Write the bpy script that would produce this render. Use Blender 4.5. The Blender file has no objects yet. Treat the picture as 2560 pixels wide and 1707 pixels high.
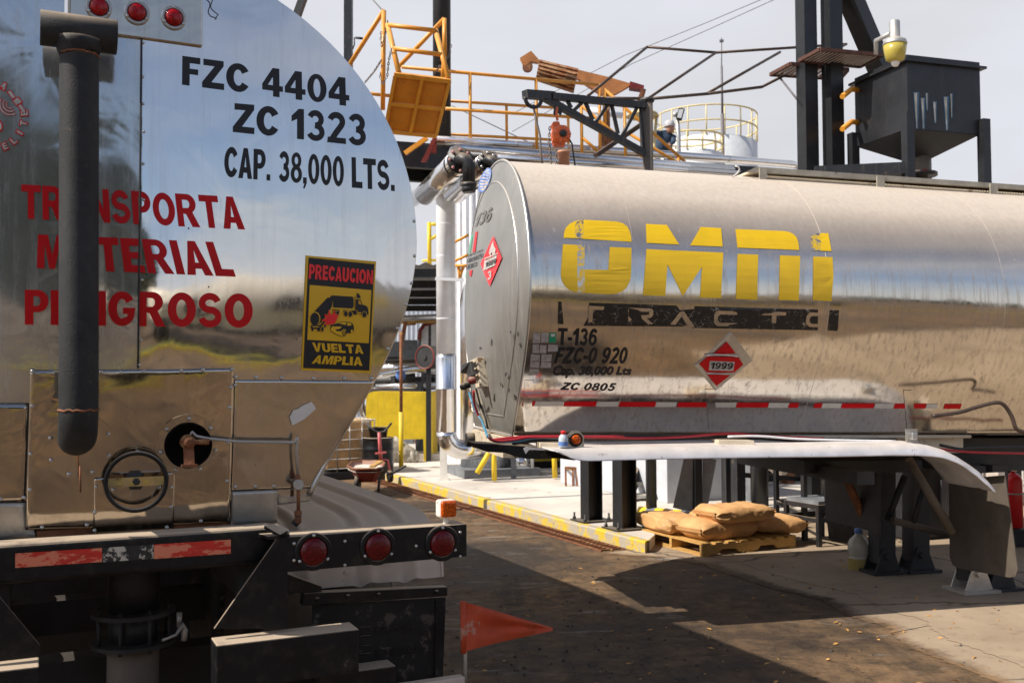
import bpy, bmesh, math, random
from mathutils import Vector as V, Matrix, geometry, noise as mnoise
R_ = math.radians
random.seed(11)
S = bpy.context.scene
COL = S.collection
# ------------------------------------------------------------------ camera
FP, CX, CY = 2500.0, 1280.0, 853.5
CAM = V((0, 0, 1.8))
_p = math.atan((945 - CY) / FP)
_r = 0.005
FW = V((0, math.cos(_p), math.sin(_p)))
_u0 = V((0, -math.sin(_p), math.cos(_p)))
RT = V((1, 0, 0)) * math.cos(_r) - _u0 * math.sin(_r)
UP = _u0 * math.cos(_r) + V((1, 0, 0)) * math.sin(_r)
cd = bpy.data.cameras.new('camera')
cd.sensor_width = 36.0
cd.lens = FP / 2560 * 36
cd.clip_start = 0.05
cd.clip_end = 3000
cd.dof.use_dof = True
cd.dof.focus_distance = 5.4
cd.dof.aperture_fstop = 5.0
cam = bpy.data.objects.new('camera', cd)
m4 = Matrix.Identity(4)
for i, a in enumerate((RT, UP, -FW)):
    for k in range(3):
        m4[k][i] = a[k]
m4.translation = CAM
cam.matrix_world = m4
COL.objects.link(cam)
S.camera = cam
# ------------------------------------------------------------------ sky, sun, exposure
SUN = V((-0.92, -0.346, 1.0)).normalized()
W = bpy.data.worlds.new('World')
S.world = W
W.use_nodes = True
nt = W.node_tree
nt.nodes.clear()
def wn(t, **k):
    n = nt.nodes.new(t)
    for a, b in k.items():
        setattr(n, a, b)
    return n
sky = wn('ShaderNodeTexSky', sky_type='NISHITA')
sky.sun_disc = False
sky.sun_elevation = math.asin(SUN.z)
sky.sun_rotation = math.atan2(SUN.x, SUN.y) % (2 * math.pi)
sky.air_density = 1.2
sky.dust_density = 2.0
sky.ozone_density = 1.5
tc = wn('ShaderNodeTexCoord')
mp = wn('ShaderNodeMapping')
mp.inputs['Scale'].default_value = (1.0, 1.0, 3.2)
mp.inputs['Rotation'].default_value = (0, 0, 0.6)
no = wn('ShaderNodeTexNoise')
no.inputs['Scale'].default_value = 1.7
no.inputs['Detail'].default_value = 6
no.inputs['Roughness'].default_value = 0.52
no.inputs['Distortion'].default_value = 0.5
sep = wn('ShaderNodeSeparateXYZ')
ma = wn('ShaderNodeMath', operation='MULTIPLY_ADD')   # haze towards the horizon
ma.inputs[1].default_value = -0.62
ma.inputs[2].default_value = 0.50
mb = wn('ShaderNodeMath', operation='MULTIPLY_ADD')   # more cloud in front than behind
mb.inputs[1].default_value = 0.30
ad = wn('ShaderNodeMath', operation='ADD')
rp_ = wn('ShaderNodeValToRGB')
rp_.color_ramp.elements[0].position = 0.40
rp_.color_ramp.elements[1].position = 0.92
cr = wn('ShaderNodeValToRGB')
cr.color_ramp.elements[0].color = (5.45, 5.5, 5.75, 1)
cr.color_ramp.elements[1].color = (6.35, 6.5, 7.1, 1)
cr.color_ramp.elements[0].position = 0.35
cr.color_ramp.elements[1].position = 0.7
no2 = wn('ShaderNodeTexNoise')
no2.inputs['Scale'].default_value = 2.3
no2.inputs['Detail'].default_value = 4
mx = wn('ShaderNodeMixRGB')
dt = wn('ShaderNodeVectorMath', operation='DOT_PRODUCT')
dt.inputs[1].default_value = SUN
au = wn('ShaderNodeMapRange')
au.interpolation_type = 'SMOOTHSTEP'
au.inputs[1].default_value = 0.35; au.inputs[2].default_value = 1.0
au.inputs[3].default_value = 0.0; au.inputs[4].default_value = 0.25
aum = wn('ShaderNodeMixRGB', blend_type='ADD')
aum.inputs[2].default_value = (9, 8.7, 8.2, 1)
bg = wn('ShaderNodeBackground')
bg.inputs['Strength'].default_value = 0.1
out = wn('ShaderNodeOutputWorld')
L = nt.links.new
L(tc.outputs['Generated'], mp.inputs['Vector'])
L(mp.outputs['Vector'], no.inputs['Vector'])
L(mp.outputs['Vector'], no2.inputs['Vector'])
L(tc.outputs['Generated'], sep.inputs['Vector'])
L(sep.outputs['Z'], ma.inputs[0])
L(sep.outputs['Y'], mb.inputs[0])
L(ma.outputs[0], mb.inputs[2])
L(no.outputs['Fac'], ad.inputs[0])
L(mb.outputs[0], ad.inputs[1])
L(ad.outputs[0], rp_.inputs['Fac'])
L(no2.outputs['Fac'], cr.inputs['Fac'])
L(rp_.outputs['Color'], mx.inputs['Fac'])
sk2 = wn('ShaderNodeMixRGB', blend_type='MULTIPLY')
sk2.inputs[0].default_value = 1.0
sk2.inputs[2].default_value = (1.15, 1.18, 1.30, 1)
L(sky.outputs['Color'], sk2.inputs[1])
L(sk2.outputs[0], mx.inputs['Color1'])
L(cr.outputs['Color'], mx.inputs['Color2'])
nv = wn('ShaderNodeVectorMath', operation='NORMALIZE')
L(tc.outputs['Generated'], nv.inputs[0])
L(nv.outputs[0], dt.inputs[0])
L(dt.outputs['Value'], au.inputs[0])
L(au.outputs[0], aum.inputs[0])
L(mx.outputs['Color'], aum.inputs[1])
zd = wn('ShaderNodeMapRange')          # the veil thins and the sky darkens towards the zenith
zd.interpolation_type = 'SMOOTHSTEP'
zd.inputs[1].default_value = 0.42; zd.inputs[2].default_value = 0.95
zd.inputs[3].default_value = 1.0; zd.inputs[4].default_value = 0.38
L(sep.outputs['Z'], zd.inputs[0])
zm = wn('ShaderNodeVectorMath', operation='SCALE')
L(aum.outputs[0], zm.inputs[0])
L(zd.outputs[0], zm.inputs['Scale'])
L(zm.outputs[0], bg.inputs['Color'])
L(bg.outputs['Background'], out.inputs['Surface'])
sl = bpy.data.lights.new('sun', 'SUN')
sl.energy = 5.0
sl.angle = R_(0.55)
sl.color = (1.0, 0.93, 0.82)
so = bpy.data.objects.new('sun', sl)
so.rotation_euler = SUN.to_track_quat('Z', 'Y').to_euler()
so.location = (-20, -8, 30)
COL.objects.link(so)
vs = S.view_settings
vs.view_transform = 'Standard'
vs.look = 'None'
vs.exposure = 0.32
vs.gamma = 1.0
S.cycles.max_bounces = 10
S.cycles.glossy_bounces = 6
S.cycles.sample_clamp_indirect = 6
S.cycles.use_denoising = True

# ------------------------------------------------------------------ rays
def ray(px, py):
    return RT * ((px - CX) / FP) + UP * ((CY - py) / FP) + FW
def at(px, py, d):
    return CAM + ray(px, py) * d
def onplane(px, py, p0, n):
    r = ray(px, py)
    return CAM + r * ((p0 - CAM).dot(n) / r.dot(n))
def gnd(px, py, z=0.0):
    return onplane(px, py, V((0, 0, z)), V((0, 0, 1)))
Z = V((0, 0, 1))

# ------------------------------------------------------------------ mesh builder
def basis(d):
    d = d.normalized()
    h = V((0, 0, 1)) if abs(d.z) < 0.9 else V((1, 0, 0))
    a = d.cross(h).normalized()
    return a, a.cross(d).normalized()
class MB:
    def __init__(s):
        s.v, s.f, s.m, s.s = [], [], [], []
    def add(s, vs_, fs, mi=0, sm=False):
        b = len(s.v)
        s.v += [V(p) for p in vs_]
        for f in fs:
            s.f.append([i + b for i in f]); s.m.append(mi); s.s.append(sm)
        return s
    def box(s, c, sx, sy, sz, ax=None, mi=0):
        ex, ey, ez = ax or (V((1, 0, 0)), V((0, 1, 0)), Z)
        c = V(c)
        p = [c + ex * (i * sx / 2) + ey * (j * sy / 2) + ez * (k * sz / 2) for k in (-1, 1) for j in (-1, 1) for i in (-1, 1)]
        return s.add(p, [(0, 2, 3, 1), (4, 5, 7, 6), (0, 1, 5, 4), (2, 6, 7, 3), (0, 4, 6, 2), (1, 3, 7, 5)], mi)
    def bar(s, a, b, w, h=None, up=Z, mi=0):
        a, b = V(a), V(b)
        d = b - a
        l = d.length
        d = d / l
        x = d.cross(up)
        if x.length < 1e-4:
            x = d.cross(V((1, 0, 0)))
        x.normalize()
        return s.box((a + b) / 2, l, w, h or w, (d, x, d.cross(x)), mi)
    def prism(s, poly, vec, mi=0, sm=False):
        n = len(poly)
        p = [V(q) for q in poly] + [V(q) + V(vec) for q in poly]
        return s.add(p, [list(range(n)), list(range(2 * n - 1, n - 1, -1))], mi).add(p, [(i, (i + 1) % n, (i + 1) % n + n, i + n) for i in range(n)], mi, sm)
    def quad(s, a, b, c, d, mi=0):
        return s.add((a, b, c, d), [(0, 1, 2, 3)], mi)
    def tube(s, pts, r, n=10, mi=0, caps=True, closed=False):
        pts = [V(p) for p in pts]
        m = len(pts)
        rr = r if isinstance(r, (list, tuple)) else [r] * m
        vs_, prev = [], None
        for i, p in enumerate(pts):
            if closed:
                d = pts[(i + 1) % m] - pts[i - 1]
            else:
                d = pts[min(i + 1, m - 1)] - pts[max(i - 1, 0)]
            d = d.normalized()
            if prev is None:
                a, b = basis(d)
            else:
                a = prev - d * prev.dot(d)
                if a.length < 1e-5:
                    a = basis(d)[0]
                a.normalize()
                b = a.cross(d)
            prev = a
            k = 1.0
            if 0 < i < m - 1 or closed:
                d1 = (pts[i] - pts[i - 1]).normalized()
                k = 1 / max(0.5, abs(d1.dot(d)))
            for j in range(n):
                t = 2 * math.pi * j / n
                vs_.append(p + (a * math.cos(t) + b * math.sin(t)) * rr[i] * (k if n > 40 else 1))
        fs = []
        for i in range(m if closed else m - 1):
            i2 = (i + 1) % m
            for j in range(n):
                fs.append((i * n + j, i * n + (j + 1) % n, i2 * n + (j + 1) % n, i2 * n + j))
        s.add(vs_, fs, mi, True)
        if caps and not closed:
            s.add(vs_[:n], [list(range(n))], mi)
            s.add(vs_[-n:], [list(range(n))], mi)
        return s
    def lathe(s, c, axis, prof, n=24, mi=0, sm=True, caps=True):
        c, axis = V(c), V(axis).normalized()
        a, b = basis(axis)
        vs_ = []
        for r, h in prof:
            for j in range(n):
                t = 2 * math.pi * j / n
                vs_.append(c + axis * h + (a * math.cos(t) + b * math.sin(t)) * r)
        fs = [(i * n + j, i * n + (j + 1) % n, (i + 1) * n + (j + 1) % n, (i + 1) * n + j) for i in range(len(prof) - 1) for j in range(n)]
        s.add(vs_, fs, mi, sm)
        if caps:
            for q in (0, len(prof) - 1):
                if prof[q][0] > 1e-4:
                    s.add(vs_[q * n:q * n + n], [list(range(n))], mi)
        return s
    def stud(s, c, axis, r=0.008, mi=0):
        return s.lathe(c, axis, [(r, 0), (r, r * .35), (r * .75, r * .75), (r * .35, r * .95), (r * .05, r * .8)], 8, mi)
    def torus(s, c, axis, R, r, n=32, k=8, mi=0, a0=0, a1=None):
        a, b = basis(V(axis))
        if a1 is None:
            return s.tube([V(c) + (a * math.cos(t) + b * math.sin(t)) * R for t in [2 * math.pi * i / n for i in range(n)]], r, k, mi, closed=True)
        return s.tube([V(c) + (a * math.cos(t) + b * math.sin(t)) * R for t in [a0 + (a1 - a0) * i / n for i in range(n + 1)]], r, k, mi)
    def grid(s, fn, nu, nv, mi=0, sm=True):
        p = [fn(i / nu, j / nv) for j in range(nv + 1) for i in range(nu + 1)]
        w = nu + 1
        return s.add(p, [(j * w + i, j * w + i + 1, (j + 1) * w + i + 1, (j + 1) * w + i) for j in range(nv) for i in range(nu)], mi, sm)
    def build(s, name, mats, parent=None, bevel=0, seg=2):
        me = bpy.data.meshes.new(name)
        o = bpy.data.objects.new(name, me)
        off = parent.get('_o') if parent is not None else None
        off = V(off) if off is not None else V((0, 0, 0))
        if parent is None:
            off = V((sum(p.x for p in s.v) / len(s.v), sum(p.y for p in s.v) / len(s.v), min(p.z for p in s.v)))
            o.location = off
            o['_o'] = list(off)
        me.from_pydata([tuple(p - off) for p in s.v], [], s.f)
        for mt in (mats if isinstance(mats, (list, tuple)) else [mats]):
            me.materials.append(mt)
        for p, a, b in zip(me.polygons, s.m, s.s):
            p.material_index = a
            p.use_smooth = b
        bm = bmesh.new(); bm.from_mesh(me)
        bmesh.ops.remove_doubles(bm, verts=bm.verts, dist=1e-5)
        bmesh.ops.recalc_face_normals(bm, faces=bm.faces)
        bm.to_mesh(me); bm.free()
        if parent is not None:
            o.parent = parent
            o['_o'] = list(off)
        if bevel:
            md = o.modifiers.new('bevel', 'BEVEL')
            md.width = bevel; md.segments = seg; md.limit_method = 'ANGLE'; md.angle_limit = R_(40)
            md.use_clamp_overlap = True
        COL.objects.link(o)
        return o
def thing(name, label, cat, loc, group=None):
    o = bpy.data.objects.new(name, None)
    o.empty_display_size = 0.2
    o.location = loc
    o['_o'] = list(V(loc))
    COL.objects.link(o)
    return tag(o, label, cat, group)
def tag(o, label=None, cat=None, group=None, kind=None):
    if label: o['label'] = label
    if cat: o['category'] = cat
    if group: o['group'] = group
    if kind: o['kind'] = kind
    return o
def dup(root, loc, label, rot=None):
    r = root.copy(); COL.objects.link(r); r.location = loc; r['label'] = label
    if rot is not None: r.rotation_euler = rot
    for ch in root.children:
        c = ch.copy(); COL.objects.link(c); c.parent = r
        for g in ch.children:
            d = g.copy(); COL.objects.link(d); d.parent = c
    return r

# ------------------------------------------------------------------ materials
def mk(name):
    m = bpy.data.materials.new(name)
    m.use_nodes = True
    t = m.node_tree
    b = t.nodes['Principled BSDF']
    return m, t, b
def nn(t, typ, **k):
    n = t.nodes.new(typ)
    for a, b in k.items():
        setattr(n, a, b)
    return n
def pos(t, scale=(1, 1, 1)):
    g = nn(t, 'ShaderNodeNewGeometry')
    mp = nn(t, 'ShaderNodeMapping')
    mp.inputs['Scale'].default_value = scale
    t.links.new(g.outputs['Position'], mp.inputs['Vector'])
    return mp.outputs['Vector'], g
def nz(t, vec, scale, det=5, rough=.6, dist=0.0):
    n = nn(t, 'ShaderNodeTexNoise')
    n.inputs['Scale'].default_value = scale
    n.inputs['Detail'].default_value = det
    n.inputs['Roughness'].default_value = rough
    n.inputs['Distortion'].default_value = dist
    t.links.new(vec, n.inputs['Vector'])
    return n.outputs['Fac']
def rng(t, fac, a, b, c=0.0, d=1.0):
    n = nn(t, 'ShaderNodeMapRange')
    n.inputs[1].default_value = a; n.inputs[2].default_value = b
    n.inputs[3].default_value = c; n.inputs[4].default_value = d
    t.links.new(fac, n.inputs[0])
    return n.outputs[0]
def mixc(t, fac, a, b):
    n = nn(t, 'ShaderNodeMixRGB')
    for k, v in ((0, fac), (1, a), (2, b)):
        if isinstance(v, (int, float)): n.inputs[k].default_value = v
        elif isinstance(v, tuple): n.inputs[k].default_value = (*v[:3], 1)
        else: t.links.new(v, n.inputs[k])
    return n.outputs[0]
def mul(t, a, b, op='MULTIPLY'):
    n = nn(t, 'ShaderNodeMath', operation=op)
    for k, v in ((0, a), (1, b)):
        if isinstance(v, (int, float)): n.inputs[k].default_value = v
        else: t.links.new(v, n.inputs[k])
    return n.outputs[0]
def bump(t, b, h, strength=.3, dist=.01):
    n = nn(t, 'ShaderNodeBump')
    n.inputs['Strength'].default_value = strength
    n.inputs['Distance'].default_value = dist
    t.links.new(h, n.inputs['Height'])
    t.links.new(n.outputs[0], b.inputs['Normal'])
    return n
DUST = (.52, .41, .30)
def pm(name, col, rough=.5, metal=0.0, var=.25, scale=6.0, bmp=.15, bs=60, dust=0.0, wear=None, wearamt=.5, wscale=9, streak=None, stretch=(1, 1, 1), spec=.5):
    """painted / dirty surface: tone variation, chips of a second colour, dust settled on top faces"""
    m, t, b = mk(name)
    v, g = pos(t, stretch)
    n1 = nz(t, v, scale)
    dark = tuple(c * (1 - var) for c in col); lite = tuple(min(1, c * (1 + var)) for c in col)
    c = mixc(t, rng(t, n1, .3, .7), dark, lite)
    n2 = nz(t, v, wscale, 8, .7)
    if wear:
        w = rng(t, n2, .72 - wearamt * .25, .74 - wearamt * .25)
        c = mixc(t, w, c, wear)
    if streak:
        v2, _ = pos(t, (14, 14, .7))
        st = rng(t, nz(t, v2, 1.6, 5, .6), .56, .72)
        c = mixc(t, mul(t, st, .7), c, streak)
    if dust:
        sp = nn(t, 'ShaderNodeSeparateXYZ')
        t.links.new(g.outputs['Normal'], sp.inputs[0])
        d = mul(t, rng(t, sp.outputs['Z'], .25, .85), rng(t, n1, .10, .45))
        d = mul(t, d, dust)
        d2 = mul(t, rng(t, n2, .5, .85), .09 * dust)
        d = mul(t, d, d2, 'MAXIMUM')
        c = mixc(t, d, c, DUST)
        r = nn(t, 'ShaderNodeMix')
        t.links.new(d, r.inputs[0]); r.inputs[2].default_value = rough; r.inputs[3].default_value = .9
        t.links.new(r.outputs[0], b.inputs['Roughness'])
        t.links.new(mul(t, rng(t, d, 0, 1, 1, 0), metal), b.inputs['Metallic'])
    else:
        t.links.new(rng(t, n2, .2, .8, max(.03, rough - .12), min(1, rough + .12)), b.inputs['Roughness'])
        b.inputs['Metallic'].default_value = metal
    t.links.new(c, b.inputs['Base Color'])
    b.inputs['Specular IOR Level'].default_value = spec
    if bmp:
        bump(t, b, nz(t, v, bs, 4), bmp, .01)
    return m
def steel(name, col=(.76, .75, .73), rough=.09, low=.0, lows=3.0, streak=.5, dusttop=0.0, dirt=.15, brush=(1, 1, 1), dcol=(.56, .49, .40), grime=(.30, .24, .17), topcol=None):
    """polished sheet steel: soft dents in the reflection, fine vertical streaks of dirt, dust on top"""
    m, t, b = mk(name)
    v, g = pos(t)
    vs_, _ = pos(t, (22, 22, 1.1))
    n1 = nz(t, v, 2.2, 6)
    ns = nz(t, vs_, 1.3, 6, .65)
    d = mul(t, rng(t, ns, .5, .75), streak)
    d = mul(t, d, rng(t, n1, .3, .7, .3, 1))
    d = mul(t, d, dirt, 'ADD') if dirt else d
    if dusttop:
        sp = nn(t, 'ShaderNodeSeparateXYZ')
        t.links.new(g.outputs['Normal'], sp.inputs[0])
        dz = mul(t, rng(t, sp.outputs['Z'], .10, .70), rng(t, ns, .2, .7, .86, 1))
        d = mul(t, d, mul(t, dz, dusttop), 'MAXIMUM')
    fine = nz(t, v, 90, 3)
    c = mixc(t, rng(t, n1, .35, .65), tuple(x * .93 for x in col), col)
    t.links.new(c, b.inputs['Base Color'])
    b.inputs['Metallic'].default_value = 1
    t.links.new(rng(t, mul(t, ns, fine, 'ADD'), .6, 1.4, rough * .6, rough * 1.6), b.inputs['Roughness'])
    lo = nz(t, v, lows, 3, .45, .6)
    hb = mul(t, mul(t, lo, low), mul(t, fine, .000012), 'ADD')
    bp = bump(t, b, hb, 1.0, 1.0)
    vo = nn(t, 'ShaderNodeTexVoronoi'); vo.inputs['Scale'].default_value = 7.5
    t.links.new(v, vo.inputs['Vector'])
    spk = rng(t, vo.outputs['Distance'], .030, .024)
    vsc, _ = pos(t, (60, 60, 2.2))
    scr = mul(t, rng(t, nz(t, vsc, 1.0, 2, .4, .3), .70, .73), rng(t, n1, .52, .6))
    d = mul(t, mul(t, d, spk, 'MAXIMUM'), mul(t, scr, .35), 'MAXIMUM')
    df = nn(t, 'ShaderNodeBsdfPrincipled')
    df.inputs['Roughness'].default_value = .75
    dc = mixc(t, rng(t, n1, .3, .7), grime, dcol)
    if topcol and dusttop:
        dc = mixc(t, dz, dc, topcol)
    dc = mixc(t, mul(t, scr, .8), dc, (.6, .58, .54))
    dc = mixc(t, spk, dc, (.02, .018, .016))
    t.links.new(dc, df.inputs['Base Color'])
    mxs = nn(t, 'ShaderNodeMixShader')
    t.links.new(d, mxs.inputs[0])
    t.links.new(b.outputs[0], mxs.inputs[1])
    t.links.new(df.outputs[0], mxs.inputs[2])
    t.links.new(mxs.outputs[0], t.nodes['Material Output'].inputs['Surface'])
    return m
def glass_lens(name, col, rough=.15):
    m, t, b = mk(name)
    v, g = pos(t)
    vo = nn(t, 'ShaderNodeTexVoronoi')
    vo.inputs['Scale'].default_value = 160
    t.links.new(v, vo.inputs['Vector'])
    c = mixc(t, rng(t, vo.outputs['Distance'], 0, .6), tuple(x * 1.3 for x in col), tuple(x * .45 for x in col))
    t.links.new(c, b.inputs['Base Color'])
    b.inputs['Roughness'].default_value = rough
    b.inputs['Coat Weight'].default_value = .15
    b.inputs['Specular IOR Level'].default_value = .3
    bump(t, b, vo.outputs['Distance'], .25, .004)
    return m
M = {}
M['black'] = pm('black_paint', (.0065, .0072, .009), .36, dust=.85, spec=.3, var=.3, wear=(.12, .10, .08), wearamt=.12, wscale=16)
M['blackfar'] = pm('black_steel', (.012, .013, .016), .45, var=.3, dust=.4, wear=(.09, .065, .045), wearamt=.3, streak=(.07, .06, .05))
M['column'] = pm('column_paint', (.010, .0115, .014), .4, var=.3, dust=.3, wear=(.13, .11, .09), wearamt=.12, wscale=14)
M['rubber'] = pm('rubber', (.010, .0095, .0095), .62, var=.35, dust=.4, spec=.3, wear=(.06, .05, .04), wearamt=.55, wscale=12)
M['rubdust'] = pm('dusty_rubber', (.085, .068, .052), .8, var=.25, dust=.3, bs=200, bmp=.3)
M['fender'] = pm('fender_metal', (.58, .50, .43), .6, metal=.1, dust=.8, var=.18, wear=(.13, .11, .09), wearamt=.3, bmp=.1)
M['pipe'] = pm('vent_pipe', (.030, .031, .0325), .62, dust=.55, var=.45, scale=3, bs=140, bmp=.2, wear=(.12, .105, .085), wearamt=.12, wscale=30, spec=.25)
M['red'] = pm('red_vinyl', (.56, .006, .010), .4, var=.08, bmp=.0, spec=.22)
M['txt'] = pm('black_vinyl', (.022, .022, .024), .4, var=.1, bmp=0, spec=.3)
M['yel'] = pm('yellow_vinyl', (.78, .50, .010), .4, var=.10, scale=3, bmp=0)
M['signyel'] = pm('sign_yellow', (.72, .42, .008), .35, var=.05, bmp=0)
M['signred'] = pm('sign_red', (.85, .015, .02), .35, var=.05, bmp=0)
M['white'] = pm('white_paint', (.72, .70, .66), .45, var=.12, dust=.5, bmp=.1, wear=(.45, .38, .30), wearamt=.45)
M['cream'] = pm('cream_paint', (.58, .50, .38), .55, var=.15, dust=.6, wear=(.22, .13, .07), wearamt=.5)
M['paper'] = pm('sticker_paper', (.45, .42, .39), .5, var=.3, scale=40, bmp=0)
M['green'] = pm('green_sticker', (.02, .35, .17), .4, var=.15, scale=60, bmp=0)
M['blue'] = pm('blue_enamel', (.12, .22, .55), .4, var=.1, bmp=0)
M['orange'] = pm('orange_paint', (.72, .30, .028), .42, var=.12, dust=.25, wear=(.25, .09, .03), wearamt=.22, wscale=20)
M['orangepl'] = pm('orange_plate', (.62, .21, .012), .5, var=.12, wear=(.3, .10, .02), wearamt=.2, wscale=14)
M['rust'] = pm('rust', (.20, .075, .032), .8, var=.4, scale=12, bs=40, bmp=.4, wear=(.32, .17, .07), wearamt=.6)
M['rustor'] = pm('orange_primer', (.48, .19, .06), .6, var=.25, scale=5, wear=(.3, .1, .04), wearamt=.4)
M['darkrust'] = pm('dark_rust', (.085, .034, .022), .8, var=.4, scale=12, bmp=.2)
M['redpaint'] = pm('red_paint', (.17, .016, .012), .5, var=.25, wear=(.15, .06, .04), wearamt=.4, dust=.4)
M['hoist'] = pm('hoist_orange', (.68, .13, .03), .4, var=.25, wear=(.2, .05, .03), wearamt=.3, dust=.3, wscale=14)
M['galv'] = pm('galvanised', (.44, .44, .43), .45, metal=.7, var=.15, dust=.5)
M['galvw'] = pm('white_duct', (.86, .87, .89), .42, metal=.1, var=.08, bmp=.04)
M['zinc'] = pm('zinc_bolt', (.55, .55, .54), .35, metal=.9, var=.15, bmp=0)
M['yellow'] = pm('yellow_paint', (.72, .50, .012), .55, var=.14, dust=.2, wear=(.36, .34, .30), wearamt=.12, wscale=4, streak=(.35, .24, .03))
M['yelrail'] = pm('yellow_rail', (.75, .52, .02), .5, var=.12, wear=(.3, .2, .1), wearamt=.15)
M['creamrail'] = pm('cream_rail', (.60, .50, .27), .6, var=.15)
M['concrete'] = pm('concrete', (.56, .51, .455), .85, var=.2, scale=1.1, bs=90, bmp=.25, wear=(.30, .26, .22), wearamt=.45, wscale=1.6)
M['wall'] = pm('grey_wall', (.48, .50, .54), .7, var=.08, bmp=.1, bs=30)
M['wallw'] = pm('white_sheet', (.66, .69, .73), .5, var=.06, bmp=0)
M['greyplate'] = pm('grey_plate', (.16, .17, .185), .55, var=.3, wear=(.3, .29, .28), wearamt=.15, wscale=12)
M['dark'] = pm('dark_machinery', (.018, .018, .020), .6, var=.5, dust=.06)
M['wood'] = pm('pallet_wood', (.50, .29, .085), .7, var=.25, scale=18, stretch=(1, 1, 4), bs=80, bmp=.3)
M['woodend'] = pm('wood_block', (.20, .12, .05), .8, var=.4, scale=16)
M['bag'] = pm('kraft_paper', (.58, .32, .13), .72, var=.14, scale=6, bs=17, bmp=.65, wear=(.62, .42, .25), wearamt=.3, wscale=7)
M['cable_red'] = pm('red_hose', (.40, .02, .03), .4, var=.1, bmp=0)
M['cable_black'] = pm('black_hose', (.02, .02, .022), .45, var=.2, bmp=0)
M['cable_blue'] = pm('blue_hose', (.06, .22, .35), .4, var=.1, bmp=0)
M['wire'] = pm('thin_cable', (.14, .13, .14), .6, var=.1, bmp=0)
M['chain'] = pm('chain_steel', (.20, .17, .15), .5, metal=.6, var=.3, bmp=0)
M['lens'] = glass_lens('red_lens', (.17, .002, .005))
M['lensb'] = glass_lens('bright_red_lens', (.50, .004, .010))
M['amber'] = glass_lens('amber_lens', (.85, .13, .005))
M['flag'] = pm('flag_orange', (.42, .055, .016), .7, var=.2, scale=9, wear=(.45, .22, .15), wearamt=.62, wscale=7, bmp=.2, bs=30)
M['hose'] = pm('brown_pipe', (.10, .07, .055), .5, metal=.4, var=.3)
M['ext'] = pm('extinguisher_red', (.62, .012, .015), .35, var=.1, bmp=0)
M['skin'] = pm('skin', (.42, .22, .14), .6, var=.08, bmp=0)
M['cloth'] = pm('navy_cloth', (.022, .045, .085), .8, var=.3, bmp=.2)
M['capcloth'] = pm('cap_cloth', (.45, .44, .46), .8, var=.3, scale=40, bmp=.2)
M['mirror'] = steel('polished_sheet', rough=.07, low=.0035, lows=2.6, streak=.22, dirt=.03)
M['mirrorl'] = steel('polished_sheet_worn', (.66, .67, .65), rough=.10, low=.006, lows=3.4, streak=.4, dirt=.26, dcol=(.50, .51, .49), grime=(.36, .37, .36))
M['panel'] = steel('polished_panel', (.56, .51, .44), rough=.085, low=.011, lows=2.8, streak=.22, dirt=.05, dcol=(.30, .21, .13), grime=(.2, .14, .09))
M['panelside'] = steel('polished_panel_side', (.62, .58, .52), rough=.11, low=.005, lows=3.4, streak=.3, dirt=.06)
M['strip'] = pm('brushed_strip', (.50, .48, .44), .4, metal=.75, var=.2, dust=.5, wear=(.06, .06, .06), wearamt=.1, wscale=7)
M['omni'] = steel('tank_side', (.78, .74, .67), rough=.12, low=.004, lows=2.0, streak=.9, dusttop=.95, dirt=.10, dcol=(.40, .31, .225), grime=(.22, .16, .105), topcol=(.60, .515, .43))
M['omnihead'] = steel('tank_head_sheet', (.40, .395, .38), rough=.36, low=.002, lows=2.5, streak=.3, dirt=.35, dusttop=.5, dcol=(.36, .34, .31), grime=(.22, .21, .19))
M['trim'] = pm('steel_trim', (.62, .61, .58), .3, metal=.9, var=.1, dust=.5, bmp=0)
M['insul'] = steel('insulation_cladding', (.78, .78, .79), rough=.16, low=.004, lows=5, streak=.15, dirt=.04, dusttop=.2)
M['fendw'] = pm('white_fender', (.74, .73, .75), .3, metal=.25, var=.16, dust=.45, wear=(.25, .22, .20), wearamt=.3, wscale=10, bmp=.1, bs=8)
M['tankw'] = pm('white_tank', (.66, .68, .70), .5, var=.08, bmp=0)
M['tape_r'] = pm('red_reflector', (.66, .004, .008), .4, var=.08, bmp=0, spec=.2)
M['tape_w'] = pm('white_reflector', (.62, .60, .54), .35, var=.12, wear=(.3, .27, .22), wearamt=.3, bmp=0)
M['tape_worn'] = pm('worn_red_reflector', (.58, .03, .02), .4, var=.15, scale=12, wear=(.72, .22, .12), wearamt=1.0, wscale=11, bmp=0, stretch=(1, 1, 3))
M['tape_peel'] = pm('peeling_white_reflector', (.50, .46, .38), .5, var=.12, wear=(.02, .02, .02), wearamt=1.0, wscale=16, bmp=0)
def stripe_mat():
    m, t, b = mk('mirror_dirt'); return m
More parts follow.
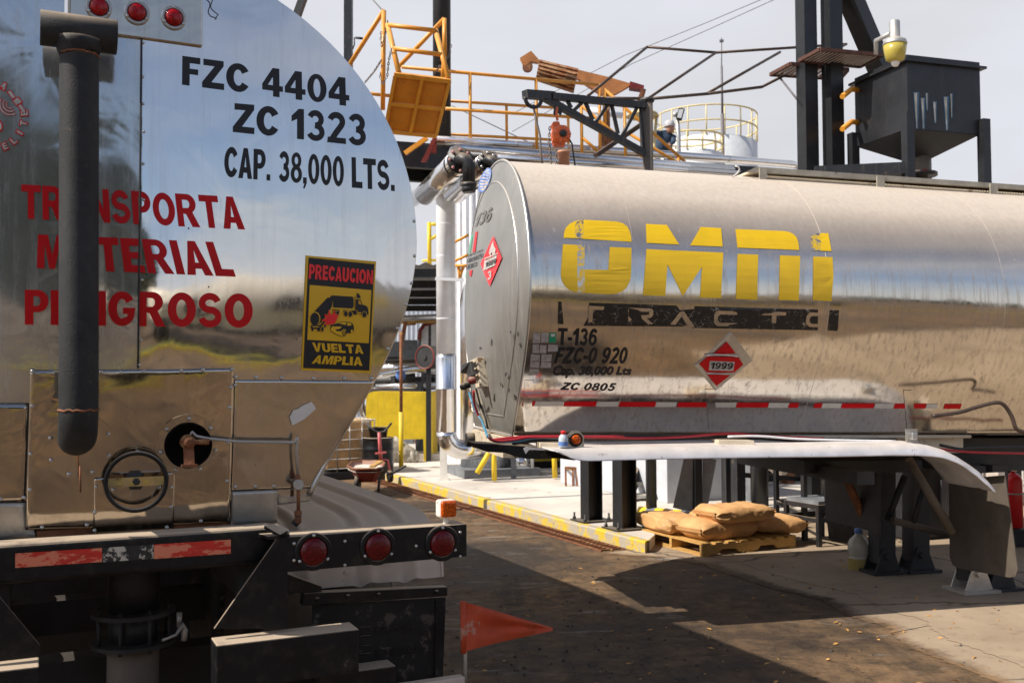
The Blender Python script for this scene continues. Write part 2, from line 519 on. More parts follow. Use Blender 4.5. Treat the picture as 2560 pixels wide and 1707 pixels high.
# ground
def dirt(t, v):
    a = nz(t, v, .55, 8, .62, .8)
    f = nz(t, v, 5, 9, .75, .3)
    vs_, _ = pos(t, (.9, 2.8, 1))
    s2 = nz(t, vs_, 1.0, 8, .7, .5)
    f3 = nz(t, v, 22, 6, .75)
    c = mixc(t, rng(t, a, .36, .62), (.042, .024, .0125), (.30, .18, .088))
    c = mixc(t, rng(t, f, .40, .66, 0, .85), c, (.017, .0105, .0065))
    c = mixc(t, rng(t, f3, .52, .72, 0, .4), c, (.27, .175, .10))
    c = mixc(t, mul(t, rng(t, s2, .58, .68), rng(t, f, .3, .6, .3, .9)), c, (.42, .38, .33))
    mp2 = nn(t, 'ShaderNodeMapping'); mp2.inputs['Rotation'].default_value = (0, 0, R_(-25.6)); mp2.inputs['Scale'].default_value = (2.6, .32, 1)
    t.links.new(v, mp2.inputs['Vector'])
    trk = nz(t, mp2.outputs[0], 1.3, 6, .6, .3)
    c = mixc(t, rng(t, trk, .54, .66, 0, .55), c, (.030, .019, .012))
    oil = nz(t, v, .9, 6, .7, 1.2)
    c = mixc(t, rng(t, oil, .60, .66, 0, .8), c, (.012, .008, .006))
    gr = nz(t, v, 130, 3, .8)
    c = mixc(t, rng(t, gr, .62, .74, 0, .5), c, (.28, .19, .115))
    c = mixc(t, rng(t, gr, .40, .30, 0, .6), c, (.012, .009, .007))
    hb = mul(t, mul(t, f, .7), mul(t, mul(t, gr, .35), mul(t, f3, .5), 'ADD'), 'ADD')
    return c, hb, a
def ground_mat():
    m, t, b = mk('oily_dirt')
    v, g = pos(t)
    c, hb, a = dirt(t, v)
    t.links.new(c, b.inputs['Base Color'])
    t.links.new(rng(t, a, .3, .6, .55, .95), b.inputs['Roughness'])
    bump(t, b, hb, 1.0, .035)
    return m
def apron_mat():
    """concrete that fades into the dirt along its broken edge (point attribute mask: 0 edge, 1 inside)"""
    m, t, b = mk('apron_concrete')
    v, g = pos(t)
    a = nz(t, v, .8, 8, .6, .4)
    f = nz(t, v, 7, 9, .78)
    gr = nz(t, v, 150, 3, .7)
    c = mixc(t, rng(t, a, .3, .7), (.25, .182, .12), (.42, .322, .225))
    c = mixc(t, rng(t, f, .54, .70, 0, .75), c, (.14, .11, .085))
    c = mixc(t, rng(t, gr, .64, .72, 0, .7), c, (.09, .07, .055))
    vo = nn(t, 'ShaderNodeTexVoronoi', feature='DISTANCE_TO_EDGE'); vo.inputs['Scale'].default_value = .45
    vv = nn(t, 'ShaderNodeMixRGB', blend_type='ADD'); vv.inputs[0].default_value = .25
    nc = nn(t, 'ShaderNodeTexNoise'); nc.inputs['Scale'].default_value = 3
    t.links.new(v, nc.inputs['Vector']); t.links.new(v, vv.inputs[1]); t.links.new(nc.outputs['Color'], vv.inputs[2]); t.links.new(vv.outputs[0], vo.inputs['Vector'])
    c = mixc(t, rng(t, vo.outputs[0], .004, .010, .75, 0), c, (.07, .055, .042))
    d, hb, _a = dirt(t, v)
    at_ = nn(t, 'ShaderNodeAttribute', attribute_name='mask')
    k = mul(t, at_.outputs['Fac'], mul(t, mul(t, f, a, 'ADD'), .9), 'ADD')
    k = rng(t, k, 1.02, 1.34)
    c = mixc(t, k, d, c)
    t.links.new(c, b.inputs['Base Color'])
    b.inputs['Roughness'].default_value = .88
    bump(t, b, mul(t, mul(t, f, .5), mul(t, gr, .3), 'ADD'), .5, .018)
    return m
def kerb_mat():
    m, t, b = mk('worn_kerb_yellow')
    v, g = pos(t)
    f = nz(t, v, 5, 8, .75)
    c = mixc(t, rng(t, f, .46, .53), (.60, .42, .03), (.40, .35, .28))
    f2 = nz(t, v, 14, 6, .7)
    c = mixc(t, rng(t, f2, .62, .72), c, (.10, .085, .065))
    t.links.new(c, b.inputs['Base Color'])
    b.inputs['Roughness'].default_value = .85
    bump(t, b, f2, .5, .02)
    return m
M['ground'] = ground_mat(); M['apron'] = apron_mat(); M['kerb'] = kerb_mat()

# ------------------------------------------------------------------ lettering and decals
def text2d(s, bold=.018, shear=0.0, res=5, space=1.0):
    cu = bpy.data.curves.new('lettering', 'FONT')
    cu.body = s
    cu.dimensions = '2D'
    cu.fill_mode = 'FRONT'
    cu.offset = bold
    cu.shear = shear
    cu.resolution_u = res
    cu.space_character = space
    ob = bpy.data.objects.new('lettering', cu)
    me = bpy.data.meshes.new_from_object(ob)
    bm = bmesh.new(); bm.from_mesh(me)
    bpy.data.objects.remove(ob); bpy.data.curves.remove(cu); bpy.data.meshes.remove(me)
    xs = [q.co.x for q in bm.verts]; ys = [q.co.y for q in bm.verts]
    x0, x1, y0, y1 = min(xs), max(xs), min(ys), max(ys)
    for q in bm.verts:
        q.co = ((q.co.x - x0) / (x1 - x0), (q.co.y - y0) / (y1 - y0), 0)
    return bm
def poly2d(poly, holes=()):
    """pixel polygon (with holes) as a triangulated bmesh in pixel space"""
    rings = [[V((p[0], p[1], 0)) for p in poly]] + [[V((p[0], p[1], 0)) for p in h] for h in holes]
    tris = geometry.tessellate_polygon(rings)
    flat = [p for r_ in rings for p in r_]
    bm = bmesh.new()
    vs_ = [bm.verts.new(p) for p in flat]
    for t in tris:
        try: bm.faces.new([vs_[i] for i in t])
        except ValueError: pass
    return bm
def cut(bm, axis, vals):
    n = V((1, 0, 0)) if axis == 0 else V((0, 1, 0))
    for q in vals:
        bmesh.ops.bisect_plane(bm, geom=bm.verts[:] + bm.edges[:] + bm.faces[:], plane_co=n * q, plane_no=n)
def decal(mbx, bm, tomap, mi=0):
    """put a flat 2-D mesh on a surface through tomap(x, y) -> world point"""
    bm.verts.index_update()
    mbx.add([tomap(q.co.x, q.co.y) for q in bm.verts], [[w.index for w in f.verts] for f in bm.faces], mi)
    bm.free()
def bil(c, u, v):
    """c = BL, BR, TR, TL pixels"""
    x = (c[0][0] * (1 - u) + c[1][0] * u) * (1 - v) + (c[3][0] * (1 - u) + c[2][0] * u) * v
    y = (c[0][1] * (1 - u) + c[1][1] * u) * (1 - v) + (c[3][1] * (1 - u) + c[2][1] * u) * v
    return x, y
def circ(cx, cy, r, n=20, ry=None, a0=0, a1=360):
    ry = ry or r
    return [(cx + r * math.cos(R_(a0 + (a1 - a0) * i / (n if a1 - a0 >= 360 else n - 1))), cy + ry * math.sin(R_(a0 + (a1 - a0) * i / (n if a1 - a0 >= 360 else n - 1)))) for i in range(n)]


# heavy block lettering drawn as polygons
def _arc(cx, cy, rx, ry, a0, a1, n=14):
    return [(cx + rx * math.cos(R_(a0 + (a1 - a0) * i / n)), cy + ry * math.sin(R_(a0 + (a1 - a0) * i / n))) for i in range(n + 1)]
def _band(c, w):
    n = len(c); l, r = [], []
    for i, p in enumerate(c):
        q0, q1 = c[max(0, i - 1)], c[min(n - 1, i + 1)]
        dx, dy = q1[0] - q0[0], q1[1] - q0[1]
        k = math.hypot(dx, dy) or 1
        l.append((p[0] - dy / k * w / 2, p[1] + dx / k * w / 2)); r.append((p[0] + dy / k * w / 2, p[1] - dx / k * w / 2))
    return l + r[::-1]
def _ring(cx, cy, rx, ry, wx, wy):
    return (_arc(cx, cy, rx, ry, 0, 360, 28)[:-1], [_arc(cx, cy, rx - wx, ry - wy, 0, 360, 28)[:-1]])
def glyph(ch, s=.25, h=.2):
    """-> list of (outline, holes), width"""
    if ch == 'A': return [([(0, 0), (.29, 1), (.55, 1), (.84, 0), (.57, 0), (.52, .19), (.32, .19), (.27, 0)], [[(.36, .37), (.48, .37), (.42, .74)]])], .84
    if ch == 'C': return [(_arc(.43, .5, .43, .5, 32, 328, 30) + _arc(.43, .5, .43 - s, .5 - h, 328, 32, 30), [])], .80
    if ch == 'E': return [([(0, 0), (.68, 0), (.68, h), (s, h), (s, .41), (.61, .41), (.61, .60), (s, .60), (s, 1 - h), (.66, 1 - h), (.66, 1), (0, 1)], [])], .68
    if ch == 'F': return [([(0, 0), (s, 0), (s, .40), (.57, .40), (.57, .59), (s, .59), (s, 1 - h), (.64, 1 - h), (.64, 1), (0, 1)], [])], .64
    if ch == 'G': return [(_arc(.43, .5, .43, .5, 34, 330, 30) + [(.85, .53), (.46, .53), (.46, .35), (.60, .35), (.60, .28)] + _arc(.43, .5, .43 - s, .5 - h, 300, 34, 26), [])], .86
    if ch == 'I': return [([(0, 0), (s, 0), (s, 1), (0, 1)], [])], s
    if ch == 'L': return [([(0, 0), (.64, 0), (.64, h), (s, h), (s, 1), (0, 1)], [])], .64
    if ch == 'M': return [([(0, 0), (0, 1), (.34, 1), (.49, .40), (.64, 1), (.98, 1), (.98, 0), (.74, 0), (.74, .72), (.58, 0), (.40, 0), (.24, .72), (.24, 0)], [])], .98
    if ch == 'N': return [([(0, 0), (0, 1), (.25, 1), (.57, .40), (.57, 1), (.82, 1), (.82, 0), (.57, 0), (.25, .60), (.25, 0)], [])], .82
    if ch == 'O': return [_ring(.44, .5, .44, .5, s, h)], .88
    if ch == 'D': return [([(0, 0), (.36, 0)] + _arc(.36, .5, .44, .5, -90, 90) + [(0, 1)], [[(s, h), (.36, h)] + _arc(.36, .5, .44 - s, .5 - h, -90, 90) + [(s, 1 - h)]])], .8
    if ch == 'P': return [([(0, 0), (s, 0), (s, .36), (.40, .36)] + _arc(.40, .68, .34, .32, -90, 90) + [(0, 1)], [[(s, .54), (.38, .54)] + _arc(.38, .68, .11, .14, -90, 90) + [(s, .82)]])], .74
    if ch == 'R': return [([(0, 0), (s, 0), (s, .40), (.36, .38), (.56, 0), (.86, 0), (.62, .44)] + _arc(.44, .705, .34, .295, -58, 90) + [(0, 1)], [[(s, .57), (.42, .57)] + _arc(.42, .695, .11, .125, -90, 90) + [(s, .82)]])], .86
    if ch == 'S': return [(_band(_arc(.37, .705, .245, .195, 12, 262, 18) + _arc(.37, .305, .265, .205, 82, -168, 18), .2), [])], .76
    if ch == 'T': return [([(.26, 0), (.26 + s, 0), (.26 + s, 1 - h), (.77, 1 - h), (.77, 1), (0, 1), (0, 1 - h), (.26, 1 - h)], [])], .77
    if ch == 'U': return [([(0, 1), (s, 1), (s, .38)] + _arc(.41, .36, .41 - s, .16, 180, 360) + [(.82 - s, 1), (.82, 1), (.82, .38)] + _arc(.41, .38, .41, .38, 360, 180), [])], .82
    if ch == 'V': return [([(0, 1), (.27, 1), (.43, .32), (.59, 1), (.86, 1), (.57, 0), (.29, 0)], [])], .86
    if ch == 'X': return [([(0, 1), (.29, 1), (.84, 0), (.55, 0)], []), ([(.55, 1), (.84, 1), (.29, 0), (0, 0)], [])], .84
    if ch == 'Z': return [([(0, 0), (0, .19), (.44, 1 - h), (.04, 1 - h), (.04, 1), (.76, 1), (.76, .82), (.33, h), (.78, h), (.78, 0)], [])], .78
    if ch == '0': return [_ring(.34, .5, .34, .5, .215, .17)], .68
    if ch == '1': return [([(.20, 0), (.20, .66), (0, .56), (0, .76), (.26, 1), (.45, 1), (.45, 0)], [])], .47
    if ch == '2': return [(_band(_arc(.34, .70, .225, .205, 165, -25, 14) + [(.46, .50), (.30, .30), (.17, .10)], .2), []), ([(0, 0), (.68, 0), (.68, .18), (.03, .18)], [])], .68
    if ch == '3': return [(_band(_arc(.33, .71, .21, .20, 160, -85, 14), .19), []), (_band(_arc(.33, .295, .235, .205, 95, -160, 14), .19), [])], .68
    if ch == '4': return [([(.38, 0), (.38, .2), (0, .2), (0, .41), (.37, 1), (.61, 1), (.61, .39), (.73, .39), (.73, .2), (.61, .2), (.61, 0)], [[(.20, .39), (.38, .39), (.38, .69)]])], .73
    if ch == '5': return [(_band(_arc(.33, .34, .235, .245, 128, -160, 16), .19), []), ([(.09, .45), (.14, 1), (.62, 1), (.62, .82), (.30, .82), (.28, .58)], [])], .68
    if ch == '6': return [_ring(.34, .33, .34, .33, .21, .16), (_band([(.11, .38), (.13, .62), (.22, .80), (.34, .9), (.48, .88), (.58, .76)], .2), [])], .68
    if ch == '9': return [_ring(.34, .67, .34, .33, .21, .16), (_band([(.57, .62), (.55, .38), (.46, .20), (.34, .1), (.20, .12), (.10, .24)], .2), [])], .68
    if ch == '8': return [_ring(.34, .735, .30, .265, .19, .14), _ring(.34, .285, .34, .285, .21, .14)], .68
    if ch == '.': return [([(0, 0), (.22, 0), (.22, .2), (0, .2)], [])], .24
    if ch == ',': return [([(0, -.16), (.10, -.16), (.22, .02), (.22, .2), (0, .2), (0, 0), (.08, 0)], [])], .24
    if ch == '-': return [([(0, .28), (.36, .28), (.36, .47), (0, .47)], [])], .36
    return [], .34
def block_text(mbx, s, c, hit, off, mi=0, shear=0.0, gap=.07, weight=.25, narrow=1.0, cuts=6, step=.0003):
    """write s in the pixel box c (BL, BR, TR, TL), baseline to cap height"""
    x, items = 0, []
    for ch in s:
        g_, w = glyph(ch, weight, weight * .8)
        items.append((x, g_)); x += w + gap
    tot = x - gap
    k = 0
    for x0, g_ in items:
        for j, (o_, hs) in enumerate(g_):
            bm = poly2d([((a + x0 + shear * (b - .5)) / tot, b) for a, b in o_], [[((a + x0 + shear * (b - .5)) / tot, b) for a, b in h_] for h_ in hs])
            cut(bm, 1, [q / cuts for q in range(1, cuts)])
            decal(mbx, bm, lambda u, v, j=j: hit(*bil(c, u, v), off + step * j), mi)

# ------------------------------------------------------------------ tank profile (half-width at height)
A_, B_, ZC, ZB, WB = 1.16, 1.09, 2.40, 1.32, 0.70
def hw(z, zc=ZC, zb=ZB):
    if z >= zc:
        return A_ * math.sqrt(max(0, 1 - ((z - zc) / B_) ** 2))
    f = max(0, (z - zb) / (zc - zb))
    return WB + (A_ - WB) * math.sin(math.pi / 2 * f) ** 1.15
def profile(n=28, zc=ZC, zb=ZB):
    """half outline from the top down to the bottom corner, (lateral, z)"""
    p = [(A_ * math.sin(math.pi / 2 * i / n), zc + B_ * math.cos(math.pi / 2 * i / n)) for i in range(n)]
    p += [(hw(zc - (zc - zb) * i / n, zc, zb), zc - (zc - zb) * i / n) for i in range(n + 1)]
    return p
PROF = profile()
RING = PROF + [(-a, b) for a, b in reversed(PROF) if a > 1e-6]
# ================================================================== GROUND AND PLATFORM
TH = 25.6
EX = V((math.cos(R_(TH)), math.sin(R_(TH)), 0))     # across the near trailer, to the right
EY = V((-math.sin(R_(TH)), math.cos(R_(TH)), 0))    # along it, away from the camera
g = MB()
NX = 60
def gp_(u, v):
    x = (u - .5) * 2; y = (v - .5) * 2
    return V((x * abs(x) * 400, y * abs(y) * 400 + 5, 0))
g.grid(gp_, NX, NX)
tag(g.build('ground', M['ground']), 'dark oil-stained dirt yard between the tank trailers', kind='structure')
random.seed(5)
bp = [(1500, 1383), (1640, 1392), (1760, 1412), (1900, 1462), (2060, 1500), (2125, 1540), (2222, 1567), (2234, 1590), (2280, 1620), (2370, 1656), (2480, 1698), (2600, 1760)]
pts = []
for i in range(len(bp) - 1):
    for k in range(10):
        f = k / 10
        px = bp[i][0] * (1 - f) + bp[i + 1][0] * f; py = bp[i][1] * (1 - f) + bp[i + 1][1] * f
        q = gnd(px, py, .004)
        q += V((random.uniform(-.02, .02), random.uniform(-.02, .02), 0))
        pts.append(q)
ins_ = [p + V((.34, .20, 0)) for p in pts]
a_ = MB()
k_ = len(pts)
a_.add(pts + ins_, [(i, i + 1, k_ + i + 1, k_ + i) for i in range(k_ - 1)])
bm = poly2d([(p.x, p.y) for p in ins_ + [V((9, 4, .004)), V((30, 8, .004)), V((30, 24, .004)), V((3.4, 14.2, .004))]])
decal(a_, bm, lambda x, y: V((x, y, .0065)))
ap_ = a_.build('concrete_apron', M['apron'])
tag(ap_, 'pale cracked concrete apron under the far trailer', kind='structure')
msk = ap_.data.attributes.new('mask', 'FLOAT', 'POINT')
eo = V(ap_['_o'])
for i, v_ in enumerate(ap_.data.vertices):
    w_ = v_.co + eo
    msk.data[i].value = 0.0 if min((w_ - p).length for p in pts) < .02 else 1.0
# platform: top slab with a painted kerb along two edges
PZ = .12
K0 = V((1.35, 10.30, 0)); KF = K0 + EY * 16
K1 = V((1.50, 10.72, 0)); K2 = V((1.42, 11.16, 0)); K3 = K2 + EX * 26
slab = [K0 + V((.06, .10, 0)), KF + EX * .16, KF + EX * 30, K3 + EY * .16, K2 + V((.10, .16, 0)), K1 + V((.02, .05, 0))]
b = MB().prism([V((p.x, p.y, 0)) for p in slab], Z * PZ)
tag(b.build('platform', M['concrete']), 'raised pale concrete loading platform with a yellow kerb', kind='structure')
kb = MB()
edge = [KF, K0, K1, K2, K3]
ins = [KF + EX * .16, K0 + V((.06, .10, 0)), K1 + V((.02, .05, 0)), K2 + V((.10, .16, 0)), K3 + EY * .16]
for i in range(2):
    n = 60 if i == 0 else 2
    for k in range(n):
        a0, a1 = edge[i].lerp(edge[i + 1], k / n), edge[i].lerp(edge[i + 1], (k + 1) / n)
        b0, b1 = ins[i].lerp(ins[i + 1], k / n), ins[i].lerp(ins[i + 1], (k + 1) / n)
        z0 = PZ + .004 + .006 * mnoise.noise(a0 * 3); z1 = PZ + .004 + .006 * mnoise.noise(a1 * 3)
        lo = Z * 0.0
        kb.add([a0, a1, a1 + Z * (z1 - .015), a0 + Z * (z0 - .015), b0 + Z * z0, b1 + Z * z1,
                a0.lerp(b0, .12) + Z * z0, a1.lerp(b1, .12) + Z * z1], [(0, 1, 2, 3), (3, 2, 7, 6), (6, 7, 5, 4)])
tag(kb.build('kerb', M['kerb']), 'worn yellow painted kerb along the platform edge', kind='structure')
# drain grate beside the kerb
dg = MB()
n_ = 130
for k in range(n_):
    p = K0 - EX * .20 + EY * (.35 + k * .085)
    dg.box(p + Z * .010, .27, .022, .012, (EX, EY, Z))
for s_ in (-.135, 0, .135):
    dg.bar(K0 + EX * (-.20 + s_) + EY * .3 + Z * .0085, K0 + EX * (-.20 + s_) + EY * 11.5 + Z * .0085, .02, .012)
tag(dg.build('drain_grate', M['rust']), 'long rusty drain grate lying in the dirt beside the yellow kerb', 'drain grate')

# ================================================================== NEAR TANK TRAILER
L1 = at(783, 1378, 3.85)
O1 = L1 - EX * .648
O1.z = 0
ZOFF = 0.0
def T(t, b, z):
    return O1 + EX * t + EY * b + Z * z
def rp(px, py, b=0.0):
    return onplane(px, py, O1 + EY * b, EY)
def tz(px, py, b=0.0):
    p = rp(px, py, b)
    return (p - O1).dot(EX), p.z
TB, DISH, ZM = .27, .055, 2.30
SEAM = tz(349, 500, TB)[0]
def sag(t, z):
    q = (t / A_) ** 2
    k = ((z - ZM) / 1.12) ** 2
    return TB - DISH * (1 - min(1, q)) + (DISH * k if z > ZM else .105 * k) - .035
def dent(t, z):
    d = .0012 * mnoise.noise(V((t * 2.2, z * 1.8, 3)))
    if t < SEAM:
        d += .004 * mnoise.noise(V((t * 2.6, z * 2.2, 9))) + .0022 * mnoise.noise(V((t * 6, z * 5, 1))) - (t - SEAM) * .028
    if z < 2.0:
        d += .0035 * min(1, (2.0 - z) / .4) * mnoise.noise(V((t * 3.1, z * 3.4, 5)))
    d -= .015 * math.exp(-(((t - .12) / .14) ** 2 + ((z - 2.05) / .30) ** 2))
    return d
def headhit(px, py, off=.003):
    b = TB
    for _ in range(4):
        t, z = tz(px, py, b)
        b = sag(t, z) + dent(t, z)
    b -= off
    t, z = tz(px, py, b)
    return T(t, b, z)
def hs(px, py, d=0.0):
    """point on the smooth head surface, d metres in front of it"""
    b = TB
    for _ in range(5):
        t, z = tz(px, py, b)
        b = sag(t, z) - d
    t, z = tz(px, py, b)
    return T(t, b, z)
def hnorm(p):
    t, z = (p - O1).dot(EX), p.z
    e = .01
    a = T(t + e, sag(t + e, z), z) - T(t - e, sag(t - e, z), z)
    c = T(t, sag(t, z + e), z + e) - T(t, sag(t, z - e), z - e)
    n = a.cross(c).normalized()
    return n if n.dot(EY) < 0 else -n
tank = thing('tank_trailer', 'near polished steel tank trailer seen from behind, with red TRANSPORTA MATERIAL PELIGROSO lettering', 'tank trailer', O1)
# shell
sh = MB()
NB = 12
LEN = 9.5
vs_ = []
for k in range(NB + 1):
    bb = TB + .0 + LEN * k / NB
    vs_ += [T(a, bb, z) for a, z in RING]
n = len(RING)
sh.add(vs_, [(k * n + i, k * n + (i + 1) % n, (k + 1) * n + (i + 1) % n, (k + 1) * n + i) for k in range(NB) for i in range(n)], 0, True)
sh.add([T(a, TB + LEN, z) for a, z in RING], [list(range(n))])
sh.build('tank_shell', M['omni'], tank)
# head sheets
TOPZ = ZC + B_
for nm, mt, lr in (('head_sheet', M['mirrorl'], 0), ('head_sheet', M['mirror'], 1)):
    h = MB()
    def fn(u, v, lr=lr):
        z = ZB + (TOPZ - ZB) * (1 - (1 - v) ** 1.0)
        w = hw(z) - .004
        if lr == 0:
            a, b2 = -w, min(SEAM, w)
            t = a + (b2 - a) * u
        else:
            a, b2 = max(min(SEAM, w), -w) , w
            t = a + (b2 - a) * u
        return T(t, sag(t, z) + dent(t, z) - (.0025 if lr else 0), z)
    h.grid(fn, 60, 110)
    if lr:
        for x, y in [(358, 108), (357, 193), (358, 260), (360, 330), (358, 410), (359, 500), (359, 575), (355, 700), (352, 850), (348, 912)]:
            h.stud(headhit(x, y, .002), -EY, .006, 1)
        for x, y in [(1035, 553), (1036, 640), (1028, 708), (1015, 761), (994, 821), (970, 872)]:
            h.stud(headhit(x, y, .002), -EY, .0075, 1)
        for x, y in [(640, 943), (704, 945), (784, 946), (861, 946), (929, 946), (589, 942)]:
            h.stud(headhit(x, y, .006), -EY, .0075, 1)
    o = h.build(nm, [mt, M['zinc']], tank)
    o['label'] = 'polished sheet covering the right part of the tank head' if lr else 'worn dented sheet covering the left part of the tank head'
rim = MB()
for sgn in (1, -1):
    rim.tube([T(sgn * a, TB - .004, z) for a, z in PROF], .010, 8)
rim.build('rim_trim', M['trim'], tank)
sm = MB()
pz = [100 + i * 41 for i in range(21)]
sm.tube([headhit(354 - i * .45, y, .004) for i, y in enumerate(pz)], .0035, 6)
sm.build('seam', M['dark'], tank)
# lettering
def head_text(parent, name, s, c, mt, bold=.02, shear=0, off=.004, label=None, hit=headhit):
    mb_ = MB()
    if bold < .011:
        decal(mb_, text2d(s, bold, shear), lambda x, y: hit(*bil(c, x, y), off))
    else:
        block_text(mb_, s, c, hit, off, 0, shear, weight=bold)
    o = mb_.build(name, mt, parent)
    if label: o['label'] = label
    return o
head_text(tank, 'lettering', 'FZC 4404', [(455, 212), (874, 266), (872, 196), (456, 140)], M['txt'], .27)
head_text(tank, 'lettering', 'ZC 1323', [(582, 330), (917, 366), (915, 287), (584, 258)], M['txt'], .27)
head_text(tank, 'lettering', 'CAP. 38,000 LTS.', [(560, 442), (988, 478), (986, 402), (562, 366)], M['txt'], .26)
head_text(tank, 'lettering', 'TRANSPORTA', [(53, 546), (613, 574), (600, 493), (53, 461)], M['red'], .25)
head_text(tank, 'lettering', 'MATERIAL', [(92, 670), (590, 692), (560, 606), (95, 586)], M['red'], .27)
head_text(tank, 'lettering', 'PELIGROSO', [(62, 811), (632, 820), (632, 734), (62, 724)], M['red'], .27)
# round emblem cut by the picture edge
em = MB()
ecx, ecy, er = -22, 290, 83
for i, ch in enumerate('SATELITE'):
    ang = R_(118 - i * 17.5)          # clockwise from the bottom left up to the right
    ux, uy = math.cos(ang), math.sin(ang)
    tx, ty = uy, -ux
    bx, by = ecx + ux * er, ecy + uy * er
    w = 11.5 if ch != 'I' else 5
    for k, gr_ in ((0, 2.6), (1, 0)):
        def mpf(x, y, o, w=w, bx=bx, by=by, gr_=gr_):
            X = (x - .5) * (w + gr_ * 2); Y = (y - .5) * (17 + gr_ * 2)
            return headhit(bx + tx * X - ux * Y, by + ty * X - uy * Y, o)
        block_text(em, ch, [(0, 0), (1, 0), (1, 1), (0, 1)], mpf, .004 if k == 0 else .006, k, weight=.34 if k == 0 else .24)
def epoly(p, k, dz, holes=()):
    decal(em, poly2d([(x * .1722, 150 + y * .1722) for x, y in p], [[(x * .1722, 150 + y * .1722) for x, y in h] for h in holes]), lambda x, y: headhit(x, y, dz), k)
epoly([(92, 462), (150, 432), (388, 748), (330, 780)], 0, .004)
epoly([(112, 466), (148, 448), (222, 545), (180, 565)], 1, .0055)
epoly([(262, 668), (302, 648), (368, 742), (334, 762)], 1, .0055)
epoly([(172, 590), (262, 530), (335, 605), (320, 640), (235, 672)], 0, .005)
epoly([(188, 594), (254, 548), (318, 612), (236, 656)], 1, .0062)
for r0, r1 in ((70, 50), (118, 92), (165, 140)):
    epoly(circ(150, 645, r0, 14, a0=60, a1=215) + circ(150, 645, r1, 14, a0=60, a1=215)[::-1], 0, .004)
    epoly(circ(150, 645, r0 - 6, 14, a0=63, a1=212) + circ(150, 645, r1 + 6, 14, a0=63, a1=212)[::-1], 1, .0055)
epoly([(-60, 900), (0, 870), (48, 940), (30, 1035), (-60, 1050)], 0, .004)
epoly([(-60, 930), (0, 905), (28, 950), (16, 1010), (-60, 1020)], 1, .0055)
epoly([(0, 390), (60, 318), (106, 335), (70, 460), (0, 425)], 0, .004)
epoly([(8, 392), (62, 335), (90, 345), (62, 440), (36, 430), (44, 405), (14, 390)], 1, .0055)
em.build('emblem', [M['red'], M['paper']], tank)
# caution sign, drawn in the coordinates of the sign itself
def sg(x, y):
    return 740 + x * .2105, 620 + y * .2105
sn = MB()
SB = TB - .062
def sq(poly, mi, lay, holes=()):
    decal(sn, poly2d([sg(*p) for p in poly], [[sg(*p) for p in h] for h in holes]), lambda x, y: headhit(x, y, .006 + .0012 * lay), mi)
def grid_quad(c, mi, lay):
    sn.grid(lambda u, v: headhit(*sg(*bil(c, u, v)), .006 + .0012 * lay), 10, 16, mi)
grid_quad([(62, 1450), (888, 1484), (952, 160), (118, 88)], 0, 0)
grid_quad([(85, 1424), (870, 1455), (930, 193), (150, 114)], 1, 1)
grid_quad([(134, 1088), (864, 1130), (896, 500), (163, 438)], 0, 2)
def sgt(s, c, mi, bold, lay=3):
    block_text(sn, s, c, lambda x, y, o: headhit(*sg(x, y), o), .006 + .0012 * lay, mi, weight=bold)
sgt('PRECAUCION', [(150, 364), (912, 432), (918, 264), (158, 190)], 2, .29)
sgt('VUELTA', [(205, 1228), (803, 1255), (790, 1152), (190, 1122)], 0, .28)
sgt('AMPLIA', [(183, 1370), (790, 1398), (785, 1294), (230, 1272)], 0, .28)
# tanker combination turning, and the car
sq([(402, 582), (425, 562), (672, 578), (684, 600), (686, 690), (670, 718), (440, 706), (440, 640)], 1, 3)
sq([(180, 800), (215, 755), (375, 588), (412, 590), (434, 640), (428, 690), (400, 740), (300, 880), (255, 925), (200, 915), (178, 860)], 1, 3)
sq(circ(228, 838, 62, 18, 82), 0, 4)
sq(circ(224, 842, 54, 18, 76), 1, 5)
sq([(172, 935), (190, 910), (285, 918), (330, 865), (345, 875), (292, 945), (280, 990), (255, 990), (255, 960), (208, 958), (206, 986), (184, 986), (184, 960)], 1, 5)
sq([(195, 928), (275, 932), (274, 942), (195, 938)], 0, 6)
for x, y, rx, ry in ((313, 963, 15, 32), (345, 920, 12, 26), (455, 768, 18, 26), (495, 768, 18, 26), (592, 780, 23, 32), (646, 784, 24, 33), (813, 790, 26, 34)):
    sq(circ(x, y, rx + 6, 16, ry + 6), 0, 5); sq(circ(x, y, rx, 16, ry), 1, 6)
sq([(432, 725), (520, 732), (520, 755), (432, 748)], 1, 4)
sq([(562, 735), (720, 742), (722, 790), (684, 788), (640, 740), (600, 742), (566, 770)], 1, 4)
sq([(694, 745), (722, 748), (720, 790), (684, 788)], 1, 5)
sq([(722, 535), (748, 545), (766, 580), (768, 598), (720, 594)], 1, 4)
sq([(712, 608), (768, 612), (788, 670), (840, 690), (856, 718), (862, 790), (770, 785), (735, 780), (736, 742), (710, 735)], 1, 4, [[(742, 622), (764, 624), (780, 676), (742, 664)]])
sq([(697, 570), (704, 575), (706, 735), (698, 730)], 1, 4)
sq([(736, 762), (774, 764), (774, 778), (736, 776)], 0, 6)
sq([(405, 950), (412, 915), (495, 895), (540, 872), (640, 880), (672, 895), (688, 940), (684, 990), (662, 1008), (600, 1010), (580, 1045), (540, 1052), (470, 1025), (415, 990)], 1, 4)
sq([(412, 956), (430, 930), (545, 932), (520, 960), (470, 965), (478, 985), (535, 990), (560, 965), (590, 965), (594, 1005), (575, 1040), (542, 1046), (475, 1020), (420, 985)], 0, 5)
sq([(505, 892), (545, 878), (605, 884), (585, 914)], 0, 5)
sq([(612, 886), (650, 890), (660, 920), (605, 922)], 0, 5)
sq(circ(570, 1008, 22, 16, 34), 1, 6); sq(circ(570, 1008, 14, 16, 24), 0, 7); sq(circ(570, 1008, 7, 12, 12), 1, 8)
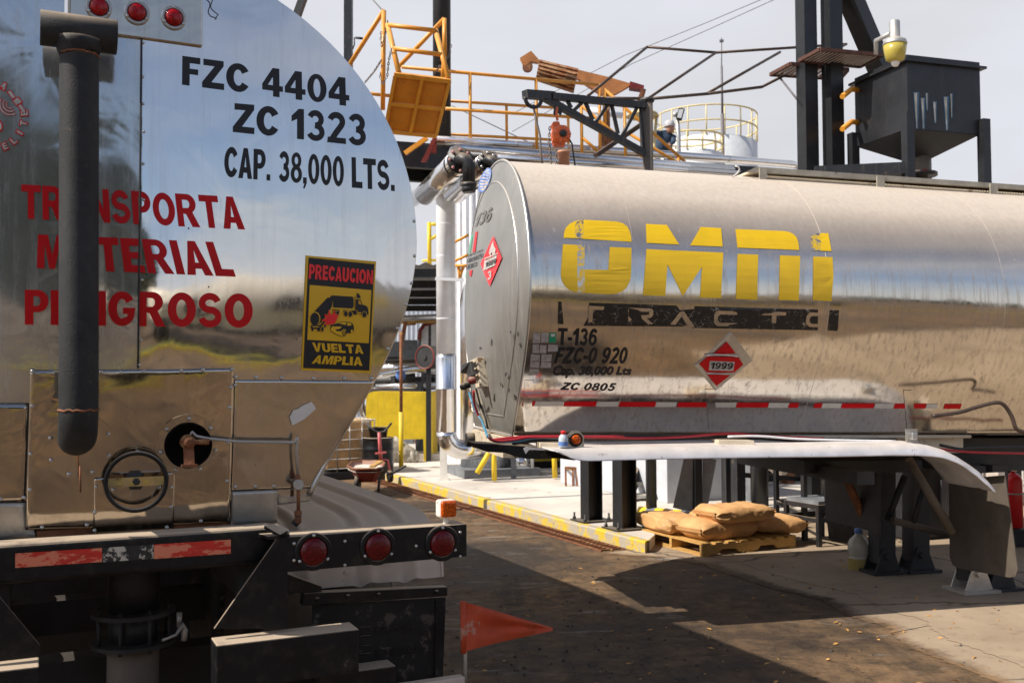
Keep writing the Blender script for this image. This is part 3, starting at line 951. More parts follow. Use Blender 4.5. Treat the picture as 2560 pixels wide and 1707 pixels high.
sq(circ(663, 988, 13, 14, 20), 0, 6)
sq([(386, 725), (415, 788), (438, 792), (452, 722), (470, 788), (508, 790), (462, 895), (425, 905), (330, 915), (360, 888), (300, 855), (352, 840), (335, 782), (382, 800)], 2, 7)
sn.build('caution_sign', [M['signyel'], M['txt'], M['signred']], tank)
# ---- lower panels (flat sheets screwed over the dished head)
PB = TB - .058
def sheet(name, poly, mt, off, th=.004, amp=.003, sc=3.5, nu=40, nv=40, studs=(), label=None, parent=None):
    """a thin sheet with soft dents lying on the head; poly = BL, BR, TR, TL pixels"""
    c = []
    for p in poly:
        q = hs(*p, off); c.append(((q - O1).dot(EX), q.z))
    m_ = MB()
    def f(u, v):
        t, z = bil(c, u, v)
        return T(t, sag(t, z) - off + (amp * mnoise.noise(V((t * sc, z * sc, off * 70))) + amp * .5 * mnoise.noise(V((t * sc * 2.1, z * sc * 2.1, 4)))) * (1 if 0 < u < 1 and 0 < v < 1 else .3), z)
    m_.grid(lambda u, v: f(u, v), nu, nv)
    ed = [f(i / nu, 0) for i in range(nu + 1)] + [f(1, j / nv) for j in range(1, nv + 1)] + [f(1 - i / nu, 1) for i in range(1, nu + 1)] + [f(0, 1 - j / nv) for j in range(1, nv)]
    k = len(ed)
    m_.add(ed + [p + EY * th for p in ed], [(i, (i + 1) % k, (i + 1) % k + k, i + k) for i in range(k)], 2)
    for x, y in studs:
        m_.stud(hs(x, y, off + .001), -EY, .0075, 1)
    o = m_.build(name, [mt, M['zinc'], M['dark']], parent or tank)
    if label: o['label'] = label
    return o
sheet('access_panel', [(64, 1324), (574, 1306), (583, 921), (76, 927)], M['panel'], .012, .006, .0055, 3.2, 60, 50,
      [(81, 928), (253, 930), (304, 931), (360, 929), (453, 927), (507, 924), (580, 923), (80, 1015), (76, 1135), (74, 1224), (577, 968), (574, 1018), (569, 1107), (567, 1202), (105, 1318), (217, 1312), (502, 1302)])
sheet('side_panel', [(577, 1228), (776, 1221), (938, 952), (586, 949)], M['panelside'], .006, .004, .0028, 3.0, 40, 40, [(588, 1216), (638, 1215), (685, 1215), (588, 942 + 20)])
sheet('side_panel', [(-230, 1262), (62, 1254), (74, 1010), (-230, 1010)], M['panel'], .007, .004, .003, 3.0, 20, 20, [(60, 1243), (1, 1247)])
sheet('bottom_strip', [(576, 1312), (693, 1306), (694, 1223), (579, 1229)], M['strip'], .005, .05, .0006, 4, 8, 8)
sheet('bottom_strip', [(694, 1262), (775, 1252), (777, 1222), (696, 1224)], M['strip'], .003, .05, .0006, 4, 8, 8)
sheet('bottom_strip', [(-240, 1352), (90, 1345), (66, 1256), (-240, 1264)], M['strip'], .005, .05, .0006, 4, 8, 8)
sheet('cover_plate', [(233, 1333), (434, 1322), (437, 1180), (236, 1196)], M['panel'], .018, .006, .0010, 4, 30, 30,
      [(240, 1216), (237, 1280), (236, 1326), (428, 1218), (427, 1267), (417, 1318)])
def disc_plate(px, py, rad, off, mt, name, studs=8, hole=0, th=.006, a0=10):
    c = hs(px, py, off)
    N_ = hnorm(c)
    U_ = EX.cross(N_).normalized()
    if U_.z < 0: U_ = -U_
    m_ = MB()
    if hole:
        m_.lathe(c, N_, [(hole, -th), (hole, th * .0), (rad, 0), (rad, -th)], 48, 0, False, caps=False)
    else:
        m_.lathe(c, N_, [(rad, -th), (rad, 0)], 48, 0, False)
    for k in range(studs):
        a = R_(a0 + 360 * k / studs)
        m_.stud(c + (EX * math.cos(a) + U_ * math.sin(a)) * (rad - .016) + N_ * .0005, N_, .008, 1)
    return m_.build(name, [mt, M['zinc']], tank)
disc_plate(200, 1117, .122, .019, M['panel'], 'round_cover', 8, 0, a0=25)
disc_plate(471, 1113, .120, .020, M['panel'], 'round_cover', 7, .083, .012, a0=90)
disc_plate(342, 1190, .110, .025, M['panel'], 'round_cover', 3, 0, a0=90)
for q in (((92, 1345), (230, 1338), (230, 1318), (92, 1327)), ((434, 1322), (572, 1312), (572, 1304), (434, 1312))):
    rb = MB()
    rb.quad(*[hs(x, y, .002) for x, y in q])
    rb.build('rusty_edge', M['rust'], tank)
tp = MB()
decal(tp, poly2d([(724, 1042), (726, 1048), (731, 1063), (760, 1048), (790, 1022), (787, 1014), (778, 1004), (755, 1014), (745, 1022), (733, 1025)]), lambda x, y: hs(x, y, .0125))
tp.build('sticker_scrap', M['white'], tank)
# valve recess
vc = hs(471, 1113, .022)
vn = hnorm(vc)
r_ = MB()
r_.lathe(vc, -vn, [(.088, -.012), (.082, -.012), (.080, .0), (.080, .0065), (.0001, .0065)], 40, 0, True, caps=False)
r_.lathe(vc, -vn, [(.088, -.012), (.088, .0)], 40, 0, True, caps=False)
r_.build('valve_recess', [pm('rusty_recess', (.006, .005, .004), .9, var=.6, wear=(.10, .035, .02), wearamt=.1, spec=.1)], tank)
vl = MB()
vk = hs(471, 1105, .06)
vl.lathe(vk + EY * .06, -EY, [(.028, 0), (.028, .055), (.020, .06), (.020, .085), (.010, .09)], 16)
vl.tube([vk - EY * .01, vk - EY * .01 + EX * .03, vk - EY * .01 + EX * .075], [.010, .010, .012], 10)
vl.bar(vk - Z * .02 - EY * .005, vk - Z * .088 - EY * .03, .038, .008, EY)
vl.bar(vk - Z * .088 - EX * .03 - EY * .03, vk - Z * .088 + EX * .03 - EY * .03, .012, .012)
vl.build('valve', M['rust'], tank)
ln = MB()
lb = .05
ln.tube([hs(476, 1088, lb), hs(480, 1079, lb), hs(490, 1090, lb), hs(520, 1096, lb), hs(600, 1104, lb), hs(737, 1106, lb), hs(741, 1097, lb), hs(743, 1092, lb), hs(744, 1100, lb), hs(742, 1110, lb), hs(741, 1130, lb), hs(746, 1198, lb)], .0062, 10)
ln.build('thin_line', M['galv'], tank)
tv = MB()
tv.tube([hs(744, 1186, lb), hs(745, 1198, lb), hs(746, 1206, lb)], [.008, .012, .012], 10)
tv.lathe(hs(747, 1211, lb + .02), EY, [(.021, 0), (.021, .015), (.008, .018), (.008, .04)], 12, 1)
tv.tube([hs(746, 1206, lb), hs(746, 1278, lb)], .0075, 10)
tv.lathe(hs(745, 1290, lb), Z, [(.012, -.03), (.015, -.025), (.015, -.005), (.012, 0), (.016, .004), (.016, .02), (.009, .026)], 6, 0, False)
tv.tube([hs(745, 1288, lb), hs(745, 1303, lb), hs(741, 1309, lb), hs(733, 1303, lb)], [.013, .014, .014, .010], 10, 2)
tv.build('drip_valve', [M['rust'], M['galv'], M['dark']], tank)
# handwheel
wh = MB()
wc = hs(341, 1204, .075)
wh.torus(wc, EY, .107, .0085, 40, 10)
ob_w = wh.build('handwheel', M['black'], tank)
w2 = MB()
w2.box(wc + EY * .008, .205, .006, .034, (EX, EY, Z))
w2.build('spoke', M['panelside'], ob_w)
w3 = MB()
w3.lathe(wc + EY * .055, -EY, [(.036, 0), (.036, .03), (.028, .034), (.028, .048), (.014, .05), (.014, .062), (.0001, .064)], 6, 0, False)
w3.build('hub', M['dark'], ob_w)
ch = MB()
ch.torus(hs(263, 1180, .02), EY, .008, .002, 12, 6)
ch.tube([hs(267, 1180, .02), hs(300, 1185, .03)], .003, 6)
ch.build('pin_ring', M['dark'], tank)
# vent pipe
vp = MB()
vb = .05
pr = .066
cx_ = 197.5
p_top, p_bot = rp(cx_ + 1, 140, vb), rp(cx_ - 1, 1025, vb)
el = [p_top, p_top - Z * .01, p_top - Z * .03, p_bot + Z * .03, p_bot]
for i in range(1, 9):
    a = R_(i * 84 / 8)
    el.append(p_bot - Z * (.10 * math.sin(a)) + EY * (.10 * (1 - math.cos(a))))
el.append(el[-1] + EY * .12 - Z * .01)
vp.tube(el, pr, 28)
t0 = rp(108, 70, vb); t1 = rp(279, 92, vb)
tc0 = rp(cx_, 82, vb)
tax = EX
vp.tube([tc0 - tax * .127, tc0 - tax * .125, tc0 + tax * .125, tc0 + tax * .127], [.060, .062, .062, .060], 28)
vp.tube([tc0 - Z * .03, tc0 - Z * .055, tc0 - Z * .075, p_top], [.085, .078, pr + .004, pr], 28)
ob_v = vp.build('vent_pipe', M['pipe'], tank)
random.seed(3)
for c in (p_top + Z * .0, rp(cx_ - 1, 1025, vb)):
    wl = MB()
    wl.tube([c + (EX * math.cos(2 * math.pi * i / 40) + EY * math.sin(2 * math.pi * i / 40)) * pr + Z * random.uniform(-.003, .003) for i in range(40)], .0042, 6, closed=True)
    wl.build('weld_bead', M['rust'], ob_v)
hp = MB()
hp.tube([rp(200, 1165, vb + .05), rp(201, 1230, vb + .05)], .0035, 6)
hp.build('drip_wire', M['rust'], ob_v)
# light box
LBB = .195
lx0, lx1 = tz(172, 60, LBB)[0], tz(507, 60, LBB)[0]
zb_ = tz(410, 104, LBB)[1]
lbx = MB()
lbx.prism([T(lx0, LBB, zb_), T(lx1, LBB, zb_), T(lx1, LBB, zb_ + .34), T(lx0, LBB, zb_ + .34)], EY * .07)
lbx.build('light_box', M['panel'], tank, .006)
tb_ = MB()
tb_.box(T(lx1 + .010, .245, zb_ + .085), .046, .006, .20, (EX, EY, Z))
for q in (.03, .15):
    tb_.stud(T(lx1 + .016, .241, zb_ + q), -EY, .007, 1)
tb_.build('mounting_tab', [M['strip'], M['zinc']], tank)
ls = MB()
ls.bar(T(lx0 - .006, LBB - .01, zb_ + .02), T(lx0 - .006, LBB - .01, zb_ + .34), .02, .012)
ls.build('box_edge', M['trim'], tank)
def marker(px, py, b, rl, rr, lens, ring, name='marker_light', n=3, rot=90):
    c = rp(px, py, b)
    m_ = MB()
    m_.lathe(c, -EY, [(rr, 0), (rr, .006), (rr - .004, .009), (rl + .004, .009), (rl + .002, .004)], 36, 0, False)
    for k in range(n):
        a = R_(rot + 360 * k / n)
        m_.stud(c + (EX * math.cos(a) + Z * math.sin(a)) * (rl + rr) / 2 - EY * .008, -EY, .007, 1)
    o = m_.build(name, [ring, M['zinc']], tank)
    q = MB()
    q.lathe(c - EY * .004, -EY, [(rl + .002, 0), (rl, .008), (rl * .9, .016), (rl * .5, .021), (.0001, .022)], 32, 0, True)
    q.build('lens', lens, o)
    return o
for x, y in ((247, 20), (342, 33), (434, 46)):
    marker(x, y, LBB - .0005, .032, .047, M['lensb'], M['galv'])
# wire at the top
wi = MB()
wi.tube([headhit(515 + i * 2.2 + 8 * math.sin(i * .5), -20 + i * 4.4, .03) for i in range(12)] + [headhit(546, 38, .02), headhit(540, 43, .015)], .0022, 6)
wi.build('loose_wire', M['dark'], tank)
# light bar
zt1, zt0 = tz(783, 1337)[1], tz(783, 1424)[1]
tl = tz(718, 1380)[0]; tr = tz(1167, 1350)[0]
lb_ = MB()
lb_.prism([T(tl, 0, zt0), T(tr, 0, zt0), T(tr, 0, zt1), T(tl, 0, zt1)], EY * .14)
for x, y in ((862, 1352), (862, 1412), (1040, 1364), (1150, 1330), (1150, 1390), (735, 1400), (735, 1358)):
    lb_.stud(rp(x, y, -.0005), -EY, .007, 1)
lb_.build('light_bar', [M['black'], M['zinc']], tank, .006)
for x, y in ((783, 1378), (944, 1366), (1105, 1357)):
    marker(x, y, -.0005, .052, .073, M['lens'], M['black'], 'tail_light', 3, 90)
e_ = MB()
e_.prism([rp(660, 1313, .02), rp(700, 1336, .0), rp(724, 1334, .0), rp(722, 1322, .03), rp(690, 1308, .06)], -Z * .012)
e_.prism([T(tl - .075, .0, zt1 - .004), T(tl - .012, .0, zt1 - .004), T(tl - .012, .12, zt1 - .004), T(tl - .1, .12, zt1 - .004)], Z * .012)
e_.build('bracket', M['black'], tank)
# beam with reflective tape
BB = .08
bz1 = tz(300, 1340, BB)[1]; bz0 = tz(300, 1440, BB)[1]
be = MB()
be.prism([T(-1.30, BB, bz0), T(tz(690, 1380, BB)[0], BB, bz0), T(tz(690, 1380, BB)[0], BB, bz1), T(-1.30, BB, bz1)], EY * .12)
be.build('rear_beam', M['black'], tank, .02, 4)
for a, mt, q in ((0, 'tape_worn', (38, 255)), (1, 'tape_peel', (256, 384)), (0, 'tape_worn', (385, 577))):
    m_ = MB()
    def ty(x):
        return 1383 + (x - 38) * (1348 - 1383) / 539
    m_.quad(rp(q[0], ty(q[0]) + 36, BB - .003), rp(q[1], ty(q[1]) + 35, BB - .003), rp(q[1], ty(q[1]), BB - .003), rp(q[0], ty(q[0]), BB - .003))
    m_.build('reflective_tape', M[mt], tank)
# gussets and guard boxes
gs = MB()
gs.prism([rp(536, 1571), rp(700, 1336), rp(719, 1326), rp(719, 1570)], EY * .014)
gs.build('gusset_plate', M['black'], tank)
gs = MB()
gs.prism([rp(-160, 1330), rp(0, 1493), rp(100, 1613), rp(100, 1640), rp(-170, 1665)], EY * .014)
gs.build('gusset_plate', M['black'], tank)
GB = -.075
ga, gb_ = tz(541, 1610, GB)[0], tz(898, 1570, GB)[0]
gz1 = tz(720, 1592, GB)[1]
gq = MB()
gq.prism([T(ga, GB, gz1 - .165), T(gb_, GB, gz1 - .165), T(gb_, GB, gz1), T(ga, GB, gz1)], EY * .13)
gq.build('underride_guard', M['black'], tank, .005)
gl = tz(98, 1650, GB)[0]
gq = MB()
gq.prism([T(gl - .5, GB, gz1 - .165), T(gl, GB, gz1 - .165), T(gl, GB, gz1), T(gl - .5, GB, gz1)], EY * .13)
gq.build('underride_guard', M['black'], tank, .005)
g2 = MB()
g2a, g2b = tz(800, 1690, .12)[0], tz(990, 1668, .12)[0]
g2z = tz(950, 1668, .12)[1]
g2.prism([T(g2a, .12, g2z - .12), T(g2b, .12, g2z - .12), T(g2b, .12, g2z), T(g2a, .12, g2z)], EY * .12)
g2.build('guard_step', M['black'], tank, .005)
g3 = MB()
g3a, g3b = tz(985, 1709, .1)[0], tz(1158, 1690, .1)[0]
g3z = tz(1080, 1699, .1)[1]
g3.prism([T(g3a - .3, .08, g3z - .05), T(g3b, .08, g3z - .05), T(g3b, .08, g3z), T(g3a - .3, .08, g3z)], EY * .05)
g3.build('flag_bracket', M['fender'], tank, .004)
# fender over the right wheels
fd = MB()
f0, f1 = .42, 1.30
zf = tz(900, 1225, 1.6)[1]
ztop = 1.205
prof = [(.30, .93), (.305, .98), (.32, 1.04), (.36, 1.10), (.43, 1.15), (.54, 1.185), (.68, 1.20), (1.2, 1.205), (2.4, 1.205), (3.4, 1.2)]
def fz(t):
    z = 0
    for c in (.66, .93, 1.13):
        z -= .014 * math.exp(-((t - c) / .022) ** 2)
        z += .008 * math.exp(-((t - c - .045) / .02) ** 2)
    return z
def ff(u, v):
    t = f0 + (f1 - f0) * u
    x = v * (len(prof) - 1); i = min(int(x), len(prof) - 2); f = x - i
    b_ = prof[i][0] * (1 - f) + prof[i + 1][0] * f; z = prof[i][1] * (1 - f) + prof[i + 1][1] * f
    k = fz(t)
    return T(t, b_ + (k if v < .45 else 0) * -1, z + k)
fd.grid(ff, 90, 40)
fd.build('fender', M['fender'], tank)
fl = MB()
fl.bar(T(f1, .32, 1.03), T(f1, .31, .93), .01, .03)
fl.build('fender_edge', M['fender'], tank)
# mud flap with embossed lettering, hanger bar
MFB = .22
mh = MB()
mh.prism([rp(756, 1514, MFB - .03), rp(1119, 1489, MFB - .03), rp(1119, 1466, MFB - .03), rp(760, 1482, MFB - .03)], EY * .05)
mh.prism([rp(720, 1434, MFB - .035), rp(805, 1465, MFB - .035), rp(805, 1478, MFB - .035), rp(720, 1484, MFB - .035)], EY * .05)
for x, y in ((793, 1497), (870, 1490), (946, 1486), (1091, 1479)):
    mh.stud(rp(x, y, MFB - .031), -EY, .010)
mh.build('flap_hanger', M['black'], tank, .003)
mf = MB()
def mff(u, v):
    t, z = bil([tz(778, 1790, MFB), tz(1106, 1770, MFB), tz(1114, 1492, MFB), tz(780, 1512, MFB)], u, v)
    return T(t, MFB + .012 * mnoise.noise(V((t * 2, z * 2, 2))) , z)
mf.grid(mff, 16, 16)
mf.bar(rp(1091, 1498, MFB - .004), rp(1088, 1700, MFB - .004), .010, .006)
ob_m = mf.build('mud_flap', M['rubber'], tank)
head_text(ob_m, 'embossed_lettering', 'SOTO', [(938, 1586), (1036, 1578), (1036, 1560), (938, 1567)], M['black'], .01, off=MFB - .008, hit=lambda x, y, o: rp(x, y, o))
head_text(ob_m, 'embossed_lettering', 'DIESEL', [(942, 1641), (1058, 1631), (1058, 1614), (942, 1623)], M['black'], .01, off=MFB - .008, hit=lambda x, y, o: rp(x, y, o))
for y in (1568, 1590, 1614, 1634):
    eb = MB()
    eb.bar(rp(900, y, MFB - .006), rp(927, y - 2, MFB - .006), .004, .004)
    eb.build('embossed_mark', M['black'], ob_m)
# chassis with an added dark backing plate, wheels
chs = MB()
for s_ in (-.45, .45):
    chs.prism([T(s_ - .05, .2, .95), T(s_ + .05, .2, .95), T(s_ + .05, .2, 1.22), T(s_ - .05, .2, 1.22)], EY * 9)
for b_ in (.9, 2.2):
    chs.prism([T(-1.0, b_, .42), T(1.0, b_, .42), T(1.0, b_, .60), T(-1.0, b_, .60)], EY * .16)
chs.prism([T(-1.25, 3.2, .06), T(1.25, 3.2, .06), T(1.25, 3.2, 1.15), T(-1.25, 3.2, 1.15)], EY * .05)  # added dark plate, hides the lit ground so the underside stays in shade
chs.build('chassis', M['dark'], tank)
for s_ in (-1, 1):
    for b_ in (.98, 2.28):
        for t_ in (.70, 1.05):
            w_ = MB()
            c = T(s_ * t_ - (.14), b_, .50)
            w_.lathe(c, EX, [(.30, .02), (.47, .0), (.50, .04), (.50, .24), (.47, .28), (.30, .26)], 32)
            ow = w_.build('tyre', M['rubber'], tank)
            w_ = MB()
            w_.lathe(c + EX * .06, EX, [(.08, -.02), (.2, .02), (.29, 0), (.30, .16), (.1, .16)], 24)
            w_.build('rim', M['galv'], ow)
# drain valve under the tank
dv = MB()
DB = .62
dc = rp(334, 1540, DB)
dr = .102
dv.tube([dc + Z * .30, dc + Z * .02], dr, 28)
dv.lathe(dc, Z, [(dr, .03), (.165, .03), (.165, .012), (dr * .95, .010)], 36, 0, False)
dv.lathe(dc - Z * .105, Z, [(dr, .01), (.165, .01), (.165, -.006), (dr, -.008)], 36, 0, False)
dv.lathe(dc, Z, [(dr * .95, .01), (dr * .95, -.1)], 28)
for k in range(8):
    a = R_(20 + k * 45)
    q = dc + (EX * math.cos(a) + EY * math.sin(a)) * .145
    dv.tube([q + Z * .045, q - Z * .125], .008, 6)
dv.build('drain_valve', M['dark'], tank)
dp = MB()
dp.tube([dc - Z * .11, dc - Z * .40, dc - Z * .46], [dr, dr, dr * 1.2], 28)
dp.build('drain_spout', pm('brown_spout', (.085, .065, .05), .6, var=.3, dust=.3), tank)
dl = MB()
h0 = rp(405, 1600, DB - .15)
dl.tube([h0, rp(440, 1586, DB - .15), rp(455, 1560, DB - .12), rp(462, 1575, DB - .12), rp(460, 1600, DB - .12)], [.006, .006, .012, .014, .012], 10)
dl.tube([rp(448, 1530, DB - .1), rp(448, 1565, DB - .1)], .012, 8)
dl.build('lever', M['galv'], tank)
# amber lamp on the light bar
al = MB()
ac = rp(1119, 1271, .03)
ax_ = (EX, EY, Z)
al.box(ac + EY * .02, .076, .05, .074, ax_)
al.tube([ac + EY * .02 - Z * .035, ac + EY * .02 - Z * .075], .012, 10)
ob_a = al.build('side_lamp', M['white'], tank, .012, 3)
am = MB()
am.box(ac - EY * .010, .068, .022, .068, ax_)
am.build('lens', M['amber'], ob_a, .012, 3)
# flag
flg = thing('warning_flag', 'faded orange triangular flag on a short pole at the bumper corner of the near trailer', 'flag', rp(1162, 1706, .1))
fp_ = MB()
fb = .1
fp_.tube([rp(1164, 1760, fb), rp(1163, 1630, fb), rp(1157, 1505, fb)], .0085, 10)
fp_.build('pole', M['galv'], flg)
fc = MB()
def fcf(u, v):
    top = (1156 + (1382 - 1156) * u, 1502 + (1568 - 1502) * u)
    bot = (1160 + (1382 - 1160) * u, 1631 + (1576 - 1631) * (u ** .8))
    x = top[0] * v + bot[0] * (1 - v); y = top[1] * v + bot[1] * (1 - v)
    return rp(x, y, fb + .035 * math.sin(u * 5 + v) * (.3 + u) + .022 * mnoise.noise(V((u * 4, v * 3, 1))) - .010)
fc.grid(fcf, 24, 10)
fc.tube([rp(1157, 1502, fb), rp(1159, 1632, fb)], .0125, 10)
ob_f = fc.build('flag', M['flag'], flg)
# ================================================================== FAR TANK TRAILER
PH, PI_ = R_(13.6), R_(1.0)
AX = V((math.cos(PH) * math.cos(PI_), math.sin(PH) * math.cos(PI_), -math.sin(PI_)))
NL = V((math.sin(PH), -math.cos(PH), 0))          # towards the camera
UL = NL.cross(AX) * -1
if UL.z < 0: UL = -UL
O2 = at(1326, 690, 7.0) - NL * 1.16
O2 = O2 - UL * (O2.z / UL.z)
DZ = .055
P2 = [(a, z + DZ) for a, z in PROF]
RING2 = P2 + [(-a, b) for a, b in reversed(P2) if a > 1e-6]
def F(s, l, z):
    return O2 + AX * s + NL * l + UL * z
def fl_(p):
    d = p - O2
    return d.dot(AX), d.dot(NL), d.dot(UL)
CAMF = V(fl_(CAM))
def fray(px, py):
    r = ray(px, py)
    return V((r.dot(AX), r.dot(NL), r.dot(UL)))
def ph(px, py, l):
    """point on the vertical plane l = const"""
    return onplane(px, py, O2 + NL * l, NL)
def pz_(px, py, z):
    return onplane(px, py, O2 + UL * z, UL)
def ps(px, py, s):
    return onplane(px, py, O2 + AX * s, AX)
def wob(s_, l, z):
    w = .007 * mnoise.noise(V((s_ * .9, z * 1.3, 2))) + .0022 * mnoise.noise(V((s_ * 2.6, z * 2.2, 7)))
    w -= .004 * math.exp(-((s_ % 1.55 - .78) / .05) ** 2)
    return w * min(1, max(0, s_) / .15) * max(0, min(1, l / .5))
def tankhit(px, py, off=.003):
    r = fray(px, py); best = None
    for (a0, z0), (a1, z1) in zip(P2[:-1], P2[1:]):
        nl, nz_ = (z0 - z1), (a1 - a0)
        k = math.hypot(nl, nz_); nl /= k; nz_ /= k
        den = r.y * nl + r.z * nz_
        if den >= -1e-6: continue
        tt = ((a0 - CAMF.y) * nl + (z0 - CAMF.z) * nz_) / den
        l, z = CAMF.y + r.y * tt, CAMF.z + r.z * tt
        e = ((l - a0) * (a1 - a0) + (z - z0) * (z1 - z0)) / (k * k)
        if -.02 <= e <= 1.02 and (best is None or tt < best[0]):
            best = (tt, nl, nz_)
    if best is None:
        return ph(px, py, .9)
    tt, nl, nz_ = best
    q = CAMF + r * tt
    off = off * .6 + .001
    return F(q.x, q.y + nl * off + wob(q.x, q.y, q.z), q.z + nz_ * off)
ft = thing('tank_trailer', 'far tank trailer with big yellow lettering on its dusty polished side, parked side-on', 'tank trailer', F(0, 0, 0))
LEN2 = 12.0
m = MB()
n = len(RING2)
NB = 160
vs_ = []
ZM2 = 2.30 + DZ
for k in range(NB + 1):
    s_ = LEN2 * k / NB
    for a, z in RING2:
        w = wob(s_, a, z)
        m_z = z
        vs_.append(F(s_, a + w, m_z))
m.add(vs_, [(k * n + i, k * n + (i + 1) % n, (k + 1) * n + (i + 1) % n, (k + 1) * n + i) for k in range(NB) for i in range(n)], 0, True)
m.add([F(LEN2, a, z) for a, z in RING2], [list(range(n))])
m.build('tank_shell', M['omni'], ft)
for k in range(7):
    s_ = .78 + 1.55 * k
    w_ = MB(); w_.tube([F(s_, a + wob(s_, a, z), z) for a, z in P2], .0018, 6)
    w_.build('ring_weld', M['fender'], ft)
# front head: conical flange, ridge, dished centre
HP = [(1.0, 0), (.985, -.010), (.90, -.036), (.86, -.046), (.80, -.062), (.65, -.10), (.45, -.13), (.25, -.145), (.02, -.15)]
h = MB()
vs_ = []
for f, s_ in HP:
    vs_ += [F(s_, a * f, ZM2 + (z - ZM2) * f) for a, z in RING2]
h.add(vs_, [(k * n + i, k * n + (i + 1) % n, (k + 1) * n + (i + 1) % n, (k + 1) * n + i) for k in range(len(HP) - 1) for i in range(n)], 0, True)
h.add(vs_[-n:], [list(range(n))])
h.build('tank_head', M['omnihead'], ft)
for f, s_, rr in ((1.004, -.002, .011), (.86, -.046, .006)):
    t_ = MB()
    t_.tube([F(s_, a * f, ZM2 + (z - ZM2) * f) for a, z in RING2], rr, 8, closed=True)
    t_.build('head_ridge', M['trim'], ft)
def headf(px, py, off=.004):
    s_ = -.08
    for _ in range(6):
        p = ps(px, py, s_)
        q = fl_(p); l, z = q[1], q[2]
        lo_, hi = .02, 1.4
        for _ in range(18):
            f = (lo_ + hi) / 2
            zz = ZM2 + (z - ZM2) / f - DZ
            ins = zz < ZC + B_ and zz > ZB and abs(l) <= f * hw(zz)
            if ins: hi = f
            else: lo_ = f
        f = min(1, hi)
        for (f0_, s0_), (f1_, s1_) in zip(HP[:-1], HP[1:]):
            if f1_ <= f <= f0_:
                s_ = s0_ + (s1_ - s0_) * (f0_ - f) / (f0_ - f1_)
    return ps(px, py, s_ - off)
def htext(name, s, c, mt, weight=.25, off=.006, shear=0, parent=None):
    b_ = MB()
    block_text(b_, s, c, headf, off, 0, shear, weight=weight)
    return b_.build(name, mt, parent or ft)
faded = pm('faded_black_vinyl', (.13, .12, .11), .5, var=.3, scale=20, wear=(.35, .34, .32), wearamt=.35, wscale=18, bmp=0)
htext('lettering', '136', [(1182, 570), (1225, 552), (1232, 515), (1196, 536)], faded, .24)
def hpoly(b_, poly, mi, off, holes=()):
    bm = poly2d(poly, holes); cut(bm, 1, [min(p[1] for p in poly) + (max(p[1] for p in poly) - min(p[1] for p in poly)) * k / 8 for k in range(1, 8)])
    decal(b_, bm, lambda x, y: headf(x, y, off), mi)
pl = MB()
hpoly(pl, [(1233, 590), (1254, 645), (1224, 716), (1201, 660)], 0, .006)
hpoly(pl, [(1211, 652), (1242, 638), (1238, 663), (1208, 677)], 1, .008)
hpoly(pl, [(1210, 646), (1244, 632), (1244, 635), (1210, 649)], 1, .008)
hpoly(pl, [(1226, 642), (1222, 632), (1228, 612), (1233, 602), (1234, 614), (1239, 622), (1237, 636), (1231, 640), (1230, 630), (1227, 634)], 1, .008)
block_text(pl, '1999', [(1213, 669), (1239, 658), (1241, 645), (1215, 656)], headf, .0095, 2, weight=.22)
block_text(pl, '3', [(1218, 701), (1228, 696), (1229, 675), (1219, 680)], headf, .008, 1, weight=.22)
pl.build('hazard_placard', [M['signred'], M['paper'], M['txt']], ft)
for a, mt in (([(1178, 588), (1183, 586), (1175, 635), (1170, 636)], 'green'), ([(1188, 581), (1194, 578), (1188, 629), (1181, 631)], 'red'), ([(1165, 681), (1168, 680), (1166, 694), (1163, 695)], 'green'), ([(1174, 677), (1181, 674), (1178, 692), (1173, 688)], 'red')):
    b_ = MB(); hpoly(b_, a, 0, .006); b_.build('stripe', M[mt], ft)
htext('lettering', 'PARA NUESTRO', [(1166, 659), (1207, 643), (1208, 632), (1168, 648)], M['txt'], .2)
htext('lettering', 'MEXICO', [(1165, 675), (1192, 665), (1193, 653), (1167, 663)], M['txt'], .2)
htext('lettering', 'CONSTRUCCION DE', [(1168, 644), (1207, 627), (1207, 622), (1170, 638)], M['txt'], .16)
lg = MB()
def hell(cx, cy, rx, ry, tilt, mi, off):
    ct, st = math.cos(R_(tilt)), math.sin(R_(tilt))
    hpoly(lg, [(cx + x * ct - y * st, cy + x * st + y * ct) for x, y in circ(0, 0, rx, 24, ry)], mi, off)
hell(1212, 451, 12, 33, 20, 0, .012); hell(1212, 451, 9.5, 29, 20, 1, .014)
block_text(lg, 'OMNI', [(1203, 462), (1221, 449), (1222, 440), (1204, 453)], headf, .016, 0, weight=.2)
lg.build('oval_badge', [M['blue'], M['cream']], ft)
# scuffs on the head
random.seed(8)
for x, y, w, h_ in ((1277, 830, 8, 12), (1285, 845, 5, 14), (1200, 870, 6, 8), (1228, 855, 5, 22), (1212, 905, 4, 18), (1265, 935, 9, 14), (1272, 975, 8, 18), (1252, 960, 5, 14), (1235, 995, 5, 26), (1295, 835, 4, 18)):
    p = [(x + w * .5 * math.cos(t) * random.uniform(.3, 1), y + h_ * .5 * math.sin(t) * random.uniform(.4, 1)) for t in [2 * math.pi * k / 9 for k in range(9)]]
    sc = MB(); decal(sc, poly2d(p), lambda a, b: headf(a, b, .005)); sc.build('scuff_mark', M['txt'], ft)
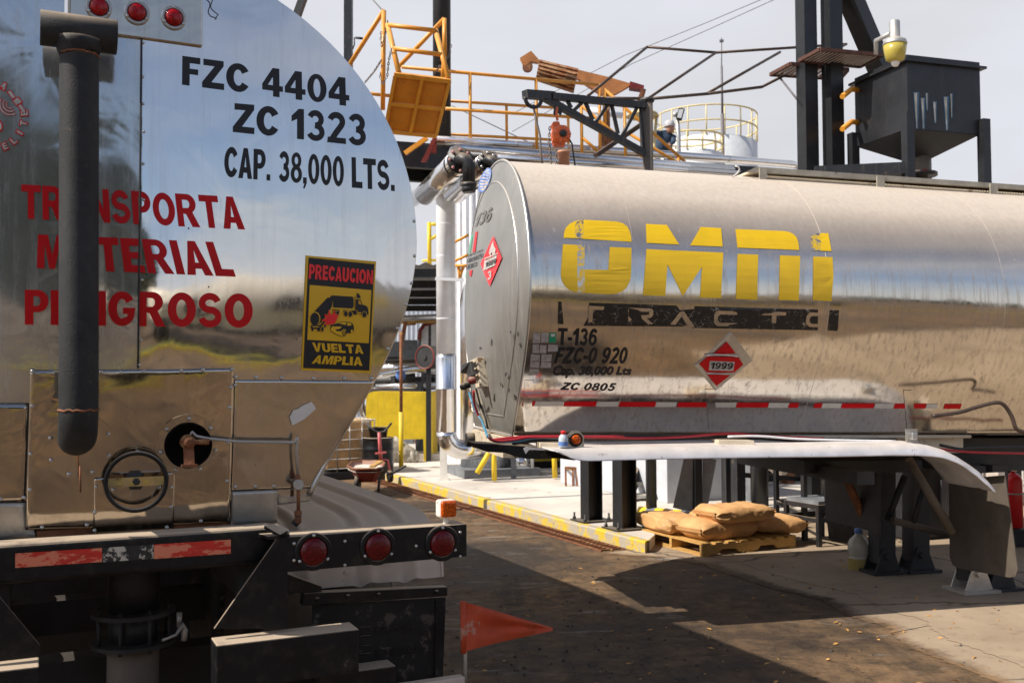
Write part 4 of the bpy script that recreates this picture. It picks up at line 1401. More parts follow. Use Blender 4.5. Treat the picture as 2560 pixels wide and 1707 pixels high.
# ---- side lettering
def sd(x, y):
    return 1340 + x * .3444, 500 + y * .3444
def side_poly(b_, poly, mi=0, off=.004, holes=(), raw=False, split=None):
    f = (lambda p: p) if raw else (lambda p: sd(*p))
    P = [f(p) for p in poly]
    bm = poly2d(P, [[f(p) for p in h_] for h_ in holes])
    y0, y1 = min(p[1] for p in P), max(p[1] for p in P)
    k = max(2, int((y1 - y0) / 6))
    cut(bm, 1, [y0 + (y1 - y0) * i / k for i in range(1, k)])
    if split:
        cut(bm, 0, [sd(q, 0)[0] for q in split])
        bm.verts.index_update()
        xa, xb = sd(split[0], 0)[0], sd(split[1], 0)[0]
        pts = [tankhit(q.co.x, q.co.y, off) for q in bm.verts]
        for w in (0, 1):
            fs = [[q.index for q in fc.verts] for fc in bm.faces if (xa < fc.calc_center_median().x < xb) == bool(w)]
            b_.add(pts, fs, w)
        bm.free(); return
    decal(b_, bm, lambda x, y: tankhit(x, y, off), mi)
def worn(name, col, thr, sc_):
    m_, t, b = mk(name)
    v, g_ = pos(t)
    n1 = nz(t, v, sc_, 8, .8)
    vo = nn(t, 'ShaderNodeTexVoronoi', feature='DISTANCE_TO_EDGE'); vo.inputs['Scale'].default_value = sc_ * 1.6
    t.links.new(v, vo.inputs['Vector'])
    k = mul(t, rng(t, n1, thr, thr + .02), mul(t, rng(t, vo.outputs[0], .008, .02, 1, 0), rng(t, n1, thr - .12, thr - .04)), 'MAXIMUM')
    c = mixc(t, k, col, (.70, .68, .65))
    t.links.new(c, b.inputs['Base Color'])
    t.links.new(k, b.inputs['Metallic'])
    b.inputs['Roughness'].default_value = .3
    return m_
M['yel_worn'] = worn('worn_yellow_vinyl', (.78, .50, .01), .50, 22)
M['blk_worn'] = worn('cracked_black_vinyl', (.02, .018, .016), .62, 14)
OM = [
    ([(200, 275), (203, 240), (215, 205), (240, 178), (275, 158), (330, 145), (580, 158), (630, 170), (665, 195), (685, 235), (693, 275), (695, 305)], (285, 345)),
    ([(195, 322), (355, 330), (350, 505), (525, 508), (535, 342), (695, 348), (693, 500), (690, 560), (678, 600), (655, 640), (620, 667), (580, 680), (520, 684), (470, 682), (290, 670), (245, 655), (210, 625), (190, 590), (180, 555), (180, 520), (183, 480)], (300, 352)),
    ([(798, 175), (950, 183), (1040, 325), (803, 312)], None), ([(1120, 330), (1195, 198), (1343, 206), (1355, 340)], None),
    ([(803, 357), (1360, 383), (1343, 712), (1190, 708), (1205, 485), (1065, 697), (955, 468), (938, 697), (777, 692)], None),
    ([(1447, 213), (1800, 228), (1840, 236), (1870, 252), (1890, 275), (1902, 310), (1908, 365), (1462, 347)], None),
    ([(1463, 392), (1612, 398), (1605, 724), (1450, 718)], None), ([(1768, 403), (1915, 408), (1905, 730), (1762, 726)], None),
    ([(1990, 270), (2040, 243), (2120, 243), (2143, 373), (2005, 368)], (1980, 2065)), ([(2010, 412), (2150, 416), (2157, 550), (2145, 735), (2007, 728)], None)]
for grp in ((0, 1), (2, 3, 4), (5, 6, 7), (8, 9)):
    b_ = MB()
    for i in grp:
        side_poly(b_, OM[i][0], 0, .004, split=OM[i][1])
    b_.build('lettering', [M['yel'], M['yel_worn']], ft)
b_ = MB()
side_poly(b_, [(162, 735), (185, 738), (200, 900), (158, 900)])
side_poly(b_, [(385, 745), (1020, 765), (1045, 800), (1150, 790), (1150, 770), (2045, 795), (2045, 945), (1130, 928), (1100, 905), (1060, 918), (345, 912), (380, 850)])
side_poly(b_, [(2135, 798), (2198, 800), (2190, 950), (2120, 945)])
def tl_(polys):
    for p, hs in polys:
        side_poly(b_, p, 1, .0065, hs)
tl_([([(380, 768), (495, 772), (490, 797), (412, 796), (408, 886), (378, 886), (382, 796)], [])])
tl_([([(668, 895), (668, 782), (835, 787), (850, 800), (848, 838), (830, 855), (800, 856), (848, 900), (810, 900), (765, 858), (762, 835), (818, 832), (820, 812), (700, 808), (692, 895)], [])])
tl_([([(972, 903), (1040, 815), (1070, 805), (1150, 922), (1105, 925), (1055, 845), (1010, 905)], [])])
tl_([([(1292, 830), (1310, 803), (1462, 806), (1460, 832), (1335, 830), (1318, 845), (1318, 878), (1335, 890), (1458, 892), (1456, 917), (1310, 913), (1288, 890)], [])])
tl_([([(1640, 810), (1815, 813), (1812, 838), (1745, 837), (1738, 923), (1705, 922), (1712, 836), (1640, 835)], [])])
tl_([([(1962, 840), (1985, 815), (2052, 818), (2050, 842), (2000, 842), (1985, 858), (1985, 885), (2000, 898), (2050, 898), (2050, 922), (1985, 920), (1955, 895)], [])])
b_.build('lettering', [M['blk_worn'], M['omni']], ft)
def stext(s, c, shear=.2, w=.24, cuts=6):
    b_ = MB(); block_text(b_, s, c, tankhit, .004, 0, shear, weight=w, cuts=cuts, step=.0006); b_.build('lettering', M['txt'], ft)
stext('T-136', [(1395, 862), (1492, 864), (1493, 821), (1394, 820)], .12)
stext('FZC-0 920', [(1386, 908), (1566, 909), (1571, 868), (1394, 868)], .12)
b_ = MB(); decal(b_, text2d('Cap. 38,000 Lts', .034, .22), lambda x, y: tankhit(*bil([(1381, 945), (1578, 943), (1580, 916), (1383, 914)], x, y), .004)); b_.build('lettering', M['txt'], ft)
stext('ZC 0805', [(1403, 974), (1537, 977), (1540, 958), (1407, 956)], .2)
for i, (x0, y0, x1, y1) in enumerate([(1333, 832, 1350, 857), (1354, 831, 1371, 856), (1374, 831, 1390, 856), (1332, 860, 1348, 882), (1350, 862, 1366, 882), (1371, 861, 1395, 878), (1327, 885, 1350, 902), (1354, 885, 1379, 903), (1326, 903, 1349, 919), (1353, 904, 1378, 919), (1324, 921, 1347, 937)]):
    b_ = MB(); side_poly(b_, [(x0, y0), (x1, y0 + 1), (x1 - 1, y1), (x0 - 2, y1)], 0, .004, raw=True)
    if i == 2: side_poly(b_, [(x0 + 3, y0 + 3), (x1 - 3, y0 + 3), (x1 - 4, y0 + 10), (x0 + 3, y0 + 10)], 1, .006, raw=True)
    b_.build('sticker', [M['green'] if i == 2 else M['paper'], M['white']], ft)
# placard holder
pk = MB()
def sp3(p, o): return tankhit(*sd(*p), o)
fr = [(1412, 955), (1572, 1160), (1300, 1375), (1150, 1195)]
fp3 = [sp3(p, .02) for p in fr]
pk.prism(fp3, -NL * .018)
ob_p = pk.build('placard_holder', M['strip'], ft, .004)
pr_ = MB()
pn = (fp3[1] - fp3[0]).cross(fp3[3] - fp3[0]).normalized()
if pn.dot(NL) < 0: pn = -pn
def onp(p, o): return onplane(*sd(*p), fp3[0] + pn * o, pn)
def ppoly(p, mi, o): decal(pr_, poly2d(p), lambda x, y: onp((x, y), o), mi)
ppoly([(1385, 1028), (1450, 1112), (1275, 1128)], 0, .003)
ppoly([(1185, 1190), (1245, 1135), (1470, 1140), (1505, 1195), (1440, 1252), (1240, 1250)], 0, .003)
ppoly([(1243, 1266), (1412, 1270), (1310, 1350)], 0, .003)
ppoly([(1262, 1168), (1442, 1175), (1432, 1240), (1255, 1236)], 1, .005)
block_text(pr_, '1999', [(1268, 1225), (1428, 1230), (1432, 1182), (1272, 1178)], lambda x, y, o: onp((x, y), o), .007, 2, .1, weight=.22)
pr_.build('hazard_placard', [M['red'], M['paper'], M['txt']], ob_p)
sb = MB()
sb.tube([onp(p, .01) for p in ((1235, 1130), (1300, 1122), (1430, 1128), (1480, 1140))], .006, 8)
sb.tube([onp(p, .008) for p in ((1240, 1258), (1425, 1262))], .004, 8)
sb.build('clip', M['trim'], ob_p)
# reflective tape
for k, (x0, x1) in enumerate([(1308, 1339), (1339, 1410), (1412, 1492), (1493, 1549), (1550, 1641), (1641, 1692), (1696, 1784), (1786, 1842), (1843, 1922), (1923, 1973), (1974, 1998), (2037, 2056), (2057, 2105), (2106, 2187), (2188, 2236), (2237, 2316), (2317, 2345), (2362, 2404)]):
    red = k in (0, 2, 4, 6, 8, 10, 11, 13, 15, 17)
    yy = 1003 + (x0 - 1400) * .0065
    b_ = MB(); side_poly(b_, [(x0, yy), (x1, yy), (x1 - 4, yy + 12), (x0 - 4, yy + 12)], 0, .004, raw=True)
    b_.build('reflective_tape', M['tape_r' if red else 'tape_w'], ft)
# lower rail moulding, saddles, skirt edge
b_ = MB()
def zb2(s_): return ZB + DZ
b_.tube([F(.0, WB + .02, zb2(0) - .01), F(3.9, WB + .02, zb2(0) - .01)], .014, 8)
b_.build('skirt_edge', M['cream'], ft)
for xa in (1768, 2264):
    b_ = MB()
    b_.grid(lambda u, v: tankhit(xa + 4 * v + u * 22 - 6 * (1 - v), 972 + (1072 - 972) * v if xa < 2000 else 975 + 105 * v, .006), 4, 14)
    b_.build('saddle', M['omni'], ft)
b_ = MB()
b_.grid(lambda u, v: tankhit(1312 + 22 * u - 8 * v, 950 + 115 * v, .005), 3, 12)
b_.build('saddle', M['omni'], ft)
# frame under the tank
b_ = MB()
zf1 = zb2(0) - .02
for s0_, l in ((.02, .58), (.02, -.62)):
    b_.prism([F(s0_, l, zf1 - .13), F(3.9, l, zf1 - .13), F(3.9, l, zf1), F(s0_, l, zf1)], NL * .05)
b_.prism([F(-.05, -.62, zf1 - .15), F(-.05, .60, zf1 - .15), F(-.05, .60, zf1), F(-.05, -.62, zf1)], AX * .25)
b_.build('subframe', M['cream'], ft)
b_ = MB()
b_.prism([F(2.5, -.5, zf1 - .30), F(3.6, -.5, zf1 - .30), F(3.6, .5, zf1 - .30), F(2.5, .5, zf1 - .30)], UL * .10)
b_.prism([F(3.9, -.45, zf1 - .30), F(LEN2, -.45, zf1 - .30), F(LEN2, .45, zf1 - .30), F(3.9, .45, zf1 - .30)], UL * .28)
b_.build('coupling_plate', M['dark'], ft)
for xa, xb, ya, yb in ((1350, 1434, 1100, 1124), (1796, 1886, 1093, 1120)):
    b_ = MB()
    p = [ph(xa, ya + 6, 1.10), ph(xb, yb - 6, 1.16), ph(xb, yb, 1.16), ph(xa, yb - 6, 1.10)]
    b_.prism([p[0], ph(xb, ya + 8, 1.16), ph(xb, yb, 1.16), ph(xa, yb - 4, 1.10)], -NL * .12)
    b_.build('cream_bracket', M['cream'], ft, .004)
# fender, front end torn
LO = 1.29
top = [(1368, 1121), (1400, 1121), (1470, 1119), (1700, 1116), (2000, 1113), (2180, 1109), (2240, 1108), (2291, 1109), (2325, 1113), (2365, 1124), (2397, 1141), (2428, 1162), (2453, 1180), (2472, 1202), (2490, 1227)]
lip = [(1395, 1128), (1430, 1146), (1464, 1153), (1700, 1147), (2000, 1143), (2180, 1140), (2240, 1139), (2290, 1139), (2330, 1141), (2360, 1145), (2390, 1156), (2415, 1170), (2440, 1189), (2462, 1209), (2486, 1230)]
TP = [fl_(ph(x, y, LO - .05)) for x, y in top]
LP_ = [fl_(ph(x, y, LO)) for x, y in lip]
b_ = MB()
NU = 96
def lerpL(Ls, u):
    x = u * (len(Ls) - 1); i = min(int(x), len(Ls) - 2); f = x - i
    return [Ls[i][k] * (1 - f) + Ls[i + 1][k] * f for k in range(3)]
def ffn(u, v):
    t_, l_ = lerpL(TP, u), lerpL(LP_, u)
    w = .0025 * mnoise.noise(V((u * 14, v * 3, 1))) + .004 * mnoise.noise(V((u * 6, v, 5)))
    if v < .4:                       # top face from the inside out
        k = v / .4
        z = t_[2] + .012 * (1 - k) + .012 * math.exp(-((k - .72) / .05) ** 2)
        return F(t_[0], .66 + (LO - .10 - .66) * k, z + w)
    k = (v - .4) / .6                # rounded lip
    a = k * math.pi / 2
    l = LO - .10 + .10 * math.sin(a)
    z = t_[2] + (l_[2] - t_[2]) * (1 - math.cos(a)) ** 1.0
    s_ = t_[0] + (l_[0] - t_[0]) * (1 - math.cos(a))
    return F(s_, l + w * 2, z + w)
b_.grid(ffn, NU, 30)
for k in range(26):
    q = ph(1500 + k * 30, 1113 - (k > 14) * 1, LO - .30); b_.stud(q, UL, .012, 1)
ob_f2 = b_.build('fender', [M['fendw'], M['zinc']], ft)
ob_f2.modifiers.new('thickness', 'SOLIDIFY').thickness = .009
b_ = MB()
tp_ = [(1188, 1108), (1200, 1122), (1216, 1129), (1250, 1131), (1280, 1133), (1288, 1140), (1312, 1146), (1350, 1147), (1395, 1145), (1440, 1151), (1420, 1138), (1396, 1128), (1372, 1122), (1330, 1117), (1280, 1113), (1230, 1110)]
b_.prism([ph(x, y, 1.12) for x, y in tp_], -NL * .30)
b_.build('torn_fender_end', M['rubber'], ft)
b_ = MB()
b_.prism([ph(x, y, 1.16) for x, y in ((1308, 1121), (1316, 1116), (1336, 1119), (1360, 1121), (1400, 1123), (1424, 1131), (1440, 1146), (1400, 1131), (1366, 1126), (1340, 1124), (1322, 1124), (1314, 1134))], NL * .006)
b_.build('torn_fender_flap', M['fendw'], ft)
# hoses and cables
def cable(name, pts, l, r, mt, n=8):
    b_ = MB()
    P = [ph(x, y, l) for x, y in pts]
    Q = []
    for i in range(len(P) - 1):
        for k in range(4):
            f = k / 4
            p0, p1, p2, p3 = P[max(0, i - 1)], P[i], P[i + 1], P[min(len(P) - 1, i + 2)]
            Q.append(.5 * ((2 * p1) + (p2 - p0) * f + (2 * p0 - 5 * p1 + 4 * p2 - p3) * f * f + (3 * p1 - p0 - 3 * p2 + p3) * f ** 3))
    Q.append(P[-1])
    b_.tube(Q, r, n)
    return b_.build(name, M[mt], ft)
cable('cable', [(1228, 1100), (1260, 1096), (1310, 1092), (1400, 1091), (1600, 1095), (1700, 1092), (1820, 1083), (1900, 1089), (2060, 1096)], 1.02, .010, 'cable_red')
cable('cable', [(1222, 1092), (1228, 1099), (1250, 1102), (1290, 1098), (1320, 1093), (1400, 1092), (1560, 1091)], 1.06, .009, 'cable_red')
cable('cable', [(1450, 1093), (1560, 1092), (1680, 1094), (1740, 1092), (1830, 1088), (1920, 1095), (2060, 1102), (2240, 1100)], .98, .018, 'cable_black')
cable('cable', [(1225, 1098), (1240, 1104), (1262, 1105), (1300, 1102), (1340, 1094), (1420, 1096)], 1.05, .008, 'cable_blue')
cable('cable', [(1280, 1108), (1320, 1103), (1380, 1098), (1450, 1094)], 1.0, .014, 'cable_black')
cable('cable', [(1820, 1091), (1900, 1090), (2000, 1097), (2150, 1101), (2240, 1102)], 1.06, .008, 'galvw')
cable('cable', [(2350, 1122), (2400, 1128), (2460, 1131), (2600, 1134)], .9, .010, 'cable_red')
cable('cable', [(2350, 1112), (2400, 1122), (2430, 1120), (2600, 1116)], .8, .012, 'cable_black')
# side lamps
def lamp(cx, cy, l, lens):
    c = ph(cx, cy, l)
    b_ = MB()
    b_.prism([ph(cx - 21, cy + 22, l), ph(cx + 22, cy + 22, l), ph(cx + 22, cy - 8, l), ph(cx + 10, cy - 21, l), ph(cx - 6, cy - 22, l), ph(cx - 20, cy - 10, l)], -NL * .008)
    b_.box(c - UL * .064 + NL * .03, .13, .06, .006, (AX, NL, UL))
    o = b_.build('lamp_bracket', M['trim'], ft)
    b_ = MB(); b_.lathe(c, NL, [(.050, 0), (.050, .018), (.044, .024), (.034, .020)], 28); b_.build('bezel', M['rubber'], o)
    b_ = MB(); b_.lathe(c + NL * .012, NL, [(.035, 0), (.034, .014), (.02, .02), (.0001, .021)], 28); b_.build('lens', lens, o)
lamp(1438, 1098, 1.16, M['amber'])
b_ = MB()
b_.prism([ph(2264, 1072, 1.1), ph(2294, 1072, 1.1), ph(2294, 1111, 1.1), ph(2266, 1111, 1.1)], -NL * .008)
o_ = b_.build('lamp_bracket', M['strip'], ft)
b_ = MB(); b_.box(ph(2276, 1089, 1.1) + NL * .03, .05, .06, .055, (AX, NL, UL)); b_.build('lamp', M['zinc'], o_, .01, 3)
# gladhand box and hoses on the front head
b_ = MB()
gb0 = [(1171, 903), (1192, 893), (1203, 966), (1190, 970)]
b_.prism([headf(x, y, .06) for x, y in gb0], AX * .06)
for k in range(4):
    y = 905 + k * 17
    b_.bar(headf(1184 + k * 2.8, y, .075), headf(1189 + k * 2.8, y - 2, .075), .012, .012)
o_ = b_.build('coupling_box', M['cream'], ft, .004)
b_ = MB()
b_.prism([headf(x, y, .11) for x, y in ((1154, 911), (1174, 903), (1180, 938), (1172, 945), (1166, 935), (1150, 932))], AX * .06)
b_.build('socket', M['dark'], o_, .006)
for px, py, mt in ((1170, 961, 'rubber'), (1158, 966, 'rubber'), (1180, 951, 'redpaint')):
    b_ = MB(); c = headf(px, py, .12)
    b_.lathe(c + AX * .03, -AX, [(.026, 0), (.03, .02), (.03, .05), (.016, .055), (.014, .06)], 16); b_.build('gladhand', M[mt], o_)
def hcable(pts, r, mt):
    b_ = MB(); b_.tube([headf(x, y, o) for x, y, o in pts], r, 8); b_.build('air_hose', M[mt], ft)
hcable([(1173, 982, .10), (1180, 1005, .07), (1190, 1030, .05), (1206, 1055, .05), (1213, 1075, .08), (1219, 1092, .14)], .010, 'cable_blue')
hcable([(1184, 978, .10), (1186, 1010, .07), (1196, 1040, .05), (1208, 1058, .05)], .010, 'cable_red')
hcable([(1190, 972, .05), (1200, 1010, .035), (1214, 1045, .035), (1220, 1072, .05)], .009, 'cable_black')
b_ = MB(); b_.bar(headf(1190, 972, .03), headf(1219, 1068, .03), .03, .01, NL); b_.build('hose_channel', M['cream'], ft)
b_ = MB()
b_.lathe(F(-.12, -.50, zf1 - .08), AX, [(.06, 0), (.06, .08)], 20)
b_.build('rubber_buffer', M['rubber'], ft)
# catwalk on top
b_ = MB()
CL = .42
b_.prism([ph(1893, 417, CL), ph(2560, 463, CL), ph(2900, 487, CL), ph(2900, 498, CL), ph(2560, 474, CL), ph(1868, 429, CL)], -NL * .04)
for q in (1899, 2193, 2476):
    yt = 417 + (q - 1893) * .069
    b_.prism([ph(q, yt + 2, CL + .012), ph(q + 19, yt + 3, CL + .012), ph(q + 19, yt + 40, CL + .012), ph(q, yt + 39, CL + .012)], -NL * .012)
b_.build('catwalk_rail', pm('catwalk_grey', (.36, .33, .27), .7, var=.3, dust=.5, wear=(.03, .03, .03), wearamt=.3, wscale=5), ft)
b_ = MB()
for k in range(100):
    x = 1905 + k * 6.7
    yt = 417 + (x - 1893) * .069 + 23
    b_.bar(ph(x, yt, CL - .06), ph(x + 5, yt + 4, CL - .06), .02, .02)
p0, p1 = ph(1893, 424, CL - .06), ph(2900, 493, CL - .06)
b_.prism([p0, p1, p1 - NL * .7, p0 - NL * .7], UL * .02)
b_.build('catwalk_grating', M['cream'], ft)
b_ = MB()
b_.tube([ph(1838 + 10 * math.sin(k * .9) + k * .6, 415 + 14 * (1 - math.cos(k * .6)), CL + .05) for k in range(9)], .006, 6)
b_.build('white_rope', M['white'], ft)
# pipe hanging on the tank side at the right
cable('side_pipe', [(2330, 1040), (2400, 1030), (2440, 1018), (2490, 1006), (2512, 1014), (2530, 1042), (2545, 1075), (2600, 1082)], 1.08, .016, 'hose')
# mud flaps
SF = 3.85
def flap(poly, mt):
    b_ = MB()
    b_.prism([ps(x, y, SF) for x, y in poly], AX * .008)
    o = b_.build('mud_flap', M[mt], ft)
    return o
flap([(2372, 1195), (2374, 1392), (2382, 1412), (2396, 1420), (2524, 1443), (2538, 1440), (2544, 1424), (2512, 1188)], 'rubdust')
flap([(2052, 1170), (2072, 1345), (2080, 1352), (2146, 1360), (2155, 1350), (2150, 1175)], 'rubber')
b_ = MB()
b_.prism([ps(2468, 1182, SF), ps(2512, 1180, SF), ps(2512, 1188, SF), ps(2468, 1192, SF)], -AX * .06)
b_.build('flap_hanger', M['fender'], ft)
# support legs and struts
def leg(px, py, ptop, w, feet='dark', mt='dark', wood=False):
    p = gnd(px, py)
    b_ = MB()
    b_.bar(p + Z * .10, V((p.x + .02, p.y, ptop)), w, w, AX)
    o = b_.build('landing_leg', M[mt], ft)
    b_ = MB()
    A, N_ = V((AX.x, AX.y, 0)).normalized(), NL
    b_.box(p + Z * .022, .34, .30, .025, (A, N_, Z))
    for s_ in (-.09, .09):
        b_.prism([p - A * .13 + N_ * s_ + Z * .035, p + A * .13 + N_ * s_ + Z * .035, p + A * .05 + N_ * s_ + Z * .24, p - A * .05 + N_ * s_ + Z * .24], N_ * .012)
    b_.tube([p - N_ * .13 + Z * .17, p + N_ * .13 + Z * .17], .032, 12)
    b_.build('foot', M[feet], o)
    if wood:
        b_ = MB(); b_.box(p + Z * .33, w * 1.12, w * 1.12, .22, (A, N_, Z)); b_.build('wood_packing', M['woodend'], o)
leg(2205, 1432, 1.05, .17)
leg(2290, 1428, 1.05, .17)
leg(2428, 1479, 1.05, .16, 'strip', wood=True)
leg(2486, 1473, 1.05, .15)
def strut(a, b, l, r, mt='fender'):
    b_ = MB(); b_.tube([ph(*a, l), ph(*b, l)], r, 10); b_.build('strut', M[mt], ft)
strut((2272, 1148), (2380, 1330), .95, .034, 'rubdust')
strut((2095, 1150), (2168, 1315), .2, .035, 'rust')
strut((2262, 1190), (2218, 1300), .2, .03, 'dark')
strut((2230, 1300), (2370, 1335), .3, .032, 'rubdust')
strut((2310, 1220), (2280, 1310), .3, .026, 'dark')
b_ = MB()
b_.prism([F(2.6, -.9, 1.02), F(2.75, -.9, 1.02), F(2.75, 1.1, 1.02), F(2.6, 1.1, 1.02)], UL * .10)
b_.prism([F(3.2, -.35, .55), F(3.24, -.35, .55), F(3.24, .45, .55), F(3.2, .45, .55)], UL * .5)
b_.build('leg_beam', M['dark'], ft)
for s_ in (9.4, 10.7):
    for l in (-.80, -1.12, .78, 1.10):
        w_ = MB(); w_.lathe(F(s_, l - .13, .70), NL, [(.30, .02), (.47, 0), (.50, .04), (.50, .22), (.47, .26), (.30, .24)], 28)
        ow = w_.build('tyre', M['rubber'], ft)
        w_ = MB(); w_.lathe(F(s_, l - .06, .70), NL, [(.08, -.02), (.29, 0), (.30, .16), (.1, .12)], 22); w_.build('rim', M['galv'], ow)
# items lying on the trailer
bo = thing('plastic_bottle', 'small clear plastic bottle with a red cap beside the orange lamp of the far trailer', 'bottle', ph(1407, 1117, 1.2))
pb_ = pm('clear_plastic', (.55, .62, .70), .15, var=.1, bmp=0)
b_ = MB(); c = ph(1408, 1118, 1.2)
b_.lathe(c, UL, [(.030, 0), (.033, .01), (.033, .06), (.03, .075), (.014, .095), (.013, .10)], 20)
b_.build('bottle_body', pb_, bo)
b_ = MB(); b_.lathe(c + UL * .09, UL, [(.018, 0), (.018, .022), (.015, .026)], 20); b_.build('cap', M['signred'], bo)
b_ = MB(); b_.lathe(c + UL * .012, UL, [(.0342, 0), (.0342, .028)], 20, caps=False); b_.build('label', M['blue'], bo)
# ================================================================== PLANT BEHIND
def sit(name, label, cat, mbx, mt, group=None, bevel=0):
    return tag(mbx.build(name, mt, None, bevel), label, cat, group)
GD = V((.949, .316, 0)); GN = V((-.316, .949, 0))
G0 = at(1175, 300, 15.3)
def gp2(px, py, off=0.0):
    return onplane(px, py, G0 + GN * off, GN)
def tube2(mbx, pts, r, n=10, mi=0):
    return mbx.tube([at(*p) if len(p) == 3 else p for p in pts], r, n, mi)
# ---- orange loading gantry
ga_ = thing('loading_gantry', 'orange railed walkway on a dark steel deck above and behind the far tank trailer', 'gantry', V((gp2(1175, 360).x, gp2(1175, 360).y, 0)))
b_ = MB()
zt = gp2(1175, 366).z
p0, p1 = gp2(930, 352), gp2(2040, 400)
p0.z = p1.z = zt
b_.prism([p0, p1, p1 + GN * 1.1, p0 + GN * 1.1], -Z * .06)
for off in (-.02, 1.0):
    a, c = p0 + GN * off - Z * .06, p1 + GN * off - Z * .06
    b_.prism([a, c, c + GN * .12, a + GN * .12], -Z * .32)
for k in range(14):
    a = p0.lerp(p1, (k + .5) / 14) - Z * .12
    b_.bar(a + GN * .1, a + GN * 1.0, .10, .16)
b_.build('deck', M['blackfar'], ga_)
def rail(name, segs, r=.026, off=0.0, mt='orange'):
    for a, c in segs:
        b_ = MB(); b_.tube([gp2(*a, off), gp2(*c, off)], r, 10); b_.build(name, M[mt], ga_)
rail('handrail', [((1004, 168), (1500, 213))])
rail('mid_rail', [((1114, 272), (1475, 296))])
rail('mid_rail', [((900, 232), (975, 240))])
rail('post', [((1175, 184), (1176, 362)), ((1340, 199), (1342, 373)), ((1498, 210), (1500, 378)), ((1453, 262), (1455, 382))])
rail('handrail', [((1112, 252), (1420, 272))], .024, 1.0)
rail('toe_rail', [((1104, 335), (1420, 352))], .024, 1.0)
rail('post', [((1266, 263), (1267, 350)), ((1420, 268), (1421, 360)), ((1107, 300), (1106, 335))], .024, 1.0)
rail('stair_rail', [((1511, 224), (1712, 404)), ((1453, 264), (1615, 400)), ((1455, 344), (1500, 383)), ((1565, 330), (1750, 440))], .026)
rail('post', [((1512, 222), (1513, 310)), ((1561, 272), (1564, 398)), ((1695, 395), (1697, 440))], .026)
b_ = MB()
for k in range(3):
    p = p0.lerp(p1, .62 + k * .13) + GN * .6
    b_.box(V((p.x, p.y, (p.z - .3) / 2)), .18, .18, p.z - .3, (GD, GN, Z))
b_.build('support_column', M['blackfar'], ga_)
# ---- folding gangway cage
cg = thing('folding_gangway', 'raised orange folding gangway with a square panelled step plate and hanging chains', 'gangway', at(1040, 330, 14.5))
D = 14.3
def cgb(name, segs, r=.033):
    for a, c in segs:
        b_ = MB(); tube2(b_, [(a[0], a[1], a[2] if len(a) > 2 else D), (c[0], c[1], c[2] if len(c) > 2 else D)], r, 12); b_.build(name, M['orange'], cg)
cgb('frame_post', [((959.5, 27), (957, 275)), ((1111, 47, 14.9), (1112, 140, 14.9)), ((1111, 140, 14.9), (1107, 200, 15))], .034)
cgb('brace', [((959.5, 27), (874, 162, 14.9)), ((1111, 47, 14.9), (999, 165, 15.3))])
cgb('cross_bar', [((970, 63, 13.9), (1089, 77, 13.9)), ((984, 122, 13.7), (1103, 137, 13.7))], .032)
cgb('stile', [((969, 61, 13.95), (997, 182, 13.5)), ((1089, 76, 13.95), (1121, 197, 13.5))], .036)
b_ = MB()
c4 = [at(960, 329, 14.1), at(1092, 341, 14.1), at(1128, 199, 13.5), at(987, 182, 13.5)]
nrm = (c4[1] - c4[0]).cross(c4[3] - c4[0]).normalized()
if nrm.dot(CAM - c4[0]) < 0: nrm = -nrm
b_.prism(c4, -nrm * .03)
b_.build('step_plate', M['orangepl'], cg)
b_ = MB()
def pb(u0, v0, u1, v1, w=.045):
    f = lambda u, v: (c4[0] * (1 - u) + c4[1] * u) * (1 - v) + (c4[3] * (1 - u) + c4[2] * u) * v + nrm * .022
    b_.bar(f(u0, v0), f(u1, v1), w, .042, nrm)
pb(0, .015, 1, .015); pb(0, .985, 1, .985, .06); pb(.015, .03, .015, .97); pb(.985, .03, .985, .97); pb(.5, .03, .5, .97); pb(.03, .5, .48, .5); pb(.52, .5, .97, .5)
b_.build('plate_frame', M['orange'], cg)
def chain_links(mbx, pts, l=.05, r=.006):
    pts = [at(*p) for p in pts]
    acc = 0
    for i in range(len(pts) - 1):
        d = pts[i + 1] - pts[i]; n = max(1, int(d.length / (l * .72)))
        a_, b2_ = basis(d)
        for k in range(n):
            c = pts[i] + d * ((k + .5) / n)
            w = a_ if k % 2 else b2_
            dd = d.normalized()
            mbx.tube([c + dd * (l * .5 * math.cos(t)) + w * (l * .26 * math.sin(t)) for t in [2 * math.pi * q / 8 for q in range(8)]], r, 5, closed=True)
for pts in ([(969, 52, 13.9), (962, 90, 14.1), (955, 118, 14.1), (952, 100, 14.1), (953, 80, 14.1)],
            [(980, 120, 13.6), (972, 150, 13.7), (968, 190, 13.8), (957, 212, 13.8), (951, 196, 13.8), (951, 182, 13.8)],
            [(954, 150, 14.2), (935, 180, 14.4), (912, 207, 14.6)], [(1128, 112, 14.9), (1124, 135, 14.9), (1118, 148, 14.9)], [(1102, 164, 13.8), (1085, 186, 13.8)]):
    b_ = MB(); chain_links(b_, pts); b_.build('chain', M['chain'], cg)
b_ = MB(); b_.bar(at(1068, 345, 14.4), at(1012, 384, 14.4), .06, .06); b_.build('support_arm', M['orange'], cg)
b_ = MB(); b_.prism([at(1083, 343, 14.6), at(1092, 345, 14.6), at(1066, 405, 14.6), at(1052, 405, 14.6)], V((0, .06, 0))); b_.prism([at(1076, 352, 14.7), at(1092, 348, 14.7), at(1090, 384, 14.7), at(1076, 380, 14.7)], V((0, .06, 0))); b_.build('hinge_bracket', M['redpaint'], cg)
